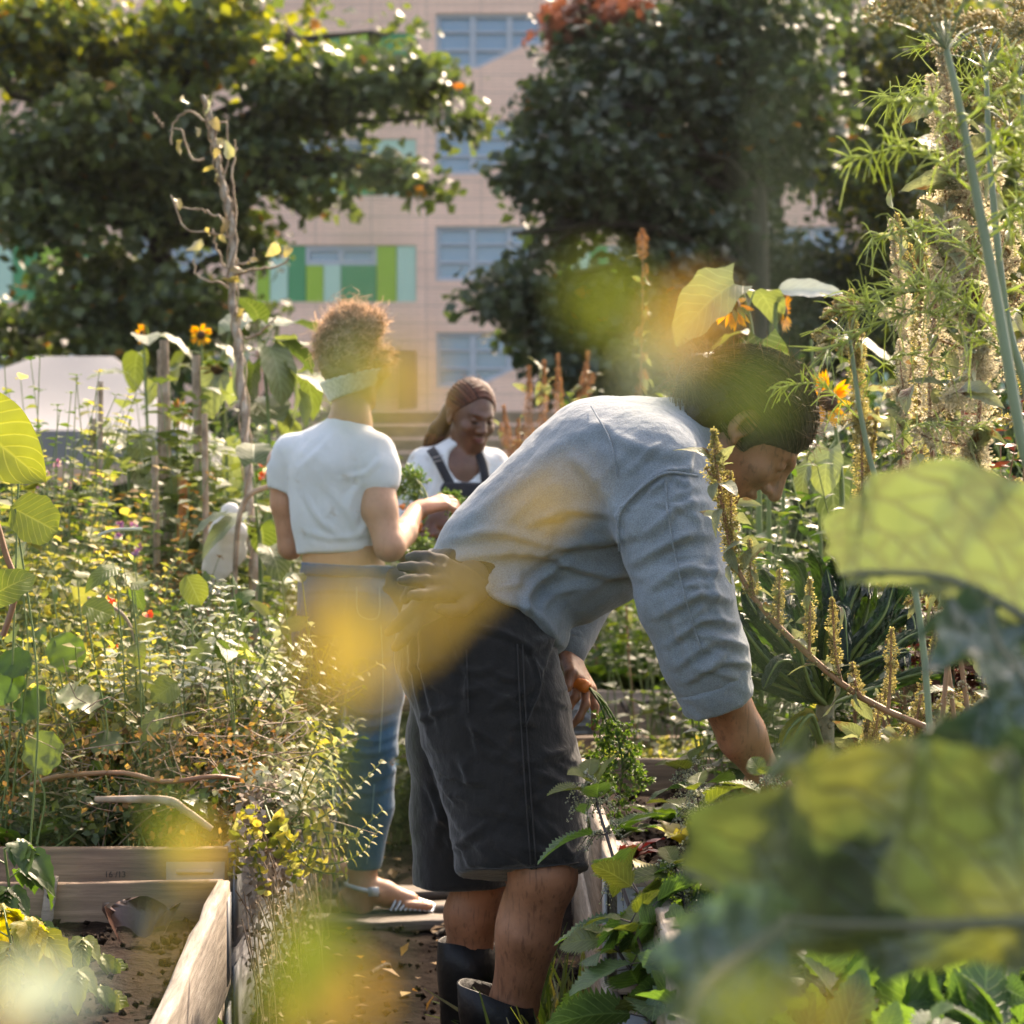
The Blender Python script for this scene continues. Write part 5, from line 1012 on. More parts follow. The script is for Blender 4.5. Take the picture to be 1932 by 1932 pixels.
st = Geo(); beam(st, P(86, 1765, 3.86), P(98, 1652, 3.885), .011, .004, n=6, wob=.001, up=(0, 1, 0)); sto = st.build('stick', M_wA, None, origin=P(86, 1765, 3.86)); tag(sto, 'flat wooden plant marker leaning on the empty bed\'s back board', 'plant marker')
g = Geo(); pts = [P(86+i*1.25+(4 if i % 2 else -4), 1750-i*10, 3.872) for i in range(9)]; tube(g, curve(pts, 30), .0016, 4); g.build('scribble', M_stamp, sto)
# crumpled brown plastic pot in the soil
g = Geo(); c0 = P(265, 1752, 3.7); a = np.linspace(0, PI*1.2, 16); R_ = []
for j, (r, z) in enumerate([(.04, -.01), (.055, .02), (.062, .035), (.058, .038)]): R_.append(np.stack([c0[0]+np.cos(a)*r*(1+.15*np.sin(a*5+j)), c0[1]+np.sin(a)*r*.8, c0[2]+z+.012*np.sin(a*3+j)], 1))
V = np.concatenate(R_); g.add(V, [[i*16+j, i*16+j+1, (i+1)*16+j+1, (i+1)*16+j] for i in range(3) for j in range(15)]); tag(g.build('flower_pot', solid('brown plastic', [(.07, .035, .025)], .3, 30, .3), None, origin=c0-[0, 0, .01]), 'crushed brown plastic pot half buried in the empty bed', 'flower pot')
# stepping planks on the path
for i, (y, x0, x1, r_) in enumerate([(5.62, -.60, -.08, .02), (5.86, -.52, -.06, -.03), (6.12, -.62, -.10, .015)]):
    g = Geo(); beam(g, (x0, y, .035), (x1, y+r_, .038), .055, .014, n=8, wob=.003); tag(g.build('plank', wood('muddy plank', (.04, .03, .022), (.13, .10, .075), (.24, .19, .15), .55), None, origin=(x0, y, .02)), ['muddy plank nearest the camera under the clear sandal', 'middle muddy plank across the path', 'far muddy plank behind the woman\'s heels'][i], 'plank', 'muddy planks across the path')
# twigs on the path
for i, (a, b) in enumerate([((980/3+644-150, 1716, 5.4), (850, 1697, 5.45)), ((700, 1830, 4.9), (735, 1790, 5.0))]):
    g = Geo(); pa, pb = P(*a), P(*b); pa[2] = pb[2] = .045; tube(g, curve([pa, (pa+pb)/2+[.01, .01, .008], pb], 8), [.006, .004], 6); tag(g.build('twig', M_bark, None, origin=pa), ['dry twig lying on the mud by the planks', 'short twig on the mud in front of the planks'][i], 'twig')
# white party tent
TD = 15.0; tn = empty('party_tent', (P(100, 800, TD)[0], TD+1.5, 0), 'white party tent roof behind the left plants', 'tent')
M_canvas = cloth('white tent canvas', [(.22, .215, .225), (.26, .25, .26)], wstr=0, nsc=.6, trans=.25)
x0, x1, y0, y1 = P(-330, 0, TD)[0], P(335, 0, TD)[0], TD, TD+3.2; ze = P(0, 812, TD)[2]; zr = P(0, 672, TD+1.6)[2]
g = Geo(); rx0, rx1 = P(70, 0, TD+1.6)[0], P(214, 0, TD+1.6)[0]; ym = (y0+y1)/2; n = 14
def sag(a, b, c, d, m=12):
    a, b, c, d = map(np.array, (a, b, c, d)); V = []
    for i in range(m+1):
        for j in range(m+1):
            s_, t = i/m, j/m; p = (a*(1-s_)+b*s_)*(1-t)+(d*(1-s_)+c*s_)*t; V.append(p-[0, 0, .10*math.sin(PI*s_)*math.sin(PI*t)])
    g.add(V, [[i*(m+1)+j, (i+1)*(m+1)+j, (i+1)*(m+1)+j+1, i*(m+1)+j+1] for i in range(m) for j in range(m)])
ra, rb = (rx0, ym, zr), (rx1, ym, zr); sag((x0, y0, ze), (x1, y0, ze), rb, ra); sag((x1, y0, ze), (x1, y1, ze), rb, rb); sag((x1, y1, ze), (x0, y1, ze), ra, rb); sag((x0, y1, ze), (x0, y0, ze), ra, ra)
g.build('roof', M_canvas, tn); g = Geo()
for a, b in (((x0, y0), (x1, y0)), ((x1, y0), (x1, y1)), ((x1, y1), (x0, y1)), ((x0, y1), (x0, y0))):
    xs = np.linspace(0, 1, 40)[:, None]; l = np.array([[*a, ze]])*(1-xs)+np.array([[*b, ze]])*xs; w_ = .03*np.sin(xs*40)[:, 0]; low = l-[0, 0, .26]; low[:, 2] += w_*.6; low[:, 1] += w_*.4; V = np.concatenate([l, low]); g.add(V, [[i, i+1, 41+i, 40+i] for i in range(39)])
g.build('valance', M_canvas, tn)
for x in (x0+.05, x1-.05):
    for y in (y0+.05, y1-.05): g = Geo(); tube(g, [(x, y, 0), (x, y, ze)], .03, 8); g.build('pole', M_zinc, tn)
# ------------------------------------------------------------------ garden plants: kinds
G = lambda *a: a
M_lemon = leafmat('yellow green herb leaves', [(.14, .17, .05), (.25, .25, .07), (.44, .36, .11), (.20, .21, .07), (.52, .42, .16), (.42, .42, .28), (.16, .18, .07)], .55, .5, .4, (1.5, 1.5, .6), nsc=40)
M_mid = leafmat('mid green leaves', [(.035, .06, .022), (.055, .085, .028), (.08, .11, .035), (.12, .14, .04)], .45, .42, .5, (1.6, 1.8, .5), nsc=24)
M_grn = leafmat('bright green leaves', [(.045, .085, .022), (.075, .12, .03), (.11, .16, .04)], .5, .4, .5, (1.5, 1.7, .5), nsc=24)
M_nettle = leafmat('nettle leaves', [(.05, .10, .045), (.065, .12, .05), (.085, .14, .055)], .42, .5, .45, (1.9, 2.0, .5), nsc=60, vein=.55)
M_nettleT = leafmat('olive nettle tips', [(.08, .11, .03), (.11, .13, .035)], .45, .5, .4, (1.6, 1.5, .5), nsc=60, vein=.5)
M_silver = leafmat('silvery leaves', [(.30, .32, .24), (.46, .46, .36), (.54, .50, .34), (.20, .22, .13)], .35, .5, .5, (1.2, 1.3, .8), nsc=40)  # silver tone, also holds the white light on some herb leaves
M_amleaf = leafmat('spotted amaranth leaves', [(.16, .19, .09), (.27, .29, .20), (.21, .23, .14)], .42, .5, .45, (1.2, 1.2, .7), blotch=((.12, .055, .025), .56), nsc=50, vein=.4)
M_amfl = leafmat('khaki flower spikes', [(.22, .20, .09), (.33, .30, .15), (.45, .41, .24), (.26, .23, .12)], .5, .6, .35, (1.5, 1.4, .8), nsc=80)
M_rustfl = leafmat('rusty seed spikes', [(.20, .10, .05), (.30, .17, .09), (.38, .24, .14)], .4, .7, .3, (1.4, 1.1, .7), nsc=80)
M_stemR = solid('reddish stem', [(.22, .09, .05), (.30, .17, .08)], .5, 12, .2, 60)
M_stemG = solid('green stem', [(.08, .13, .03), (.15, .20, .06)], .5, 12, .2, 60)
M_stemK = solid('dark purple stem', [(.022, .014, .016), (.05, .03, .028)], .4, 12, .2, 60)
M_dry = solid('dry stem', [(.16, .11, .07), (.30, .22, .15), (.40, .32, .24)], .85, 20, .5, 90)
M_dryleaf = leafmat('withered leaves', [(.20, .11, .045), (.30, .19, .08), (.14, .075, .035), (.38, .27, .10)], .4, .7, .3, (1.4, 1.2, .7), nsc=30)
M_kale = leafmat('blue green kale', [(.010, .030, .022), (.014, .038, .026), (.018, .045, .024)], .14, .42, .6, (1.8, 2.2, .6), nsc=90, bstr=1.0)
M_kaleL = leafmat('sunlit green kale', [(.03, .065, .02), (.042, .085, .025)], .4, .4, .5, (1.5, 1.6, .5), nsc=90, bstr=1.0, vein=.4)  # brighter copy of the kale, sunlight put into its green
M_sunl = leafmat('sunflower leaves', [(.05, .08, .03), (.08, .11, .04), (.13, .15, .06), (.20, .23, .16)], .3, .5, .45, (1.6, 1.7, .5), nsc=14, vein=.35)
M_petal = leafmat('yellow petals', [(.75, .36, .01), (.85, .48, .015)], .45, .5, .4, (1.2, 1.0, .4), nsc=30)
M_disc = solid('sunflower disc', [(.03, .015, .008), (.10, .05, .02)], .9, 120, .8, 300)
M_red = leafmat('dark red leaves', [(.09, .014, .016), (.14, .03, .025), (.05, .014, .016), (.16, .06, .035)], .3, .5, .4, (1.3, .8, .6), nsc=30)
M_nast = leafmat('round yellow green leaves', [(.12, .17, .03), (.20, .24, .045), (.25, .25, .05)], .5, .45, .4, (1.2, 1.2, .5), nsc=12, vein=.4)
M_umb = leafmat('fennel florets', [(.48, .40, .18), (.58, .50, .30), (.38, .32, .16)], .4, .6, .3, (1.3, 1.2, .7), nsc=90)
M_fenn = leafmat('fennel threads', [(.34, .38, .18), (.46, .50, .28)], .6, .4, .5, (1.4, 1.5, .7), nsc=60)
M_grass = leafmat('grass blades', [(.05, .09, .02), (.10, .14, .035), (.22, .19, .08)], .45, .5, .4, (1.5, 1.6, .6), nsc=20)
M_white = leafmat('pale sunlit leaf', [(.42, .46, .42), (.5, .53, .48)], .3, .35, .6, (1.1, 1.1, .9), nsc=12, vein=.2)  # white sunlight on the leaf put into its colour
M_stemF = solid('blue green fennel stem', [(.13, .17, .10), (.19, .24, .14)], .4, 6, .2, 60)
TL = leaf_tpl(4, 1, .24, 'lance', .35, .35); TO = leaf_tpl(3, 1, .36, 'ovate', .25, .3); TR = leaf_tpl(6, 2, .5, 'round', .1, .05, wav=.1); TS = leaf_tpl(2, 1, .34, 'ovate', .15, .25)
TN = leaf_tpl(26, 3, .36, 'ovate', .32, .22, serr=.16, wav=.03); TH = leaf_tpl(10, 3, .46, 'heart', .45, .15, wav=.08); TP = leaf_tpl(3, 1, .17, 'lance', .1, .2); TK = leaf_tpl(18, 3, .12, 'strap', .5, .4, wav=.35)
TB = leaf_tpl(2, 1, .26, 'round', 0, .3); TBL = leaf_tpl(6, 1, .035, 'lance', .5, .3)
OCT = (np.array([[1, 0, 0], [-1, 0, 0], [0, 1, 0], [0, -1, 0], [0, 0, 1], [0, 0, -1]], float), np.array([[0, 2, 4], [2, 1, 4], [1, 3, 4], [3, 0, 4], [2, 0, 5], [1, 2, 5], [3, 1, 5], [0, 3, 5]]))
def beads(g, pos, r, mi=0, rnd=None):
    V, F = OCT; n = len(pos); r = np.broadcast_to(r, (n,)); A = pos[:, None]+r[:, None, None]*V[None]; FF = (F[None]+(np.arange(n)*6)[:, None, None]).reshape(-1, 3); g.add(A.reshape(-1, 3), FF, mi, np.repeat(rng.random(n), 8))
def at_curve(c, t):
    i = np.clip(t*(len(c)-1), 0, len(c)-1.001); k = i.astype(int); f = (i-k)[:, None]; return c[k]*(1-f)+c[k+1]*f, nrm(c[np.minimum(k+1, len(c)-1)]-c[k])
def plant(name, label, base, cat='plant', group=None): return empty(name, base, label, cat, group)
def herb(label, c, R, h, ns, mat, stem=M_stemG, ls=.022, pairs=12, name='herb_plant', tpl=TS, group='bushy herbs in the left bed', lean=(0, 0), z0=None, droop=.15, cat='herb', t0=.25):
    c = np.array(c, float); root = plant(name, label, c, cat, group); g = Geo(); lg = Geo()
    for i in range(ns):
        b = c+np.array([rng.normal(0, R*.35), rng.normal(0, R*.35), 0]); a = rng.uniform(0, 2*PI); rr = R*rng.random()**.5; hh = h*rng.uniform(.55, 1.05)
        tip = c+np.array([math.cos(a)*rr+lean[0]*hh, math.sin(a)*rr+lean[1]*hh, hh]); mid = (b+tip)/2+np.array([rng.normal(0, R*.12), rng.normal(0, R*.12), hh*.12]); tip[2] -= droop*rr
        cv = curve([b, mid, tip], 12); tube(g, cv, [.0028, .0012], 4, 0, rng.random(), cap=False)
        t = np.linspace(t0, 1, pairs); t = np.repeat(t, 2)+rng.normal(0, .008, pairs*2); p, tg = at_curve(cv, np.clip(t, 0, 1)); ang = np.tile([0, PI], pairs)+np.repeat(np.arange(pairs), 2)*PI/2+rng.normal(0, .3, pairs*2)
        x = nrm(np.cross(tg, [.3, .2, 1.])); y = np.cross(tg, x); d = nrm(x*np.cos(ang)[:, None]+y*np.sin(ang)[:, None]+tg*.45+[0, 0, -.1])
        scatter(lg, tpl, p, d, nrm(tg+[0, 0, .6]+rng.normal(0, .2, p.shape)), ls*rng.uniform(.6, 1.2, len(p))*(1.15-.5*t), np.clip(rng.normal(rng.random(), .22, len(p)), 0, 1))
    g.build('stems', stem, root); lg.build('leaves', mat, root); return root
def spike(g, pts, r, mi=0, dens=1.0, bl=.0055):
    c = curve(pts, 16); L = np.linalg.norm(np.diff(c, axis=0), axis=1).sum(); n = int(L*9500*dens*(r/.012)); t = rng.random(n); p, tg = at_curve(c, t); d = rdir(n); d = nrm(d-tg*(d*tg).sum(1)[:, None]*.75+tg*.25)
    lump = 1+.28*np.sin(t*L*260+3*d[:, 0])+.2*np.sin(t*L*110); rr = r*np.clip((1-t)*3.2, .25, 1)*np.clip(t*6+.45, 0, 1)*lump; p = p+d*(rr*rng.random(n)**.5)[:, None]
    scatter(g, TB, p, d, rdir(n), bl*rng.uniform(.6, 1.2, n), None, mi, wx=rng.uniform(.8, 1.6, n))
def amaranth(label, stem, tips, leaves=14, r=.011, ls=.055, mat=M_amfl, stemr=.0055, name='amaranth_plant', group='amaranths in seed', dens=1.0, smat=M_stemR, frac=.45):
    """stem: points base to tip; tips: side spikes (attach fraction, tip point)"""
    c = curve(stem, 30); root = plant(name, label, c[0], 'amaranth' if name.startswith('am') else 'plant', group); g = Geo(); tube(g, c, [stemr, stemr*.8, stemr*.4], 7, 0, rng.random()); fg = Geo(); lg = Geo()
    spike(fg, c[int(30*(1-frac)):], r, 0, dens)
    P_, D_, S_ = [], [], []
    for t, tp in tips:
        if group == 'amaranths in seed' and label.startswith('amaranth arching'):
            i_ = np.argmin(np.abs(c[:, 0]-tp[0]-.006)+np.where(c[:, 2] > tp[2], 9, 0)); t = i_/29
        p, tg = at_curve(c, np.array([t])); p = p[0]; tp = np.array(tp, float); m = (p+tp)/2+np.array([(tp[0]-p[0])*.15, 0, -abs(tp[2]-p[2])*.12]); b = curve([p, m, tp], 14); tube(g, b, [stemr*.5, stemr*.25], 5, 0, rng.random(), cap=False)
        L = np.linalg.norm(tp-p); f0 = max(.0, 1-.085/max(L, .01)); spike(fg, b[int(13*f0*.9):], r*.72, 0, dens*1.2, .0045)
        for q in rng.random(max(3, int(L*22))): pp, tt = at_curve(b, np.array([q])); P_.append(pp[0]); D_.append(rdir(1, .1)[0]); S_.append(rng.uniform(.35, .75)); 
        n_ = int(L*24)
        for q in rng.random(n_): pp, tt = at_curve(b, np.array([q])); beads(fg, pp+rng.normal(0, .004, (9, 3)), .0022)
    for q in rng.random(leaves): pp, tt = at_curve(c, np.array([.15+q*.8])); P_.append(pp[0]); D_.append(rdir(1, .0)[0]); S_.append(rng.uniform(.6, 1.2))
    if P_:
        P_ = np.array(P_); D_ = np.array(D_); S_ = np.array(S_)
        for kx in range(3):
            s_ = np.arange(len(P_)) % 3 == kx
            if s_.any():
                tp_ = leaf_tpl(9, 2, .26, 'ovate', [.35, .7, .55][kx], .3, wav=.10, tw=[.4, -.9, 1.4][kx]); scatter(lg, tp_, P_[s_]+D_[s_]*.012, D_[s_], rdir(s_.sum(), 1.2), ls*S_[s_])
                for a_, b_ in zip(P_[s_], D_[s_]): tube(lg, [a_, a_+b_*.013], .0008, 4)
    for q in np.arange(.12, 1-frac, .035): pp, tt = at_curve(c, np.array([q])); beads(fg, pp+rng.normal(0, .006, (16, 3)), .0024)
    g.build('stem', smat, root); fg.build('flower_spikes', mat, root)
    if lg.n: lg.build('leaves', M_amleaf, root)
    return root
def nettle(label, stem, ls=.105, np_=7, t0=.1, r=.0042, top=True, group='stinging nettles', pet=.03, flowers=True):
    c = curve(stem, 40); root = plant('nettle_plant', label, c[0], 'nettle', group); g = Geo(); tube(g, c, [r, r*.8, r*.35], 6); fg = Geo()
    ang = rng.uniform(0, PI)
    for i in range(np_):
        t = t0+(1-t0)*(i/(np_-1))**.85; p, tg = at_curve(c, np.array([min(t, .999)])); p = p[0]; tg = tg[0]; x = nrm(np.cross(tg, (.2, 1, .1))); y = np.cross(tg, x)
        ang = (0.15 if i % 2 == 0 else PI/2+.15)+rng.normal(0, .25); sc = ls*(1-.55*(i/(np_-1))**2)*rng.uniform(.85, 1.12)
        for s_ in (0, PI):
            d = nrm(x*math.cos(ang+s_)+y*math.sin(ang+s_)+tg*(.35 if i < np_-2 else .9)+rng.normal(0, .08, 3)); e = p+d*pet*(1-.6*i/np_); tube(g, [p, e], [.0013, .0009], 4, cap=False)
            lf = Geo(); tp_ = leaf_tpl(30, 3, .34, 'ovate', rng.uniform(.2, .5), rng.uniform(.15, .4), serr=.26, wav=.035, tw=rng.normal(0, .3)); dd = nrm(d+[0, 0, -.15]); scatter(lf, tp_, e[None], dd, nrm(tg+rng.normal(0, .25, 3)), sc, np.array([rng.random()]))
            lf.build('leaf', M_nettleT if i >= np_-2 or rng.random() < .14 else M_nettle, root)
            if flowers and i > np_*.25:
                for _ in range(4):
                    dd = nrm(x*math.cos(ang+s_+rng.normal(0, .9))+y*math.sin(ang+s_+rng.normal(0, .9))+rng.normal(0, .3, 3)); L_ = rng.uniform(.02, .05); cc = curve([p, p+dd*L_*.5+[0, 0, .004], p+dd*L_+[0, 0, -L_*.5]], 8); tube(g, cc, .0006, 3, cap=False)
                    q, _t = at_curve(cc, rng.random(26)*.85+.15); beads(fg, q+rng.normal(0, .0022, q.shape), rng.uniform(.0012, .0021, len(q)))
    g.build('stem', M_stemK, root)
    if fg.n: fg.build('flower_strings', M_silver, root)
    return root
def sunflower(label, stem, lv, head=None, hdir=(0, -1, 0), hs=.06, drooph=False, group='sunflowers', r=.008, ls=.16, mat=M_sunl, pet=True, lmats=None):
    c = curve(stem, 24); root = plant('sunflower', label, c[0], 'sunflower', group); g = Geo(); tube(g, c, [r, r*.8, r*.5], 7)
    for i in range(lv):
        t = rng.uniform(.25, .97); p, tg = at_curve(c, np.array([t])); p = p[0]; d = rdir(1, .25)[0]; d[1] *= .7; d = nrm(d); e = p+d*rng.uniform(.04, .1)+[0, 0, .02]; tube(g, [p, e], [.003, .002], 5, cap=False)
        lf = Geo(); scatter(lf, leaf_tpl(10, 3, .42, 'heart', rng.uniform(.3, .9), .2, wav=.08), e[None], nrm(d+[0, 0, -.5]), nrm([d[0]*.5, d[1]*.5-.2, 1]), ls*rng.uniform(.6, 1.1), np.array([rng.random()])); lf.build('leaf', mat, root)
    if head is not None:
        hd = np.array(head, float); f = nrm(hdir); X = nrm(np.cross(f, (0.01, 0, 1))); Z = np.cross(X, f); tube(g, curve([c[-1], (c[-1]+hd)/2+[0, 0, .02], hd-f*.01], 8), [r*.5, r*.45], 6)
        dg = Geo(); a = np.linspace(0, 2*PI, 20, endpoint=False); V = [hd+f*.012]; 
        for rr, dz in ((.5, .009), (.9, .004), (1, -.006), (.6, -.014)): V += [hd+(X*math.cos(q)+Z*math.sin(q))*hs*.42*rr+f*dz for q in a]
        F3 = [[0, 1+i, 1+(i+1) % 20] for i in range(20)]; F4 = [[1+j*20+i, 1+(j+1)*20+i, 1+(j+1)*20+(i+1) % 20, 1+j*20+(i+1) % 20] for j in range(3) for i in range(20)]
        dg.add(V, F4); dg.add([V[0]]+V[1:21], F3); dg.build('disc', M_disc, root); pg = Geo(); n = 34 if pet else 14; aa = rng.uniform(0, 2*PI, n); rd = np.outer(np.cos(aa), X)+np.outer(np.sin(aa), Z)
        scatter(pg, leaf_tpl(4, 1, .17, 'lance', -.15, .1), hd+rd*hs*.36, nrm(rd+f*rng.uniform(-.1, .35, (n, 1))), f, hs*rng.uniform(.55, .8, n)); pg.build('petals', M_petal if pet else M_dryleaf, root)
        bg_ = Geo(); aa = rng.uniform(0, 2*PI, 16); rd = np.outer(np.cos(aa), X)+np.outer(np.sin(aa), Z); scatter(bg_, TL, hd+rd*hs*.3-f*.012, nrm(rd-f*.4), -f, hs*.6); bg_.build('sepals', M_mid, root)
    g.build('stem', M_stemG, root); return root
def climber(label, pole, n_leaf, name='bean_vine', group=None, mat=M_dryleaf, pr=.012, wob=.05): pass
def rosette(label, c, n, ls, mat, tpl=None, up=.9, name='lettuce', cat='lettuce', group='leafy greens', hw=None):
    root = plant(name, label, c, cat, group)
    for i in range(n):
        a = i*2.4+rng.normal(0, .2); u = up*(1-.6*i/n)+.1; d = nrm([math.cos(a), math.sin(a), u*1.4]); lf = Geo(); tp_ = tpl or leaf_tpl(12, 3, rng.uniform(.3, .38), 'ovate', .35, .25, wav=.16)
        scatter(lf, tp_, np.array(c)[None]+d*.01, d, nrm([-d[0]*.7, -d[1]*.7, 1.0]), ls*rng.uniform(.7, 1.1), np.array([rng.random()])); lf.build('leaf', mat, root)
    return root
def stuff_cover(name, region, n, tpl, mat, ls, z=(0, .1), up=.5, label=None):
    g = Geo(); x0, x1, y0, y1 = region; p = np.stack([rng.uniform(x0, x1, n), rng.uniform(y0, y1, n), rng.uniform(z[0], z[1], n)], 1); scatter(g, tpl, p, rdir(n, up), rdir(n, .6), ls*rng.uniform(.5, 1.3, n)); return tag(g.build(name, mat, None, origin=((x0+x1)/2, (y0+y1)/2, 0)), kind='stuff')
def stake(label, a, b, r=.012, mat=M_dry, name='garden_stake', group='stakes among the left plants'):
    g = Geo(); c = curve([a, (np.array(a)+b)/2+rng.normal(0, .008, 3), b], 12); tube(g, c, [r, r*.9], 7); return tag(g.build(name, mat, None, origin=a), label, 'stake', group)
def ground(u, v, d, z=0.0): p = P(u, v, d); p[2] = z; return p
# ------------------------------------------------------------------ plants at the right
nettle('nettle whose dark stem crosses the pale bed wall, its tip against the black shorts', [ground(1330, 0, 3.05, .25), P(1235, 1835, 3.2), P(1180, 1690, 3.25), P(1130, 1530, 3.3), P(1112, 1480, 3.3)], .105, 8, .12)
nettle('nettle with its top leaves in front of the bent man\'s hand', [ground(1480, 0, 3.05, .3), P(1475, 1700, 3.15), P(1462, 1560, 3.2), P(1445, 1475, 3.2)], .11, 6, .12)
nettle('nettle between the bed soil and the big blurred leaf', [ground(1400, 0, 3.0, .3), P(1360, 1720, 3.1), P(1330, 1580, 3.15), P(1315, 1500, 3.15)], .10, 6, .1)
nettle('low nettle at the bottom edge beside the black boots', [ground(1280, 0, 2.9, .15), P(1240, 1900, 3.0), P(1210, 1790, 3.0), P(1190, 1740, 3.0)], .11, 5, .0, flowers=False)
nettle('low nettle at the bottom edge under the big blurred leaf', [ground(1400, 0, 2.8, .2), P(1360, 1900, 2.9), P(1340, 1830, 2.9), P(1325, 1770, 2.9)], .10, 5, .0, flowers=False)
nettle('leaning nettle crossing the first one low beside the bed wall', [ground(1440, 0, 2.75, .3), P(1330, 1850, 3.0), P(1240, 1740, 3.05), P(1190, 1660, 3.1)], .10, 7, .15, flowers=False)
nettle('nettle with a big face on leaf at the foot of the bed wall', [ground(1230, 0, 2.9, .0), P(1230, 1990, 3.05), P(1215, 1880, 3.1), P(1170, 1800, 3.12), P(1150, 1770, 3.12)], .12, 6, .35, flowers=False)
nettle('tallest nettle right of the bed corner, under the soil edge', [ground(1330, 0, 3.0, .3), P(1310, 1800, 3.1), P(1290, 1700, 3.15), P(1275, 1640, 3.15)], .10, 6, .15)
nettle('nettle with broad leaves in the bottom right corner', [ground(1600, 0, 2.6, .15), P(1560, 1930, 2.7), P(1540, 1870, 2.7), P(1510, 1830, 2.7)], .10, 5, .0, flowers=False)
nettle('nettle tip above the soil left of the man\'s wrist', [ground(1330, 0, 3.55, .42), P(1318, 1560, 3.5), P(1310, 1480, 3.5), P(1300, 1450, 3.5)], .085, 5, .1)
AG = 'amaranths in seed'
D0 = 3.35
amaranth('amaranth arching from the right edge, its top spike before the blue grey sleeve', [ground(1960, 0, 3.2, .0), P(1930, 1500, D0), P(1830, 1410, D0), P(1640, 1325, D0), P(1530, 1240, D0), P(1440, 1150, D0), P(1390, 1070, D0), P(1368, 980, D0), P(1352, 880, D0), P(1347, 812, D0)],
         [(.60, P(1471, 1074, D0)), (.54, P(1528, 1092, D0)), (.50, P(1570, 1129, D0)), (.73, P(1414, 1018, D0)), (.42, P(1682, 1185, D0)), (.88, P(1332, 882, D0)), (.88, P(1378, 890, D0)), (.45, P(1608, 1250, D0))], 24, .0125, .047, frac=.36, stemr=.0062)
def am(label, u, v, d, lean, ntip, r=.012, H=None, mat=M_amfl, frac=.5, leaves=12, dens=1.0, smat=M_stemR, ls=.055, spread=60, name='amaranth_plant', group=AG):
    base = ground(u+lean, 0, d, 0); top = P(u, v, d); pts = [base, base*.6+top*.4+np.array([rng.normal(0, .03), 0, 0]), base*.25+top*.75+np.array([rng.normal(0, .035), 0, 0]), top]; hpx = (base[2]-top[2])
    tips = []
    for i in range(ntip):
        t = rng.uniform(.45, .9); s_ = (-1)**i; p = base+(top-base)*t; tips.append((t, p+np.array([s_*rng.uniform(.2, 1)*spread*d/FPX, rng.normal(0, .04), rng.uniform(.07, .2)])))
    return amaranth(label, pts, tips, leaves, r if r > .0165 else r*.72, ls, mat, .0045, name, group, dens, smat, frac)
am('tall pale amaranth with a thick white lit plume behind the fennel stalk', 1775, 95, 2.95, 20, 22, .021, frac=.55, leaves=10, dens=.9, spread=60, ls=.09, mat=leafmat('lit white plume', [(.42, .39, .28), (.55, .52, .42), (.65, .62, .52)], .6, .5, .4, (1.2, 1.1, .9), nsc=80))  # sunlight on the plumes put into their whitened colour
FP = MATS['lit white plume']
am('slim amaranth with its tip beside the lit white plume', 1682, 415, 4.3, 15, 8, .017, frac=.45, leaves=8, spread=34, mat=FP)
am('white lit amaranth right of the thick plume, behind the fennel stalk', 1815, 250, 3.0, 15, 14, .0170, frac=.35, leaves=12, dens=.8, spread=55, mat=FP)
am('white lit amaranth near the right edge under the yellow umbels', 1885, 330, 3.1, 5, 14, .0168, frac=.3, leaves=12, dens=.8, spread=60, mat=FP)
am('leaning white lit amaranth left of the thick plume', 1735, 560, 4.2, -10, 12, .0168, frac=.3, leaves=14, dens=.8, spread=55, mat=FP)
am('amaranth column directly right of the sunflower leaves', 1604, 548, 4.4, 20, 8, .017, frac=.55, leaves=10, spread=28)
am('amaranth with short spikes above the big upper leaf', 1742, 400, 3.3, 20, 9, .015, frac=.5, leaves=10, spread=45)
am('amaranth in front of the dark red leaves', 1700, 760, 4.3, 10, 8, .012, spread=55)
am('amaranth leaning right over the dark red leaves', 1800, 640, 3.6, -20, 9, .012, spread=60)
am('amaranth whose top touches the orange sunflower', 1655, 770, 4.4, 20, 6, .011, spread=35)
am('amaranth beyond the right end of the upper leaf', 1880, 560, 3.4, 10, 9, .013, spread=60)
am('short amaranth right of the kale trunk', 1765, 1190, 3.4, 20, 5, .010, spread=30, ls=.05)
am('short amaranth under the upper leaf\'s brown edge', 1830, 1120, 3.5, 10, 9, .011, spread=60, ls=.05)
am('short amaranth right below the upper leaf', 1690, 1250, 3.6, 15, 6, .010, spread=40, ls=.05)
am('reddish amaranth at the lower right edge', 1890, 1230, 3.7, -5, 9, .012, spread=60, mat=M_rustfl)
am('amaranth with pink stems in the bottom right', 1880, 1560, 2.9, 10, 6, .010, spread=50)
am('small amaranth between the kale and the bed corner', 1640, 1340, 3.5, 5, 6, .009, spread=35, ls=.045)
# rusty dock spikes above the man's back
for i, (u, v, w) in enumerate([(998, 690, 'first from the left'), (1027, 680, 'second from the left'), (1052, 668, 'third, the tallest'), (1110, 662, 'beside the pale stalk'), (950, 765, 'behind the braided woman\'s chin'), (978, 790, 'leaning right of her white sleeve')]):
    am('rusty dock spike above the bent man\'s back, '+w, u, v, 8.6, (-1)**i*8, 3, .020, mat=M_rustfl, frac=.42, leaves=8, dens=.45, spread=14, name='dock_plant', group='rusty dock spikes', ls=.08)
am('pale tan dock spike above the blurred leaves', 1212, 432, 7.5, 6, 9, .017, mat=M_rustfl, frac=.10, leaves=5, dens=.5, spread=16, name='dock_plant', group='rusty dock spikes')
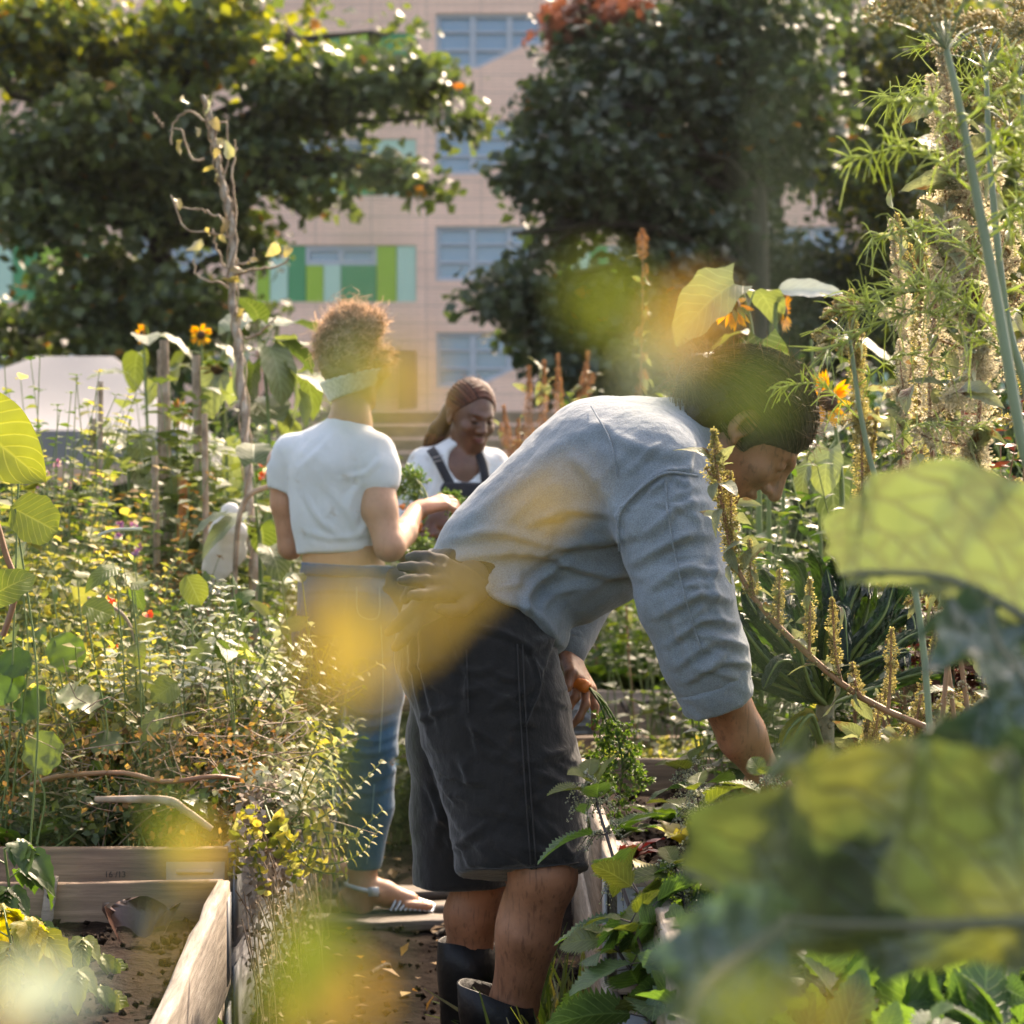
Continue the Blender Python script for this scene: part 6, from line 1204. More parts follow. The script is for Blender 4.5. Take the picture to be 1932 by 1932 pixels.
# fennel
FG = 'fennel at the right edge'
def fennel(label, stem, r, umb, nth, dd=.55, uR=.10, thr=1.0):
    c = curve(stem, 40); root = plant('fennel_plant', label, c[0], 'fennel', FG); g = Geo(); tube(g, c, [r, r*.9, r*.55], 9)
    fg = Geo()
    for (p, ax, R_, n) in umb:
        p = np.array(p); ax = nrm(ax); 
        for i in range(n):
            d = nrm(ax+rdir(1)[0]*.95); e = p+d*R_*rng.uniform(.75, 1.1); tube(g, curve([p, (p+e)/2+ax*R_*.08, e], 6), [r*.16, r*.1], 5, cap=False)
            for _ in range(15):
                q = e+nrm(ax*.8+rdir(1)[0])*R_*rng.uniform(.1, .26); tube(g, [e, q], .0005, 3, cap=False); beads(fg, q+rng.normal(0, .002, (6, 3)), .0021)
    lg = Geo()
    for t, dr, L_ in nth:
        p, tg = at_curve(c, np.array([t])); p = p[0]; dr = nrm(dr); mid = p+dr*L_*.5+[0, 0, L_*.22]; e = p+dr*L_; m = curve([p, mid, e], 14); tube(lg, m, [r*.3, r*.1], 5, 0, rng.random(), cap=False)
        for j in range(2, 14):
            for _ in range(int(6*thr)):
                d = nrm(rdir(1)[0]+nrm(m[j]-m[j-1])*.6); l = L_*rng.uniform(.12, .34); q = curve([m[j], m[j]+d*l*.55, m[j]+d*l+[0, 0, -l*rng.uniform(-.1, .5)]], 5); tube(lg, q, [.0013, .0006], 3, 0, rng.random(), cap=False)
    g.build('stalk', M_stemF, root)
    if fg.n: fg.build('umbel_flowers', M_umb, root)
    if lg.n: lg.build('feathery_leaves', M_fenn, root)
    return root
DF = 2.35
fennel('thick stalked fennel with a wide yellow umbel at the top right', [ground(2000, 0, DF, 0), P(1990, 1200, DF), P(1925, 820, DF), P(1880, 560, DF), P(1845, 380, DF), P(1810, 200, DF), P(1786, 95, DF)], .0068,
       [(P(1786, 95, DF), (-.05, -.1, .9), .085, 22)], [(.62, (1, -.2, .15), .16), (.68, (-.8, .1, .25), .14), (.72, (1, .2, .2), .16), (.76, (-.6, -.1, .3), .10), (.80, (1, 0, .3), .14), (.6, (.8, .3, 0), .15), (.84, (.9, 0, .5), .12), (.7, (1, .4, -.1), .16), (.74, (.9, -.4, .1), .15)])
fennel('second fennel behind the thick stalk with drooping threads', [ground(1990, 0, 2.7, 0), P(1980, 1000, 2.7), P(1940, 750, 2.7), P(1900, 600, 2.7), P(1870, 330, 2.7), P(1860, 130, 2.7)], .006,
       [(P(1860, 130, 2.7), (.1, 0, .9), .075, 18), (P(1905, 240, 2.7), (.3, 0, .9), .05, 12)], [(.55, (-1, 0, .2), .20), (.6, (.7, .1, .2), .2), (.66, (-.9, .1, .3), .17), (.5, (-1, 0, .05), .24), (.72, (.8, 0, .4), .15), (.58, (-.7, .3, .1), .22), (.64, (.9, -.2, -.1), .2)])
fennel('slender fennel in front of the amaranth column right of the sunflowers', [ground(1790, 0, 2.8, 0), P(1745, 1250, 2.8), P(1640, 860, 2.8), P(1603, 640, 2.8)], .0048, [(P(1605, 640, 2.8), (-.3, 0, .9), .05, 9), (P(1560, 690, 2.8), (-.2, 0, .9), .035, 7)], [(.75, (-.8, 0, .3), .12), (.85, (.8, 0, .2), .12), (.65, (.9, .1, .3), .14)], thr=.6)
fennel('thin yellow umbel rising at the right edge', [ground(1960, 0, 3.1, 0), P(1950, 600, 3.1), P(1930, 200, 3.1), P(1920, 110, 3.1)], .004, [(P(1925, 140, 3.1), (0, 0, 1), .07, 14), (P(1890, 200, 3.1), (-.2, 0, 1), .045, 9)], [(.6, (-.9, 0, .2), .2), (.75, (-.8, 0, .3), .15)])
# lacinato kale
kd = 3.95; kb = P(1557, 1330, kd); root = plant('kale_plant', 'tall blue green kale with long blistered leaves beside the zinc corner', ground(1562, 0, kd, .42), 'kale')
g = Geo(); tube(g, curve([ground(1562, 0, kd, .40), P(1556, 1450, kd), kb], 14), [.022, .019, .017], 10); 
for i in range(26): q = P(1556+rng.uniform(-14, 14), rng.uniform(1350, 1500), kd-.015); beads(g, q[None], .006)
g.build('trunk', solid('scarred kale trunk', [(.12, .12, .06), (.25, .22, .13)], .8, 60, .8, 140), root)
def kleaf(pts, w, mat, face=(0, -1, .2), seed=0, ruff=.35):
    c = curve(pts, 34); t = np.linspace(0, 1, 34); tg = nrm(np.gradient(c, axis=0)); s_ = nrm(np.cross(tg, face)); nn = np.cross(s_, tg); W_ = .46*w*np.clip(t*3.2, .12, 1)*np.clip((1-t)*6, 0.05, 1)**.5*(1-.25*t); nw = 5; V = []; U = []
    r_ = np.random.default_rng(seed)
    for i in range(34):
        for j in range(-nw, nw+1):
            a = j/nw; bl = .0055*math.sin(i*2.3+j*1.9+seed)*abs(a)**.3*(abs(a) > .1)+.004*math.sin(i*1.1+j*3.1); cur = -abs(a)**2*W_[i]*.95
            V.append(c[i]+s_[i]*a*W_[i]*(1+.06*math.sin(i*1.7+seed))+nn[i]*(cur+bl+ruff*.3*W_[i]*math.sin(i*1.3+a*2+seed)*abs(a)**2)); U.append((a, t[i]))
    g = Geo(); m = 2*nw+1; g.add(V, [[i*m+j, i*m+j+1, (i+1)*m+j+1, (i+1)*m+j] for i in range(33) for j in range(m-1)], 0, r_.random(), U); o = g.build('leaf', mat, root)
    g2 = Geo(); tube(g2, c+nn*.002, [.006, .0035, .001], 6); g2.build('midrib', M_stemG, o); return o
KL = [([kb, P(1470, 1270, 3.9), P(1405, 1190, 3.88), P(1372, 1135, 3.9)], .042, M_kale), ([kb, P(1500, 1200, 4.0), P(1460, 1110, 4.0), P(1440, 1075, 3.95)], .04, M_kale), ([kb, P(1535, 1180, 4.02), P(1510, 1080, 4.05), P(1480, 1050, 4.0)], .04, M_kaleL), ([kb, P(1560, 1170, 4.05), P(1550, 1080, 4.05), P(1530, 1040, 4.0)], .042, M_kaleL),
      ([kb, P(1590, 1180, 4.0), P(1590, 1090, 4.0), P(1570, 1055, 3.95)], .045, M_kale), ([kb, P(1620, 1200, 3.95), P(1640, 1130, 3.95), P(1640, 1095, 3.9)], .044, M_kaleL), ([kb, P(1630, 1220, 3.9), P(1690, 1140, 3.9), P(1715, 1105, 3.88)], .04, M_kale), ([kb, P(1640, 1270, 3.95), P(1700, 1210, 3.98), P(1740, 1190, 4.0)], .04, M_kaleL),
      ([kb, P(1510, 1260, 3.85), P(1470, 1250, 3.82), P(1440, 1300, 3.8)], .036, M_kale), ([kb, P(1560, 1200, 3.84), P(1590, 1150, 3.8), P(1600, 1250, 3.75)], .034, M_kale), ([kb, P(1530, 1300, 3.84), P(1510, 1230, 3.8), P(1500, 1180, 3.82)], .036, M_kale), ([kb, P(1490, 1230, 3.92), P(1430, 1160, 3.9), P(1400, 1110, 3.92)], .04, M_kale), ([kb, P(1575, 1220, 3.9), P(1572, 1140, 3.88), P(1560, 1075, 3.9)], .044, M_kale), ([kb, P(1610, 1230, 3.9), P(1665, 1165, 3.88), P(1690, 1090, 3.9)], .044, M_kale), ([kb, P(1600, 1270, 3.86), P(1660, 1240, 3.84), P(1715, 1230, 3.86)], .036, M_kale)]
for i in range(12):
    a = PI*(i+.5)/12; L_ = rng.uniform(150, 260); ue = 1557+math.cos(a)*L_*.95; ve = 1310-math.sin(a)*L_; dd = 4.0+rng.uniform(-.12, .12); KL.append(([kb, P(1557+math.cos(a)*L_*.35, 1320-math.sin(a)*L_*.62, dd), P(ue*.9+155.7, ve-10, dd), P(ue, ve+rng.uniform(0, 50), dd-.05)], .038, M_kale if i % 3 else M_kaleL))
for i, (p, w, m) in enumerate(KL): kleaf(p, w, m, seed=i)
M_yel = leafmat('yellowing kale leaf', [(.30, .30, .03), (.40, .32, .03)], .55, .45, .4, (1.3, 1.3, .4), blotch=((.16, .05, .01), .6), nsc=14, vein=.3)
kleaf([P(1545, 1400, 3.9), P(1520, 1355, 3.85), P(1490, 1375, 3.82), P(1475, 1408, 3.8)], .028, M_yel, seed=20); kleaf([P(1548, 1400, 3.9), P(1530, 1350, 3.85), P(1505, 1380, 3.82), P(1495, 1420, 3.8)], .030, M_yel, seed=21)
# broad blurred leaves close to the camera on the right
M_big = leafmat('broad veined leaf', [(.12, .16, .08), (.15, .19, .09)], .45, .4, .5, (1.2, 1.2, .7), nsc=9, vein=.8, veincol=(.075, .07, .055), net=.6)
M_big2 = leafmat('dark broad leaf', [(.05, .08, .04), (.07, .10, .05)], .32, .32, .6, (1.4, 1.4, .6), blotch=((.17, .17, .06), .48, .3), nsc=12, vein=.85, veincol=(.018, .02, .014), net=.55)
M_big3 = leafmat('blue green broad leaf', [(.05, .085, .065), (.07, .10, .08)], .25, .22, .7, (1.4, 1.7, .6), nsc=7, vein=.4)
M_rib = solid('dull leaf rib', [(.10, .11, .06), (.15, .14, .09)], .5, 20, .2)
def bigleaf(label, pts, up, wu, wd, mat, base, seed=0, waves=.03, group='broad leaves close to the camera', rib=.004, name='broad_leaf_plant', parent=None):
    """midrib points base to tip; up: direction of the upper half; wu, wd: widths of both halves"""
    c = curve(pts, 40); t = np.linspace(0, 1, 40); up = nrm(up); tg = nrm(np.gradient(c, axis=0)); nn = nrm(np.cross(tg, up)); s_ = np.cross(nn, tg); s_ = s_*np.sign((s_@up))[:, None]; prof = np.clip(1-((t-.42)/.6)**2, 0, 1)**.55; prof[0] = .25; nw = 12; V = []; U = []
    for i in range(40):
        for j in range(-nw, nw+1):
            a = j/nw; w = (wu if a > 0 else wd)*prof[i]*abs(a)*(1+.035*math.sin(i*.9+seed)*abs(a)+.012*math.sin(i*2.3+seed)*abs(a)); z = waves*abs(a)**1.5*math.sin(i*.55+seed+a*2)+.006*math.sin(i*1.9+abs(a)*5)*abs(a)
            V.append(c[i]+s_[i]*w*np.sign(a)+nn[i]*z); U.append((a, t[i]))
    if parent is None: root = plant(name, label, base, 'plant', group)
    else: root = parent
    g = Geo(); m = 2*nw+1; g.add(V, [[i*m+j, i*m+j+1, (i+1)*m+j+1, (i+1)*m+j] for i in range(39) for j in range(m-1)], 0, .4, U); o = g.build('leaf', mat, root)
    g = Geo(); tube(g, c, [rib, rib*.3], 7); 
    if parent is None: tube(g, curve([base, (np.array(base)+c[0])/2+[.02, 0, .05], c[0]], 12), [rib*1.8, rib*1.1], 8)
    g.build('leaf_stalk', M_rib, root); return root
bigleaf('broad leaf plant whose netted yellow green leaf hangs at mid right', [P(2100, 1260, 1.30), P(1960, 1180, 1.30), P(1800, 1095, 1.33), P(1650, 1080, 1.38), P(1585, 1085, 1.42)], (-.25, .2, 1), .074, .010, M_big, ground(2050, 0, 1.5, 0), 1, .010)
bl2 = bigleaf('broad leaf plant with the large dark leaf over the lower right', [P(2010, 1735, 1.0), P(1900, 1740, 1.0), P(1700, 1745, 1.03), P(1480, 1730, 1.08), P(1290, 1640, 1.14)], (-.25, .1, 1), .088, .022, M_big2, ground(2080, 0, 1.1, 0), 2.2, .018)
bigleaf('', [P(2000, 1500, 1.2), P(1900, 1450, 1.2), P(1800, 1455, 1.22), P(1700, 1490, 1.25)], (0, -.4, 1), .035, .05, M_big3, None, 3, .022, parent=bl2)
bigleaf('', [P(1990, 1390, 1.25), P(1930, 1280, 1.25), P(1880, 1210, 1.28), P(1865, 1140, 1.3)], (-1, -.4, .2), .05, .04, M_big3, None, 5, .02, parent=bl2)
bigleaf('', [P(1760, 1730, 1.05), P(1650, 1590, 1.08), P(1560, 1480, 1.12), P(1530, 1430, 1.15)], (-.7, -.4, .6), .035, .035, M_big2, None, 7, .016, parent=bl2)
bigleaf('', [P(1480, 1740, 1.0), P(1400, 1800, .98), P(1330, 1860, .95), P(1290, 1930, .93)], (-.7, -.4, .5), .03, .03, M_big3, None, 9, .012, parent=bl2)
g = Geo(); tube(g, curve([P(1965, 1560, 1.42), P(1880, 1310, 1.5), P(1820, 1180, 1.48), P(1775, 1105, 1.42)], 16), [.0055, .004], 8); tag(g.build('leaf_stalk', M_stemF, bl2))
# sunflowers right of the man's head
SG = 'sunflowers'
sunflower('sunflower with its back turned, pale drooping leaf above the man\'s hair', [ground(1440, 0, 5.4, 0), P(1432, 900, 5.4), P(1420, 640, 5.4), P(1400, 545, 5.4)], 3, P(1378, 575, 5.35), (-.3, .9, -.3), .06, ls=.13)
sunflower('sunflower with small drooping orange bloom in front of the dark tree', [ground(1460, 0, 5.6, 0), P(1450, 900, 5.6), P(1452, 700, 5.6), P(1455, 610, 5.6)], 3, P(1478, 590, 5.55), (.95, -.3, -.1), .05, ls=.12)
sunflower('sunflower with an orange bloom touching the bent man\'s forehead', [ground(1600, 0, 5.0, 0), P(1590, 1000, 5.0), P(1580, 850, 5.0), P(1575, 790, 5.0)], 4, P(1562, 755, 4.95), (.45, -.85, .1), .065, ls=.11)
sunflower('sunflower stem with a big heart leaf right of the man\'s crown', [ground(1560, 0, 5.8, 0), P(1545, 900, 5.8), P(1530, 640, 5.8)], 5, None, ls=.17)
g = Geo(); root = plant('sunflower', 'sunflower with a pale sunlit leaf stretching over the dark hedge', ground(1480, 0, 5.5, 0), 'sunflower', SG); tube(g, curve([ground(1490, 0, 5.5, 0), P(1475, 800, 5.5), P(1462, 600, 5.5), P(1475, 552, 5.5)], 14), .006, 6); g.build('stem', M_stemG, root)
g = Geo(); scatter(g, leaf_tpl(12, 3, .17, 'ovate', .12, .35, wav=.10), P(1466, 548, 5.5)[None], (1, .1, .05), (0, -.85, .6), .18, np.array([.6])); g.build('leaf', M_white, root)
g = Geo(); scatter(g, leaf_tpl(12, 3, .42, 'heart', .5, .3, wav=.10), P(1385, 535, 5.3)[None], (-.95, -.1, -.55), (-.1, -.75, .6), .19, np.array([.9])); scatter(g, leaf_tpl(12, 3, .42, 'heart', .5, .3, wav=.10), P(1440, 640, 5.3)[None], (.1, -.1, -.9), (-.1, -.95, .3), .14, np.array([.4])); g.build('leaf', M_sunl, root)
# greens behind and below the man's face and arm
def fill(label, u, v, d, R, h, ns, mat, ls=.05, pairs=9, tpl=TO, group='leafy plants behind the bent man', **kw):
    return herb(label, ground(u, 0, d, 0), R, P(0, v, d)[2], ns, mat, ls=ls, pairs=pairs, tpl=tpl, group=group, name='leafy_plant', cat='plant', **kw)
fill('leafy plant just under the man\'s nose', 1400, 960, 4.9, .22, 0, 26, M_grn, .07, tpl=TL)
fill('leafy plant below the orange sunflower', 1550, 900, 4.8, .25, 0, 34, M_grn, .08, tpl=TL)
fill('grey green plant between the nose and the kale', 1450, 1000, 4.6, .16, 0, 18, M_mid, .07)
fill('tall weeds behind the man\'s crown', 1480, 730, 6.4, .35, 0, 40, M_mid, .07)
fill('tall weeds behind the amaranth column', 1640, 760, 6.2, .38, 0, 46, M_mid, .06, tpl=TL)
fill('yellow green weeds behind the red leaves', 1780, 720, 6.4, .40, 0, 50, M_grn, .06)
fill('weeds filling the right edge behind the fennel', 1930, 700, 5.6, .36, 0, 50, M_mid, .06)
fill('weeds over the man\'s collar', 1290, 760, 7.4, .4, 0, 40, M_mid, .07)
fill('weeds above the middle of the man\'s back', 1160, 760, 9.0, .45, 0, 46, M_mid, .07)
fill('feathery greens under the man\'s belly', 1130, 1080, 9.2, .34, 0, 60, M_mid, .06)
fill('bean leaves between the belly and the sleeve', 1220, 1090, 8.6, .32, 0, 60, M_grn, .07)
fill('greens right of the lower sleeve', 1380, 1080, 9.0, .40, 0, 60, M_mid, .06)
fill('greens behind the kale leaves', 1560, 1040, 8.4, .45, 0, 60, M_mid, .06)
fill('greens in the shade behind the kale trunk', 1680, 1090, 5.6, .35, 0, 50, M_grn, .05)
fill('bush behind the right amaranths', 1850, 950, 5.0, .34, 0, 60, M_mid, .05)
fill('bush under the fennel at the right edge', 1940, 1200, 4.2, .30, 0, 60, M_grn, .05)
fill('yellow green herb in front of the kale\'s far bed', 1720, 1300, 4.3, .22, 0, 40, M_lemon, .045)
for i, (u, v, d, w) in enumerate([(1110, 1345, 6.5, 'left end'), (1180, 1340, 6.3, 'second from left'), (1250, 1335, 6.6, 'third from left'), (1330, 1340, 6.4, 'behind the forearm'), (1500, 1350, 6.6, 'left of the kale trunk'), (1640, 1330, 6.3, 'right of the kale trunk')]):
    herb('yellow green seedling clump in the middle bed, '+w, ground(u, 0, d, .28), .13, .17, 16, M_lemon, ls=.035, pairs=6, group='yellow seedling clumps in the middle bed')
rosette('pale green cabbage on the left in the far bed', P(1168, 1262, 8.5)-[0, 0, .1], 12, .24, M_grn, name='cabbage', cat='cabbage', group='cabbages in the far bed')
rosette('pale green cabbage on the right in the far bed', P(1238, 1270, 8.6)-[0, 0, .1], 14, .26, M_grn, name='cabbage', cat='cabbage', group='cabbages in the far bed')
herb('dark red leaved plant behind the right amaranths', ground(1790, 0, 4.4), .16, P(0, 770, 4.4)[2], 26, M_red, stem=M_stemR, ls=.065, pairs=8, name='red_orach_plant', tpl=TO, group='dark red plants', cat='plant', t0=.5)
herb('second dark red plant at the right edge under the fennel', ground(1880, 0, 4.3), .14, P(0, 740, 4.3)[2], 24, M_red, stem=M_stemR, ls=.06, pairs=8, name='red_orach_plant', tpl=TO, group='dark red plants', cat='plant', t0=.5)
for u, d in ((1790, 4.4), (1870, 4.3)): pass
# seedlings on the soil of the man's bed
for i, (u, v, d, s_, m, w) in enumerate([(1150, 1500, 4.2, .07, M_grn, 'under the hanging carrot tops'), (1190, 1530, 4.0, .045, M_red, 'pinkish, near the bed wall'), (1255, 1470, 4.5, .06, M_grn, 'left of the man\'s wrist'), (1290, 1490, 4.2, .05, M_lemon, 'yellowing, left of the wrist'), (1400, 1500, 4.0, .05, M_grn, 'under the man\'s palm'), (1520, 1560, 3.6, .035, M_red, 'red, right of the hand'), (1240, 1600, 3.6, .05, M_lemon, 'in the near corner of the bed')]):
    rosette('small seedling in the man\'s bed, '+w, ground(u, 0, d, .43), 9, s_*1.5, m, leaf_tpl(5, 2, .3, 'ovate', .4, .3, wav=.2), name='seedling', cat='seedling', group='seedlings in the man\'s bed')
stuff_cover('low_weeds', (.22, 1.3, 2.1, 3.2), 1500, leaf_tpl(16, 2, .34, 'ovate', .35, .25, serr=.16), M_nettle, .075, (.36, .54), .2)
stuff_cover('bed_weeds', (.70, 1.33, 3.4, 4.6), 1500, TO, M_grn, .035, (.42, .52))
stuff_cover('weed_strip', (.9, 3.2, 4.6, 12), 16000, TO, M_mid, .06, (.02, .55))
stuff_cover('grass', (.05, .15, 2.5, 4.2), 1500, leaf_tpl(5, 1, .03, 'lance', .6, .2), M_grass, .20, (0, .03), 1.3)
stuff_cover('grass_strip', (-.54, -.49, 2.4, 4.0), 160, leaf_tpl(5, 1, .03, 'lance', .6, .2), M_grass, .10, (0, .03), 1.2)
# ------------------------------------------------------------------ plants at the left
HG = 'bushy herbs in the left bed'
z2 = .40
def lh(label, u, d, R, v, ns, mat, ls=.036, pairs=9, z=z2, **kw): ls = max(ls, .034)*1.1; ns = int(ns*1.5); return herb(label, ground(u, 0, d, z), R, P(0, v, d)[2]-z, ns, mat, ls=ls, pairs=pairs, **kw)
lh('yellow green bushy herb at the left edge above the empty bed', 60, 4.5, .28, 1180, 46, M_lemon)
lh('golden bushy herb with pale lit tops left of the bed corner', 250, 4.5, .28, 1200, 50, M_lemon)
lh('pale herb with white lit tops right of the golden one', 385, 4.65, .25, 1160, 44, M_silver, ls=.026)
lh('green bushy herb spilling over the overgrown bed\'s outer wall', 445, 4.7, .25, 1300, 40, M_lemon, lean=(.12, -.1))
lh('tall yellowing herb at the back left of the overgrown bed', 120, 5.1, .32, 1020, 50, M_lemon, ls=.028)
lh('tall mixed green herb at the back of the overgrown bed', 330, 5.2, .32, 1060, 46, M_mid, ls=.028)
lh('pale flowering sage tip right of the pale herb', 428, 4.9, .12, 1115, 16, M_silver, ls=.03)
lh('dark green herb at the back right of the overgrown bed', 520, 5.3, .26, 1190, 44, M_mid, ls=.026)
lh('greyish herb trailing on the outer wall by the mud path', 480, 4.45, .17, 1420, 30, M_silver, lean=(.2, -.1), ls=.02)
lh('orange leaved herb in the middle of the left mass', 200, 4.8, .24, 1180, 34, leafmat('orange herb leaves', [(.30, .20, .05), (.38, .28, .07), (.22, .2, .06), (.16, .18, .04)], .5, nsc=30), ls=.03)
lh('dark leafy herb on the left half just behind the front board', 140, 4.3, .20, 1460, 34, M_mid, ls=.022)
lh('dark leafy herb on the right half just behind the front board', 330, 4.3, .22, 1440, 36, M_mid, ls=.022)
# golden oregano shoots in front of the jeans
def shoots(label, arcs, mat, ls=.026, group='golden shoots hanging over the path'):
    root = plant('oregano_plant', label, arcs[0][0], 'herb', group); g = Geo(); lg = Geo()
    for a in arcs:
        cv = curve(a, 16); tube(g, cv, [.0024, .001], 5, 0, rng.random(), cap=False); n = max(6, int(np.linalg.norm(np.diff(cv, axis=0), axis=1).sum()/.017))
        t = np.repeat(np.linspace(.2, 1, n), 2); p, tg = at_curve(cv, np.clip(t, 0, .999)); x = nrm(np.cross(tg, [.2, 1, .1])); y = np.cross(tg, x); ang = np.tile([0, PI], n)+np.repeat(np.arange(n), 2)*PI/2+rng.normal(0, .2, 2*n); d = nrm(x*np.cos(ang)[:, None]+y*np.sin(ang)[:, None]+tg*.5)
        scatter(lg, leaf_tpl(6, 2, .36, 'ovate', .3, .35), p, d, nrm(tg+[0, 0, .3]), ls*rng.uniform(.7, 1.15, len(p))*(1.1-.45*t))
    g.build('stems', M_stemG, root); lg.build('leaves', mat, root)
shoots('golden shoots reaching up in front of the torn jeans knee', [[P(560, 1560, 4.25), P(610, 1540, 4.2), P(660, 1500, 4.2), P(718, 1440, 4.18)], [P(560, 1540, 4.25), P(590, 1470, 4.2), P(640, 1400, 4.2)], [P(550, 1550, 4.25), P(600, 1500, 4.2), P(655, 1460, 4.2)], [P(560, 1500, 4.3), P(590, 1420, 4.25), P(615, 1370, 4.25)]], M_lemon)
shoots('golden shoots in front of the jeans hem', [[P(540, 1580, 4.2), P(600, 1600, 4.15), P(650, 1590, 4.15), P(720, 1530, 4.15)], [P(540, 1590, 4.2), P(610, 1630, 4.15), P(680, 1610, 4.15), P(716, 1560, 4.15)], [P(540, 1590, 4.2), P(590, 1640, 4.15), P(650, 1650, 4.12)], [P(550, 1560, 4.2), P(610, 1570, 4.15), P(670, 1580, 4.12)]], M_lemon)
shoots('yellow leaved trailing shoots lower on the outer bed wall', [[P(470, 1520, 4.2), P(480, 1600, 4.1), P(500, 1680, 4.05)], [P(500, 1520, 4.2), P(530, 1600, 4.1), P(560, 1660, 4.05)], [P(480, 1500, 4.25), P(450, 1580, 4.1), P(440, 1650, 4.05)], [P(510, 1530, 4.2), P(540, 1580, 4.1), P(590, 1620, 4.1)]], M_lemon, ls=.03)
shoots('white lit shoot standing over the front board of the left bed', [[P(300/3+2, 1600, 4.15), P(150, 1560, 4.15), P(148, 1500, 4.15), P(136, 1435, 4.15)]], M_silver, ls=.04)
shoots('white lit flowering shoots at the crest of the left herbs', [[P(420, 1250, 4.55), P(424, 1180, 4.55), P(425, 1110, 4.55)], [P(390, 1330, 4.45), P(400, 1260, 4.45), P(405, 1200, 4.45)], [P(280, 1300, 4.4), P(283, 1240, 4.4), P(275, 1180, 4.4)], [P(350, 1340, 4.4), P(345, 1280, 4.4), P(350, 1225, 4.4)], [P(210, 1350, 4.35), P(215, 1290, 4.35), P(208, 1370-130, 4.35)]], M_white, ls=.038)
# thick woody branches and dry stalks lying in the bed
def branch(label, pts, r, mat=M_dry, cat='branch', name='dry_branch', group=None):
    g = Geo(); tube(g, curve(pts, 18), r, 7); c = np.array(pts[0]); return tag(g.build(name, mat, None, origin=c), label, cat, group)
BG = 'dry stalks among the left plants'
branch('bent grey branch resting just above the front board of the left bed', [P(180, 1508, 4.1), P(310, 1510, 4.08), P(350, 1530, 4.06), P(400, 1565, 4.05)], [.006, .009, .008, .006], group=BG)
branch('reddish stalk running right through the left herbs', [P(60, 1480, 4.2), P(110, 1465, 4.15), P(230, 1458, 4.15), P(310, 1475, 4.15), P(400, 1465, 4.15), P(450, 1470, 4.2)], .005, M_stemR, group=BG)
branch('pale hooked stalk arching down over the herbs', [P(165, 1128, 4.6), P(220, 1150, 4.6), P(245, 1180, 4.6), P(262, 1230, 4.6)], .004, group=BG)
branch('red brown hooked stalk at the left edge', [P(-5, 990, 4.0), P(12, 1050, 4.0), P(30, 1100, 4.0), P(22, 1150, 4.0), P(5, 1200, 4.0)], .006, M_stemR, group=BG)
branch('dry stalk arching beside the crouched white bag', [P(515, 915, 6.2), P(470, 935, 6.2), P(450, 985, 6.2), P(443, 1100, 6.2), P(440, 1250, 6.2)], .008, group=BG)
branch('short bare twig pointing right above the golden leaves', [P(185, 1010, 5.0), P(215, 1000, 5.0), P(268, 998, 5.0)], .004, M_white, group=BG)
# dead brown tangle under and behind
g = Geo()
for i in range(900):
    c = ground(rng.uniform(20, 560), 0, rng.uniform(4.15, 5.7), .40)+[0, 0, rng.uniform(0, .30)]; d = rdir(1, .0, .5)[0]; l = rng.uniform(.06, .22); tube(g, curve([c, c+d*l*.5+rng.normal(0, .02, 3), c+d*l], 5), [.0016, .0008], 3, 0, rng.random(), cap=False)
p = np.stack([rng.uniform(-1.1, -.5, 9000), rng.uniform(4.1, 5.8, 9000), rng.uniform(.40, .66, 9000)], 1); scatter(g, TS, p, rdir(9000), rdir(9000, .6), rng.uniform(.008, .02, 9000), None, 1)
tag(g.build('dead_stalk_tangle', [M_dry, M_dryleaf], None, origin=(-.8, 4.8, .4)), kind='stuff')
g = Geo(); n = 1600
p = np.stack([-.52+np.abs(rng.normal(0, .03, n)), rng.uniform(4.0, 5.2, n), .55-.5*rng.random(n)**1.5], 1); p[:, 0] += (.5-p[:, 2])*.05; scatter(g, TS, p, rdir(n, -.4), rdir(n, .6), rng.uniform(.008, .022, n), None, np.where(rng.random(n) < .5, 0, 1)[0])
for i in range(90):
    c = np.array([-.52+abs(rng.normal(0, .02)), rng.uniform(3.95, 5.8), rng.uniform(.25, .5)]); l = rng.uniform(.1, .4); tube(g, curve([c, c+[.03, rng.normal(0, .03), -l*.5], c+[rng.uniform(0, .06), rng.normal(0, .05), -l]], 6), [.0018, .0009], 3, 1, rng.random(), cap=False)
tag(g.build('hanging_herb_mat', [M_lemon, M_dry], None, origin=(-.5, 4.9, .3)), kind='stuff')
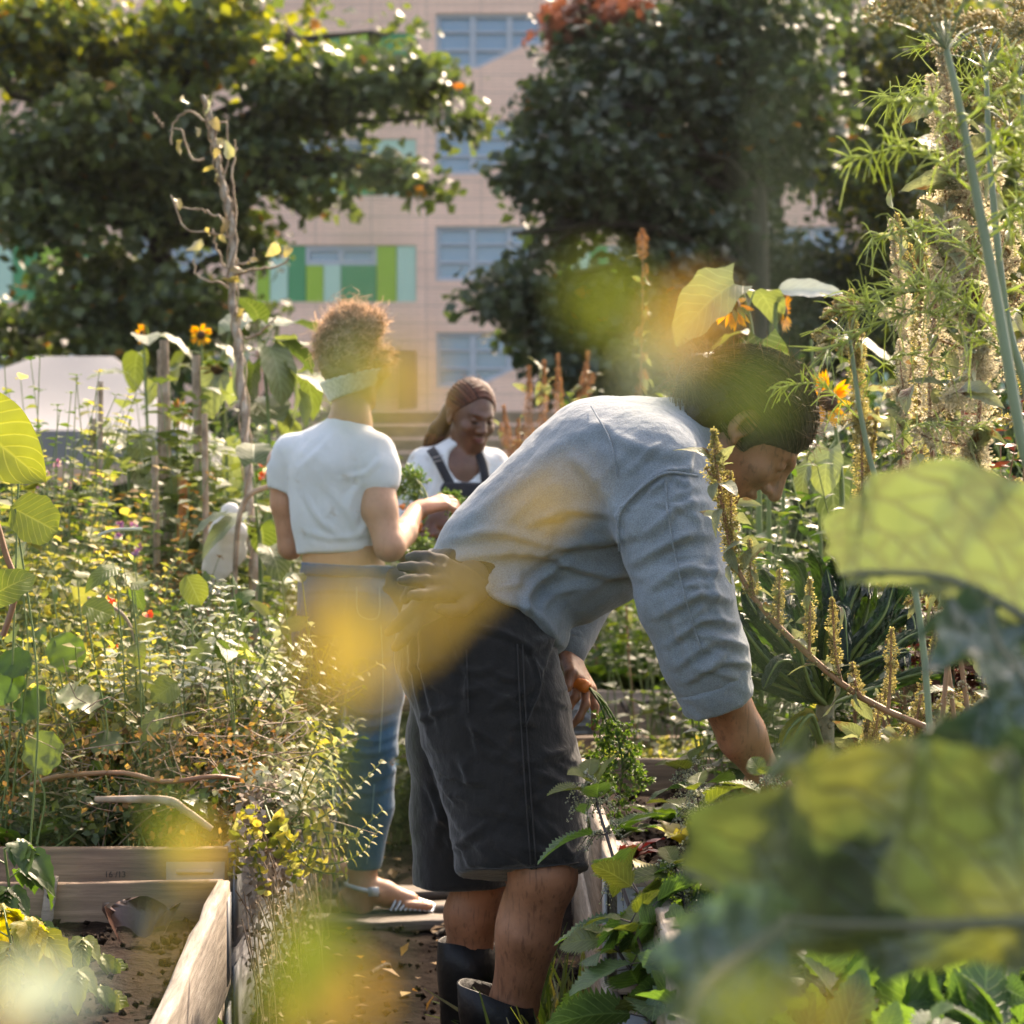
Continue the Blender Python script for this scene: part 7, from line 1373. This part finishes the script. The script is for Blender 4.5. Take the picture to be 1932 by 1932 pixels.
# nasturtium and broad leaves at the left edge
root = plant('nasturtium_plant', 'nasturtium with two large lit round leaves at the left edge', ground(20, 0, 4.0, .33), 'nasturtium'); g = Geo()
for (u, v, d, s_, dr, up) in [(66, 978, 3.95, .10, (.7, .2, -.35), (0, -.9, .5)), (8, 1290, 4.2, .09, (.5, 0, .5), (0, -.8, .6)), (55, 1330, 4.2, .08, (.6, 0, .6), (0, -.6, .8)), (28, 1250, 4.2, .07, (-.6, 0, .2), (0, -.8, .6)), (80, 1420, 4.1, .09, (.2, 0, .5), (0, -.6, .8)), (150, 1315, 4.25, .10, (.6, 0, -.1), (0, -.4, .9)), (125, 1230, 4.4, .085, (.6, 0, -.6), (.3, -.8, .4)), (185, 1150, 4.5, .07, (.7, 0, -.2), (0, -.7, .7)), (200, 1400, 4.2, .07, (.6, .1, .2), (0, -.6, .8)), (270, 1180, 4.5, .05, (.7, 0, .2), (0, -.7, .7)), (20, 885, 4.2, .05, (-.5, 0, .4), (0, -.8, .6))]:
    c = P(u, v, d); dn = nrm(dr); tube(g, curve([ground(u-10, 0, d, .45), (ground(u-10, 0, d, .45)+c)/2+[.01, 0, 0], c-dn*s_*.4], 10), .0022, 5); lf = Geo(); scatter(lf, leaf_tpl(10, 4, .5, 'round', .12, .05, wav=.12), (c-dn*s_*.5)[None], dn, up, s_, np.array([rng.random()])); lf.build('leaf', M_nast if v < 1200 else (M_mid if v > 1380 else M_grn), root)
g.build('stems', M_stemG, root)
root = plant('nasturtium_plant', 'trailing nasturtium scattered through the herbs of the left bed', ground(250, 0, 4.8, .4), 'nasturtium'); g = Geo(); lf = Geo(); n = 95
c = np.stack([rng.uniform(-1.12, -.50, n), rng.uniform(4.2, 5.5, n), np.zeros(n)], 1); c[:, 2] = rng.uniform(.55, .98, n); 
for q in c: tube(g, curve([q*[1, 1, 0]+[rng.normal(0, .05), rng.normal(0, .05), .4], (q+q*[1, 1, 0])/2+[.02, 0, .25], q], 8), .0016, 4, cap=False)
for kx in range(3): s_ = np.arange(n) % 3 == kx; scatter(lf, leaf_tpl(6, 2, [.42, .36, .3][kx], ['round', 'ovate', 'heart'][kx], [.2, .5, .6][kx], .2, wav=.12), c[s_], rdir(s_.sum(), -.2), nrm(rdir(s_.sum(), .9)+[0, -.5, 0]), rng.uniform(.035, .075, s_.sum()))
lf.build('leaves', leafmat('mixed nasturtium leaves', [(.05, .10, .03), (.10, .15, .04), (.22, .24, .05), (.28, .27, .08), (.16, .20, .12)], .5, .45, .45, (1.3, 1.3, .5), nsc=20, vein=.3), root); g.build('stems', M_stemG, root)
root = plant('bean_plant', 'climbing bean at the left edge with one big pointed leaf entering the picture', ground(-60, 0, 3.5, .33), 'bean plant'); g = Geo(); tube(g, curve([ground(-60, 0, 3.5, .33), P(-40, 1000, 3.5), P(-50, 760, 3.5)], 12), .004, 6)
lf = Geo(); scatter(lf, leaf_tpl(16, 4, .36, 'ovate', .35, .2, wav=.05), P(-95, 770, 3.5)[None], (.78, -.1, -.50), (-.2, -.85, .5), .185, np.array([.6])); lf.build('leaf', M_nast, root)
lf = Geo(); scatter(lf, TH, P(-20, 1130, 3.6)[None], (.6, 0, .5), (0, -.8, .5), .08, np.array([.3])); lf.build('leaf', M_nast, root); g.build('stem', M_stemG, root)
# left edge tomato with hanging yellow leaves and seedlings in the empty bed
def tomato(label, u, v, d, s_, mat, n=6, z=.33):
    c = ground(u, 0, d, z); root = plant('tomato_plant', label, c, 'tomato plant', 'tomato plants and seedlings in the empty bed'); g = Geo(); top = P(u, v, d); cv = curve([c, (c+top)/2+[.01, 0, 0], top], 12); tube(g, cv, [.0035, .002], 6)
    for i in range(n):
        p, _ = at_curve(cv, np.array([.35+.64*i/max(1, n-1)])); dd = nrm([math.cos(i*2.4)*.9, math.sin(i*2.4)*.6, .15]); e = p[0]+dd*s_*.5; m = curve([p[0], p[0]+dd*s_*.3+[0, 0, s_*.1], e+[0, 0, -s_*.1]], 6); tube(g, m, .0013, 4)
        lf = Geo(); 
        for q in range(2, 6):
            for sg in (-1, 1): scatter(lf, leaf_tpl(9, 2, .30, 'ovate', .6, .35, serr=.12, wav=.1), m[q][None], nrm(dd*.5+np.cross(dd, [0, 0, sg])*.8+[0, 0, -.3]), (0, -.3, 1), s_*.5)
        scatter(lf, leaf_tpl(10, 2, .32, 'ovate', .7, .35, serr=.12, wav=.1), m[-1][None], nrm(dd+[0, 0, -.6]), (0, -.4, 1), s_*.7); lf.build('leaf', mat, root)
    g.build('stem', M_stemG, root)
tomato('yellow leaved tomato at the lower left edge of the empty bed', 12, 1740, 3.3, .11, M_yel, 7); tomato('green tomato shoot at the left edge above the board', 8, 1600, 3.5, .09, M_grn, 6); tomato('small tomato seedling with drooping leaves, the taller one in the soil', 158, 1778, 3.45, .07, M_nast, 3); tomato('small tomato seedling nearest the camera in the soil', 150, 1838, 3.2, .07, M_nast, 3)
rosette('green lettuce rosette on the front board\'s left end', ground(40, 0, 4.2, .41), 10, .17, M_grn, leaf_tpl(10, 3, .22, 'ovate', .4, .3, wav=.1), group='leafy greens')
rosette('chard clump growing against the outer wall of the empty bed', ground(425, 0, 3.45, 0.0)+[0, 0, .02], 9, .26, M_grn, leaf_tpl(14, 4, .27, 'ovate', .25, .3, wav=.22), name='chard', cat='chard', up=1.8)
rosette('smaller chard clump right beside the larger one', ground(475, 0, 3.5, 0.0)+[0, 0, .02], 8, .24, M_mid, leaf_tpl(14, 4, .27, 'ovate', .25, .3, wav=.22), name='chard', cat='chard', up=1.6)
# the tall bean pole wrapped in dead vine
VD = 6.6; pole = curve([ground(488, 0, VD, 0), P(484, 1150, VD), P(470, 930, VD), P(455, 700, VD), P(440, 560, VD), P(436, 420, VD), P(415, 330, VD), P(400, 250, VD), P(386, 180, VD)], 60)
root = plant('bean_pole', 'tall pole wrapped in a dead bean vine with a few yellow leaves', pole[0], 'bean pole'); g = Geo(); tube(g, pole+rng.normal(0, .003, pole.shape), [.017, .013, .010, .006], 8); g.build('pole', solid('flaking pole bark', [(.16, .12, .09), (.34, .28, .22), (.45, .40, .34)], .9, 30, .8, 80), root); g = Geo()
t = np.linspace(0, 1, 260)
for ph in (0, 2, 4.1): p, _ = at_curve(pole, t*.999); tube(g, p+np.stack([np.cos(t*50+ph)*.020, np.sin(t*50+ph)*.020, t*0], 1)*(1-.4*t[:, None]), .0028, 4, 0, rng.random())
for pts in ([(400, 260), (424, 230), (432, 290), (424, 330)], [(386, 300), (360, 300), (345, 250), (330, 240)], [(390, 230), (350, 210), (325, 240), (322, 270)], [(436, 450), (400, 440), (350, 430), (322, 370)], [(430, 420), (390, 400), (340, 390)], [(438, 545), (400, 530), (370, 520), (365, 490)], [(440, 540), (410, 470), (400, 430)], [(442, 520), (480, 510), (530, 500), (555, 470)], [(446, 480), (440, 350), (444, 280), (440, 260)], [(460, 640), (500, 620), (520, 600)], [(306, 240), (290, 215)], [(442, 500), (470, 492), (480, 470)]):
    tube(g, curve([P(u, v, VD) for u, v in pts], 16)+rng.normal(0, .003, (16, 3)), [.005, .0025], 5, 0, rng.random())
g.build('vine', M_dry, root); lf = Geo(); pts = [P(u, v, VD-.03) for u, v in [(348, 190), (392, 188), (400, 225), (420, 260), (408, 320), (412, 330), (412, 280), (424, 410), (418, 440), (440, 500), (470, 498), (525, 462), (545, 465), (450, 580), (455, 600), (450, 520), (330, 375), (380, 450), (395, 430), (370, 240), (345, 262), (430, 300)]]
scatter(lf, leaf_tpl(5, 2, .38, 'ovate', .5, .4, wav=.2), np.array(pts), rdir(len(pts), -.6), rdir(len(pts), .5), rng.uniform(.03, .055, len(pts))); lf.build('leaves', leafmat('papery yellow leaves', [(.30, .22, .10), (.36, .30, .17), (.24, .16, .09), (.4, .38, .28)], .4, nsc=20), root)
# stakes
SG2 = 'stakes among the left plants'
stake('thick tan bamboo stake left of the bean pole', ground(318, 0, 7.3), P(310, 642, 7.3), .018)
stake('second bamboo stake touching the thick tan one', ground(303, 0, 7.5), P(302, 660, 7.5), .012)
stake('short tan stake under the facing sunflower', ground(372, 0, 7.8, .6), P(370, 670, 7.8), .018)
stake('orange painted stake in the brown tangle', ground(345, 0, 7.0), P(345, 900, 7.0), .018, solid('orange stake paint', [(.36, .13, .035), (.45, .18, .05)], .7, 20, .3))
stake('pale thin stake leaning beside the white bag', ground(422, 0, 6.6), P(386, 780, 6.6), .011)
stake('thin grey stake right of the tent', ground(196, 0, 7.0), P(190, 720, 7.0), .010)
stake('pale stake among the dead stems', ground(290, 0, 6.8), P(292, 860, 6.8), .012)
stake('thin tan stake at the left by the tent', ground(178, 0, 7.4), P(176, 790, 7.4), .014)
# sunflowers at the left
sunflower('small sunflower facing the camera right of the bamboo stakes', [ground(390, 0, 8.2, 0), P(392, 900, 8.2), P(384, 720, 8.2), P(380, 650, 8.2)], 7, P(379, 632, 8.15), (.05, -1, .05), .042, ls=.15)
sunflower('small sunflower turned to the right above the tent corner', [ground(285, 0, 8.2, 0), P(280, 900, 8.2), P(274, 720, 8.2), P(272, 650, 8.2)], 5, P(268, 631, 8.15), (-.85, -.5, 0), .042, ls=.14)
sunflower('sunflower plant with big drooping leaves right of the bean pole', [ground(520, 0, 7.6, 0), P(510, 900, 7.6), P(500, 700, 7.6), P(490, 640, 7.6)], 10, None, ls=.20)
sunflower('sunflower plant with pale lit leaves left of the bean pole', [ground(440, 0, 7.9, 0), P(430, 950, 7.9), P(420, 720, 7.9), P(425, 660, 7.9)], 9, P(410, 700, 7.85), (-.3, -.4, -.9), .07, ls=.18, pet=False)
sunflower('withered sunflower hanging its brown head left of the woman', [ground(560, 0, 7.9, 0), P(552, 950, 7.9), P(540, 740, 7.9), P(535, 700, 7.9)], 6, P(525, 705, 7.85), (-.2, -.6, -.8), .07, ls=.15, pet=False)
sunflower('sunflower with a black seed head left of the stake with leaves', [ground(345, 0, 7.6, 0), P(342, 1000, 7.6), P(335, 860, 7.6), P(336, 800, 7.6)], 6, P(336, 778, 7.55), (.1, -.9, -.3), .05, ls=.16, pet=False)
sunflower('leafy sunflower in front of the tent\'s right slope', [ground(250, 0, 7.4, 0), P(245, 980, 7.4), P(240, 850, 7.4), P(246, 790, 7.4)], 7, None, ls=.16)
sunflower('leafy sunflower right of the orange stake', [ground(385, 0, 7.0, 0), P(385, 1050, 7.0), P(380, 950, 7.0), P(378, 870, 7.0)], 8, None, ls=.15)
sunflower('yellow spotted sunflower leaves beside the jeans', [ground(490, 0, 6.3, 0), P(492, 1100, 6.3), P(485, 980, 6.3), P(478, 900, 6.3)], 8, None, ls=.13)
# bushes filling the left middle distance
LG = 'mixed plants behind the left bed'
def lf_(label, u, v, d, R, ns, mat, ls=.05, **kw): return fill(label, u, v, d, R, 0, ns, mat, ls, group=LG, **kw)
lf_('tomato bush with green fruit left of the tent roof', 70, 700, 6.0, .26, 46, M_grn, .045)
lf_('yellow leaved bush in front of the tent\'s left half', 90, 700, 6.2, .30, 56, M_lemon, .06)
lf_('tall broad leaved bean between the tent and the bamboo stakes', 255, 740, 7.2, .22, 26, M_sunl, .11)
lf_('tall broad leaved bean just right of the bamboo stakes', 350, 720, 7.1, .22, 26, M_sunl, .11)
lf_('broad leaved bean round the foot of the dead vine', 430, 840, 6.9, .24, 28, M_sunl, .10)
lf_('yellow leaved bean rising in front of the grey green bush', 60, 800, 5.4, .22, 30, M_lemon, .08)
lf_('dark leafy bush at the left edge under the tent', 10, 820, 6.8, .35, 56, M_mid, .06)
lf_('mixed bush below the tent\'s middle', 110, 860, 7.4, .35, 56, M_mid, .055)
lf_('mixed bush under the tent\'s right corner', 300, 830, 8.8, .40, 60, M_mid, .06)
lf_('brown withered bush left of the orange stake', 250, 900, 6.6, .30, 54, M_dryleaf, .045)
lf_('brown withered bush around the orange stake', 340, 960, 6.4, .26, 46, M_dryleaf, .04)
lf_('grey green bush left of the withered ones', 140, 960, 6.0, .24, 44, M_mid, .05)
lf_('bush behind the bean pole', 450, 780, 9.4, .42, 60, M_mid, .06)
lf_('green bush between the bean pole and the white tee', 545, 800, 9.8, .40, 64, M_grn, .05)
lf_('orange berried bush beside the cropped tee', 500, 930, 7.4, .25, 40, M_mid, .05)
lf_('bush at the foot of the bean pole', 470, 1120, 6.0, .24, 44, M_grn, .045)
lf_('low bush left of the jeans', 535, 1160, 5.7, .18, 40, M_mid, .04)
lf_('low bush behind the left herbs, right part', 400, 1100, 5.9, .26, 46, M_grn, .045)
lf_('low bush behind the left herbs, left part', 60, 980, 5.6, .30, 56, M_lemon, .055)
lf_('grey tall bush just left of the woman\'s neck', 575, 740, 12.5, .55, 80, M_mid, .08)
lf_('pale green bush behind the cropped tee\'s left sleeve', 480, 820, 12.0, .50, 70, M_grn, .07)
lf_('weedy bush seen between the two women', 760, 900, 12.0, .5, 70, M_mid, .07)
lf_('yellow seeded weed beside the braided woman\'s shoulder', 935, 800, 9.2, .16, 30, M_lemon, .05, tpl=TL)
lf_('weeds right of the braided woman', 985, 830, 10.0, .35, 60, M_mid, .06)
lf_('low weeds at the far end of the mud path', 780, 1120, 11.5, .55, 80, M_mid, .06)
lf_('low weeds on the path edge behind the black shorts', 760, 1400, 7.3, .16, 40, M_mid, .04)
lf_('weeds at the path edge behind the jeans leg', 640, 1330, 8.0, .3, 50, M_mid, .045)
g = Geo(); p = []
for i in range(26): c = P(rng.uniform(90, 140), rng.uniform(680, 740), 5.85); p.append(c)
for c in p: g_ = 0; beads(g, np.array(c)[None], .016)
# white bag hanging on a stake by the pole
bgm = Sculpt(); bd_ = 6.4
bgm.chain([P(436, 965, bd_), P(430, 1010, bd_), P(412, 1060, bd_), P(405, 1110, bd_)], [.022, .045, .042, .022], .03, Y3, 1.5); bgm.chain([P(440, 1000, bd_), P(448, 1050, bd_)], [.03, .022], .03, Y3, 1.5)
V, F = bgm.mesh(P(380, 1140, bd_)-[0, .12, 0], P(470, 940, bd_)+[0, .12, 0], .007, (), lambda V, Nn: V+Nn*(.009*snoise(V, 26, 3))[:, None], 1); g = Geo(); g.add(V, F); bo = g.build('plastic_bag', cloth('white crumpled plastic', [(.55, .56, .56), (.68, .69, .70)], .4, 100, 0, 5, trans=.3), None, origin=P(430, 1010, bd_)); tag(bo, 'white crumpled bag hanging beside the bean pole', 'bag')
# flowers: small orange and purple dots
for i, (u, v, d, mt, nm, lab) in enumerate([(505, 880, 7.3, (.8, .12, .03), 'orange_flower_plant', 'orange flowers at the cropped tee\'s left sleeve'), (245, 1010, 6.0, (.35, .12, .4), 'purple_flower_plant', 'purple flower in the brown tangle'), (100, 905, 6.2, (.4, .12, .42), 'purple_flower_plant', 'purple flower at the left edge'), (275, 1170, 4.9, (.75, .07, .02), 'nasturtium_flower_plant', 'red flowers scattered in the left herbs')]):
    c = P(u, v, d); rt = plant(nm, lab, ground(u, 0, d, .3), 'flower', 'small flowers in the left plants'); g = Geo(); sg = Geo()
    for k_ in range(5):
        e = c+rng.normal(0, .035, 3); tube(sg, curve([ground(u, 0, d, .3), (c+ground(u, 0, d, .3))/2, e], 8), .002, 4); n = 9; a = rng.uniform(0, 2*PI, n); scatter(g, leaf_tpl(3, 1, .35, 'ovate', .2, .2), np.repeat(e[None], n, 0), np.stack([np.cos(a), np.full(n, -.4), np.sin(a)], 1), (0, -1, .2), .014)
    g.build('petals', leafmat('petals '+nm+str(i), [mt], .4, nsc=20), rt); sg.build('stems', M_stemG, rt)
g = Geo(); n = 900; q = np.stack([rng.uniform(-.45, .15, n), rng.uniform(3.0, 8.0, n), rng.uniform(.012, .045, n)], 1); scatter(g, OC8[:2]+(OC8[0][:, :2],), q, rdir(n), rdir(n), rng.uniform(.003, .012, n)); scatter(g, TS, q[:160]+[0, 0, .02], rdir(160, 0, .3), (0, 0, 1), rng.uniform(.02, .05, 160), None, 1); tag(g.build('path_litter', [M_soil, M_dryleaf], None, origin=(0, 5, 0)), kind='stuff')
stuff_cover('undergrowth', (-3.6, -.8, 6.0, 13), 26000, TO, M_mid, .07, (.02, .75))
# ------------------------------------------------------------------ leaves very close to the lens
M_fy = leafmat('near yellow leaves', [(.27, .21, .075), (.30, .23, .08)], .6, .5, .3, (1.2, 1.1, .5), nsc=60)
M_fg = leafmat('near green leaves', [(.13, .16, .035), (.17, .19, .045)], .55, .5, .3, (1.2, 1.3, .4), nsc=60)
M_fo = leafmat('near orange leaves', [(.34, .20, .06), (.33, .23, .08)], .55, .5, .3, (1.2, 1.0, .5), nsc=60)
M_fd = leafmat('near dark leaves', [(.06, .075, .02)], .3, .5, .3, (1.2, 1.3, .5), nsc=60)
M_fs = leafmat('near pale leaves', [(.40, .44, .36)], .5, .5, .3, (1.1, 1.2, .8), nsc=60)
def sprig(label, stem, lvs, group='out of focus sprigs against the lens'):
    c = curve(stem, 14); root = plant('weed_sprig', label, c[0], 'sprig', group); g = Geo(); tube(g, c, [.0004, .0002], 5)
    for (u, v, d, L_, W_, ang, m) in lvs:
        p = P(u, v, d); dr = np.array([math.cos(math.radians(ang)), 0, math.sin(math.radians(ang))]); kk = d/FPX; lf = Geo(); tp_ = leaf_tpl(8, 2, W_/L_*.5, 'ovate', .12, .2)
        scatter(lf, tp_, (p-dr*L_*kk*.5)[None], dr, (0, -.9, .45), L_*kk); lf.build('leaf', m, root); q = c[np.argmin(np.linalg.norm(c-(p-dr*L_*kk*.5), axis=1))]; tube(g, [q, p-dr*L_*kk*.5], .0003, 4)
    g.build('stem', M_stemG, root)
fd = .235
sprig('blurred green and yellow sprig crossing the cropped tee woman\'s head', [ground(720, 0, fd, 0), P(715, 1500, fd), P(705, 900, fd), P(680, 690, fd)], [(668, 712, fd, 120, 95, 100, M_fg), (762, 715, fd, 150, 85, 80, M_fy), (760, 690, .21, 90, 60, 20, M_fo)])
sprig('blurred ochre sprig covering the jeans and reaching over the grey shirt', [ground(640, 0, fd, 0), P(650, 1600, fd), P(650, 1300, fd), P(660, 1180, fd)], [(650, 1200, fd, 260, 150, 100, M_fy), (880, 1110, fd, 200, 50, 38, M_fy), (1030, 950, .25, 190, 60, 40, M_fy), (790, 1190, .22, 120, 50, 40, M_fy)])
sprig('blurred sprig of green and orange leaves over the bent man\'s hair bun', [ground(1500, 0, fd, 0), P(1480, 1400, fd), P(1420, 900, fd), P(1330, 680, fd)], [(1130, 555, .22, 130, 95, 120, M_fg), (1180, 590, .20, 110, 60, -60, M_fg), (1305, 605, fd, 150, 110, 60, M_fo), (1260, 690, fd, 170, 75, 40, M_fd), (1425, 745, fd, 170, 80, 8, M_fg)])
sprig('blurred yellow and orange sprig at the bottom centre', [ground(640, 0, .26, 0), P(630, 1960, .26), P(610, 1860, .26), P(560, 1760, .26)], [(590, 1800, .26, 190, 120, 110, M_fg), (665, 1870, .26, 120, 90, 100, M_fo), (600, 1900, .26, 150, 110, 60, M_fy), (530, 1890, .26, 110, 80, 70, M_fg)])
sprig('blurred yellow green sprig over the corner of the left beds', [ground(290, 0, .3, 0), P(285, 1930, .3), P(310, 1780, .3), P(345, 1600, .3)], [(325, 1562, .3, 80, 60, 120, M_fg), (375, 1605, .3, 110, 75, 60, M_fy), (310, 1790, .3, 190, 18, 70, M_fy)])
sprig('blurred pale leaf in the bottom left corner', [ground(90, 0, .28, 0), P(88, 1990, .28), P(90, 1920, .28)], [(85, 1870, .28, 210, 110, 10, M_fs), (20, 1920, .28, 110, 80, 60, M_fy)])
sprig('blurred lime leaf along the bottom edge under the dark broad leaf', [ground(1460, 0, .25, 0), P(1455, 2000, .25), P(1450, 1950, .25)], [(1440, 1900, .25, 260, 90, 10, M_fg), (1560, 1925, .25, 160, 80, -10, M_fy)])
# ------------------------------------------------------------------ added volume, an even veil that lifts the blacks like lens flare
hz = Geo(); box(hz, (0, 143, 12), (156, 158, 14.5))
ho = tag(hz.build('added_veil', None, None, smooth=False, origin=(0, 0, 0)), kind='stuff')
M_veil = bpy.data.materials.new('added_veil'); M_veil.use_nodes = True; nt = M_veil.node_tree; nt.nodes.remove(nt.nodes['Principled BSDF'])
pv = nt.nodes.new('ShaderNodeVolumePrincipled'); pv.inputs['Color'].default_value = (.9, .94, 1, 1); pv.inputs['Density'].default_value = .00012; pv.inputs['Anisotropy'].default_value = .5
nt.links.new(pv.outputs[0], nt.nodes['Material Output'].inputs['Volume']); ho.data.materials.clear(); ho.data.materials.append(M_veil)
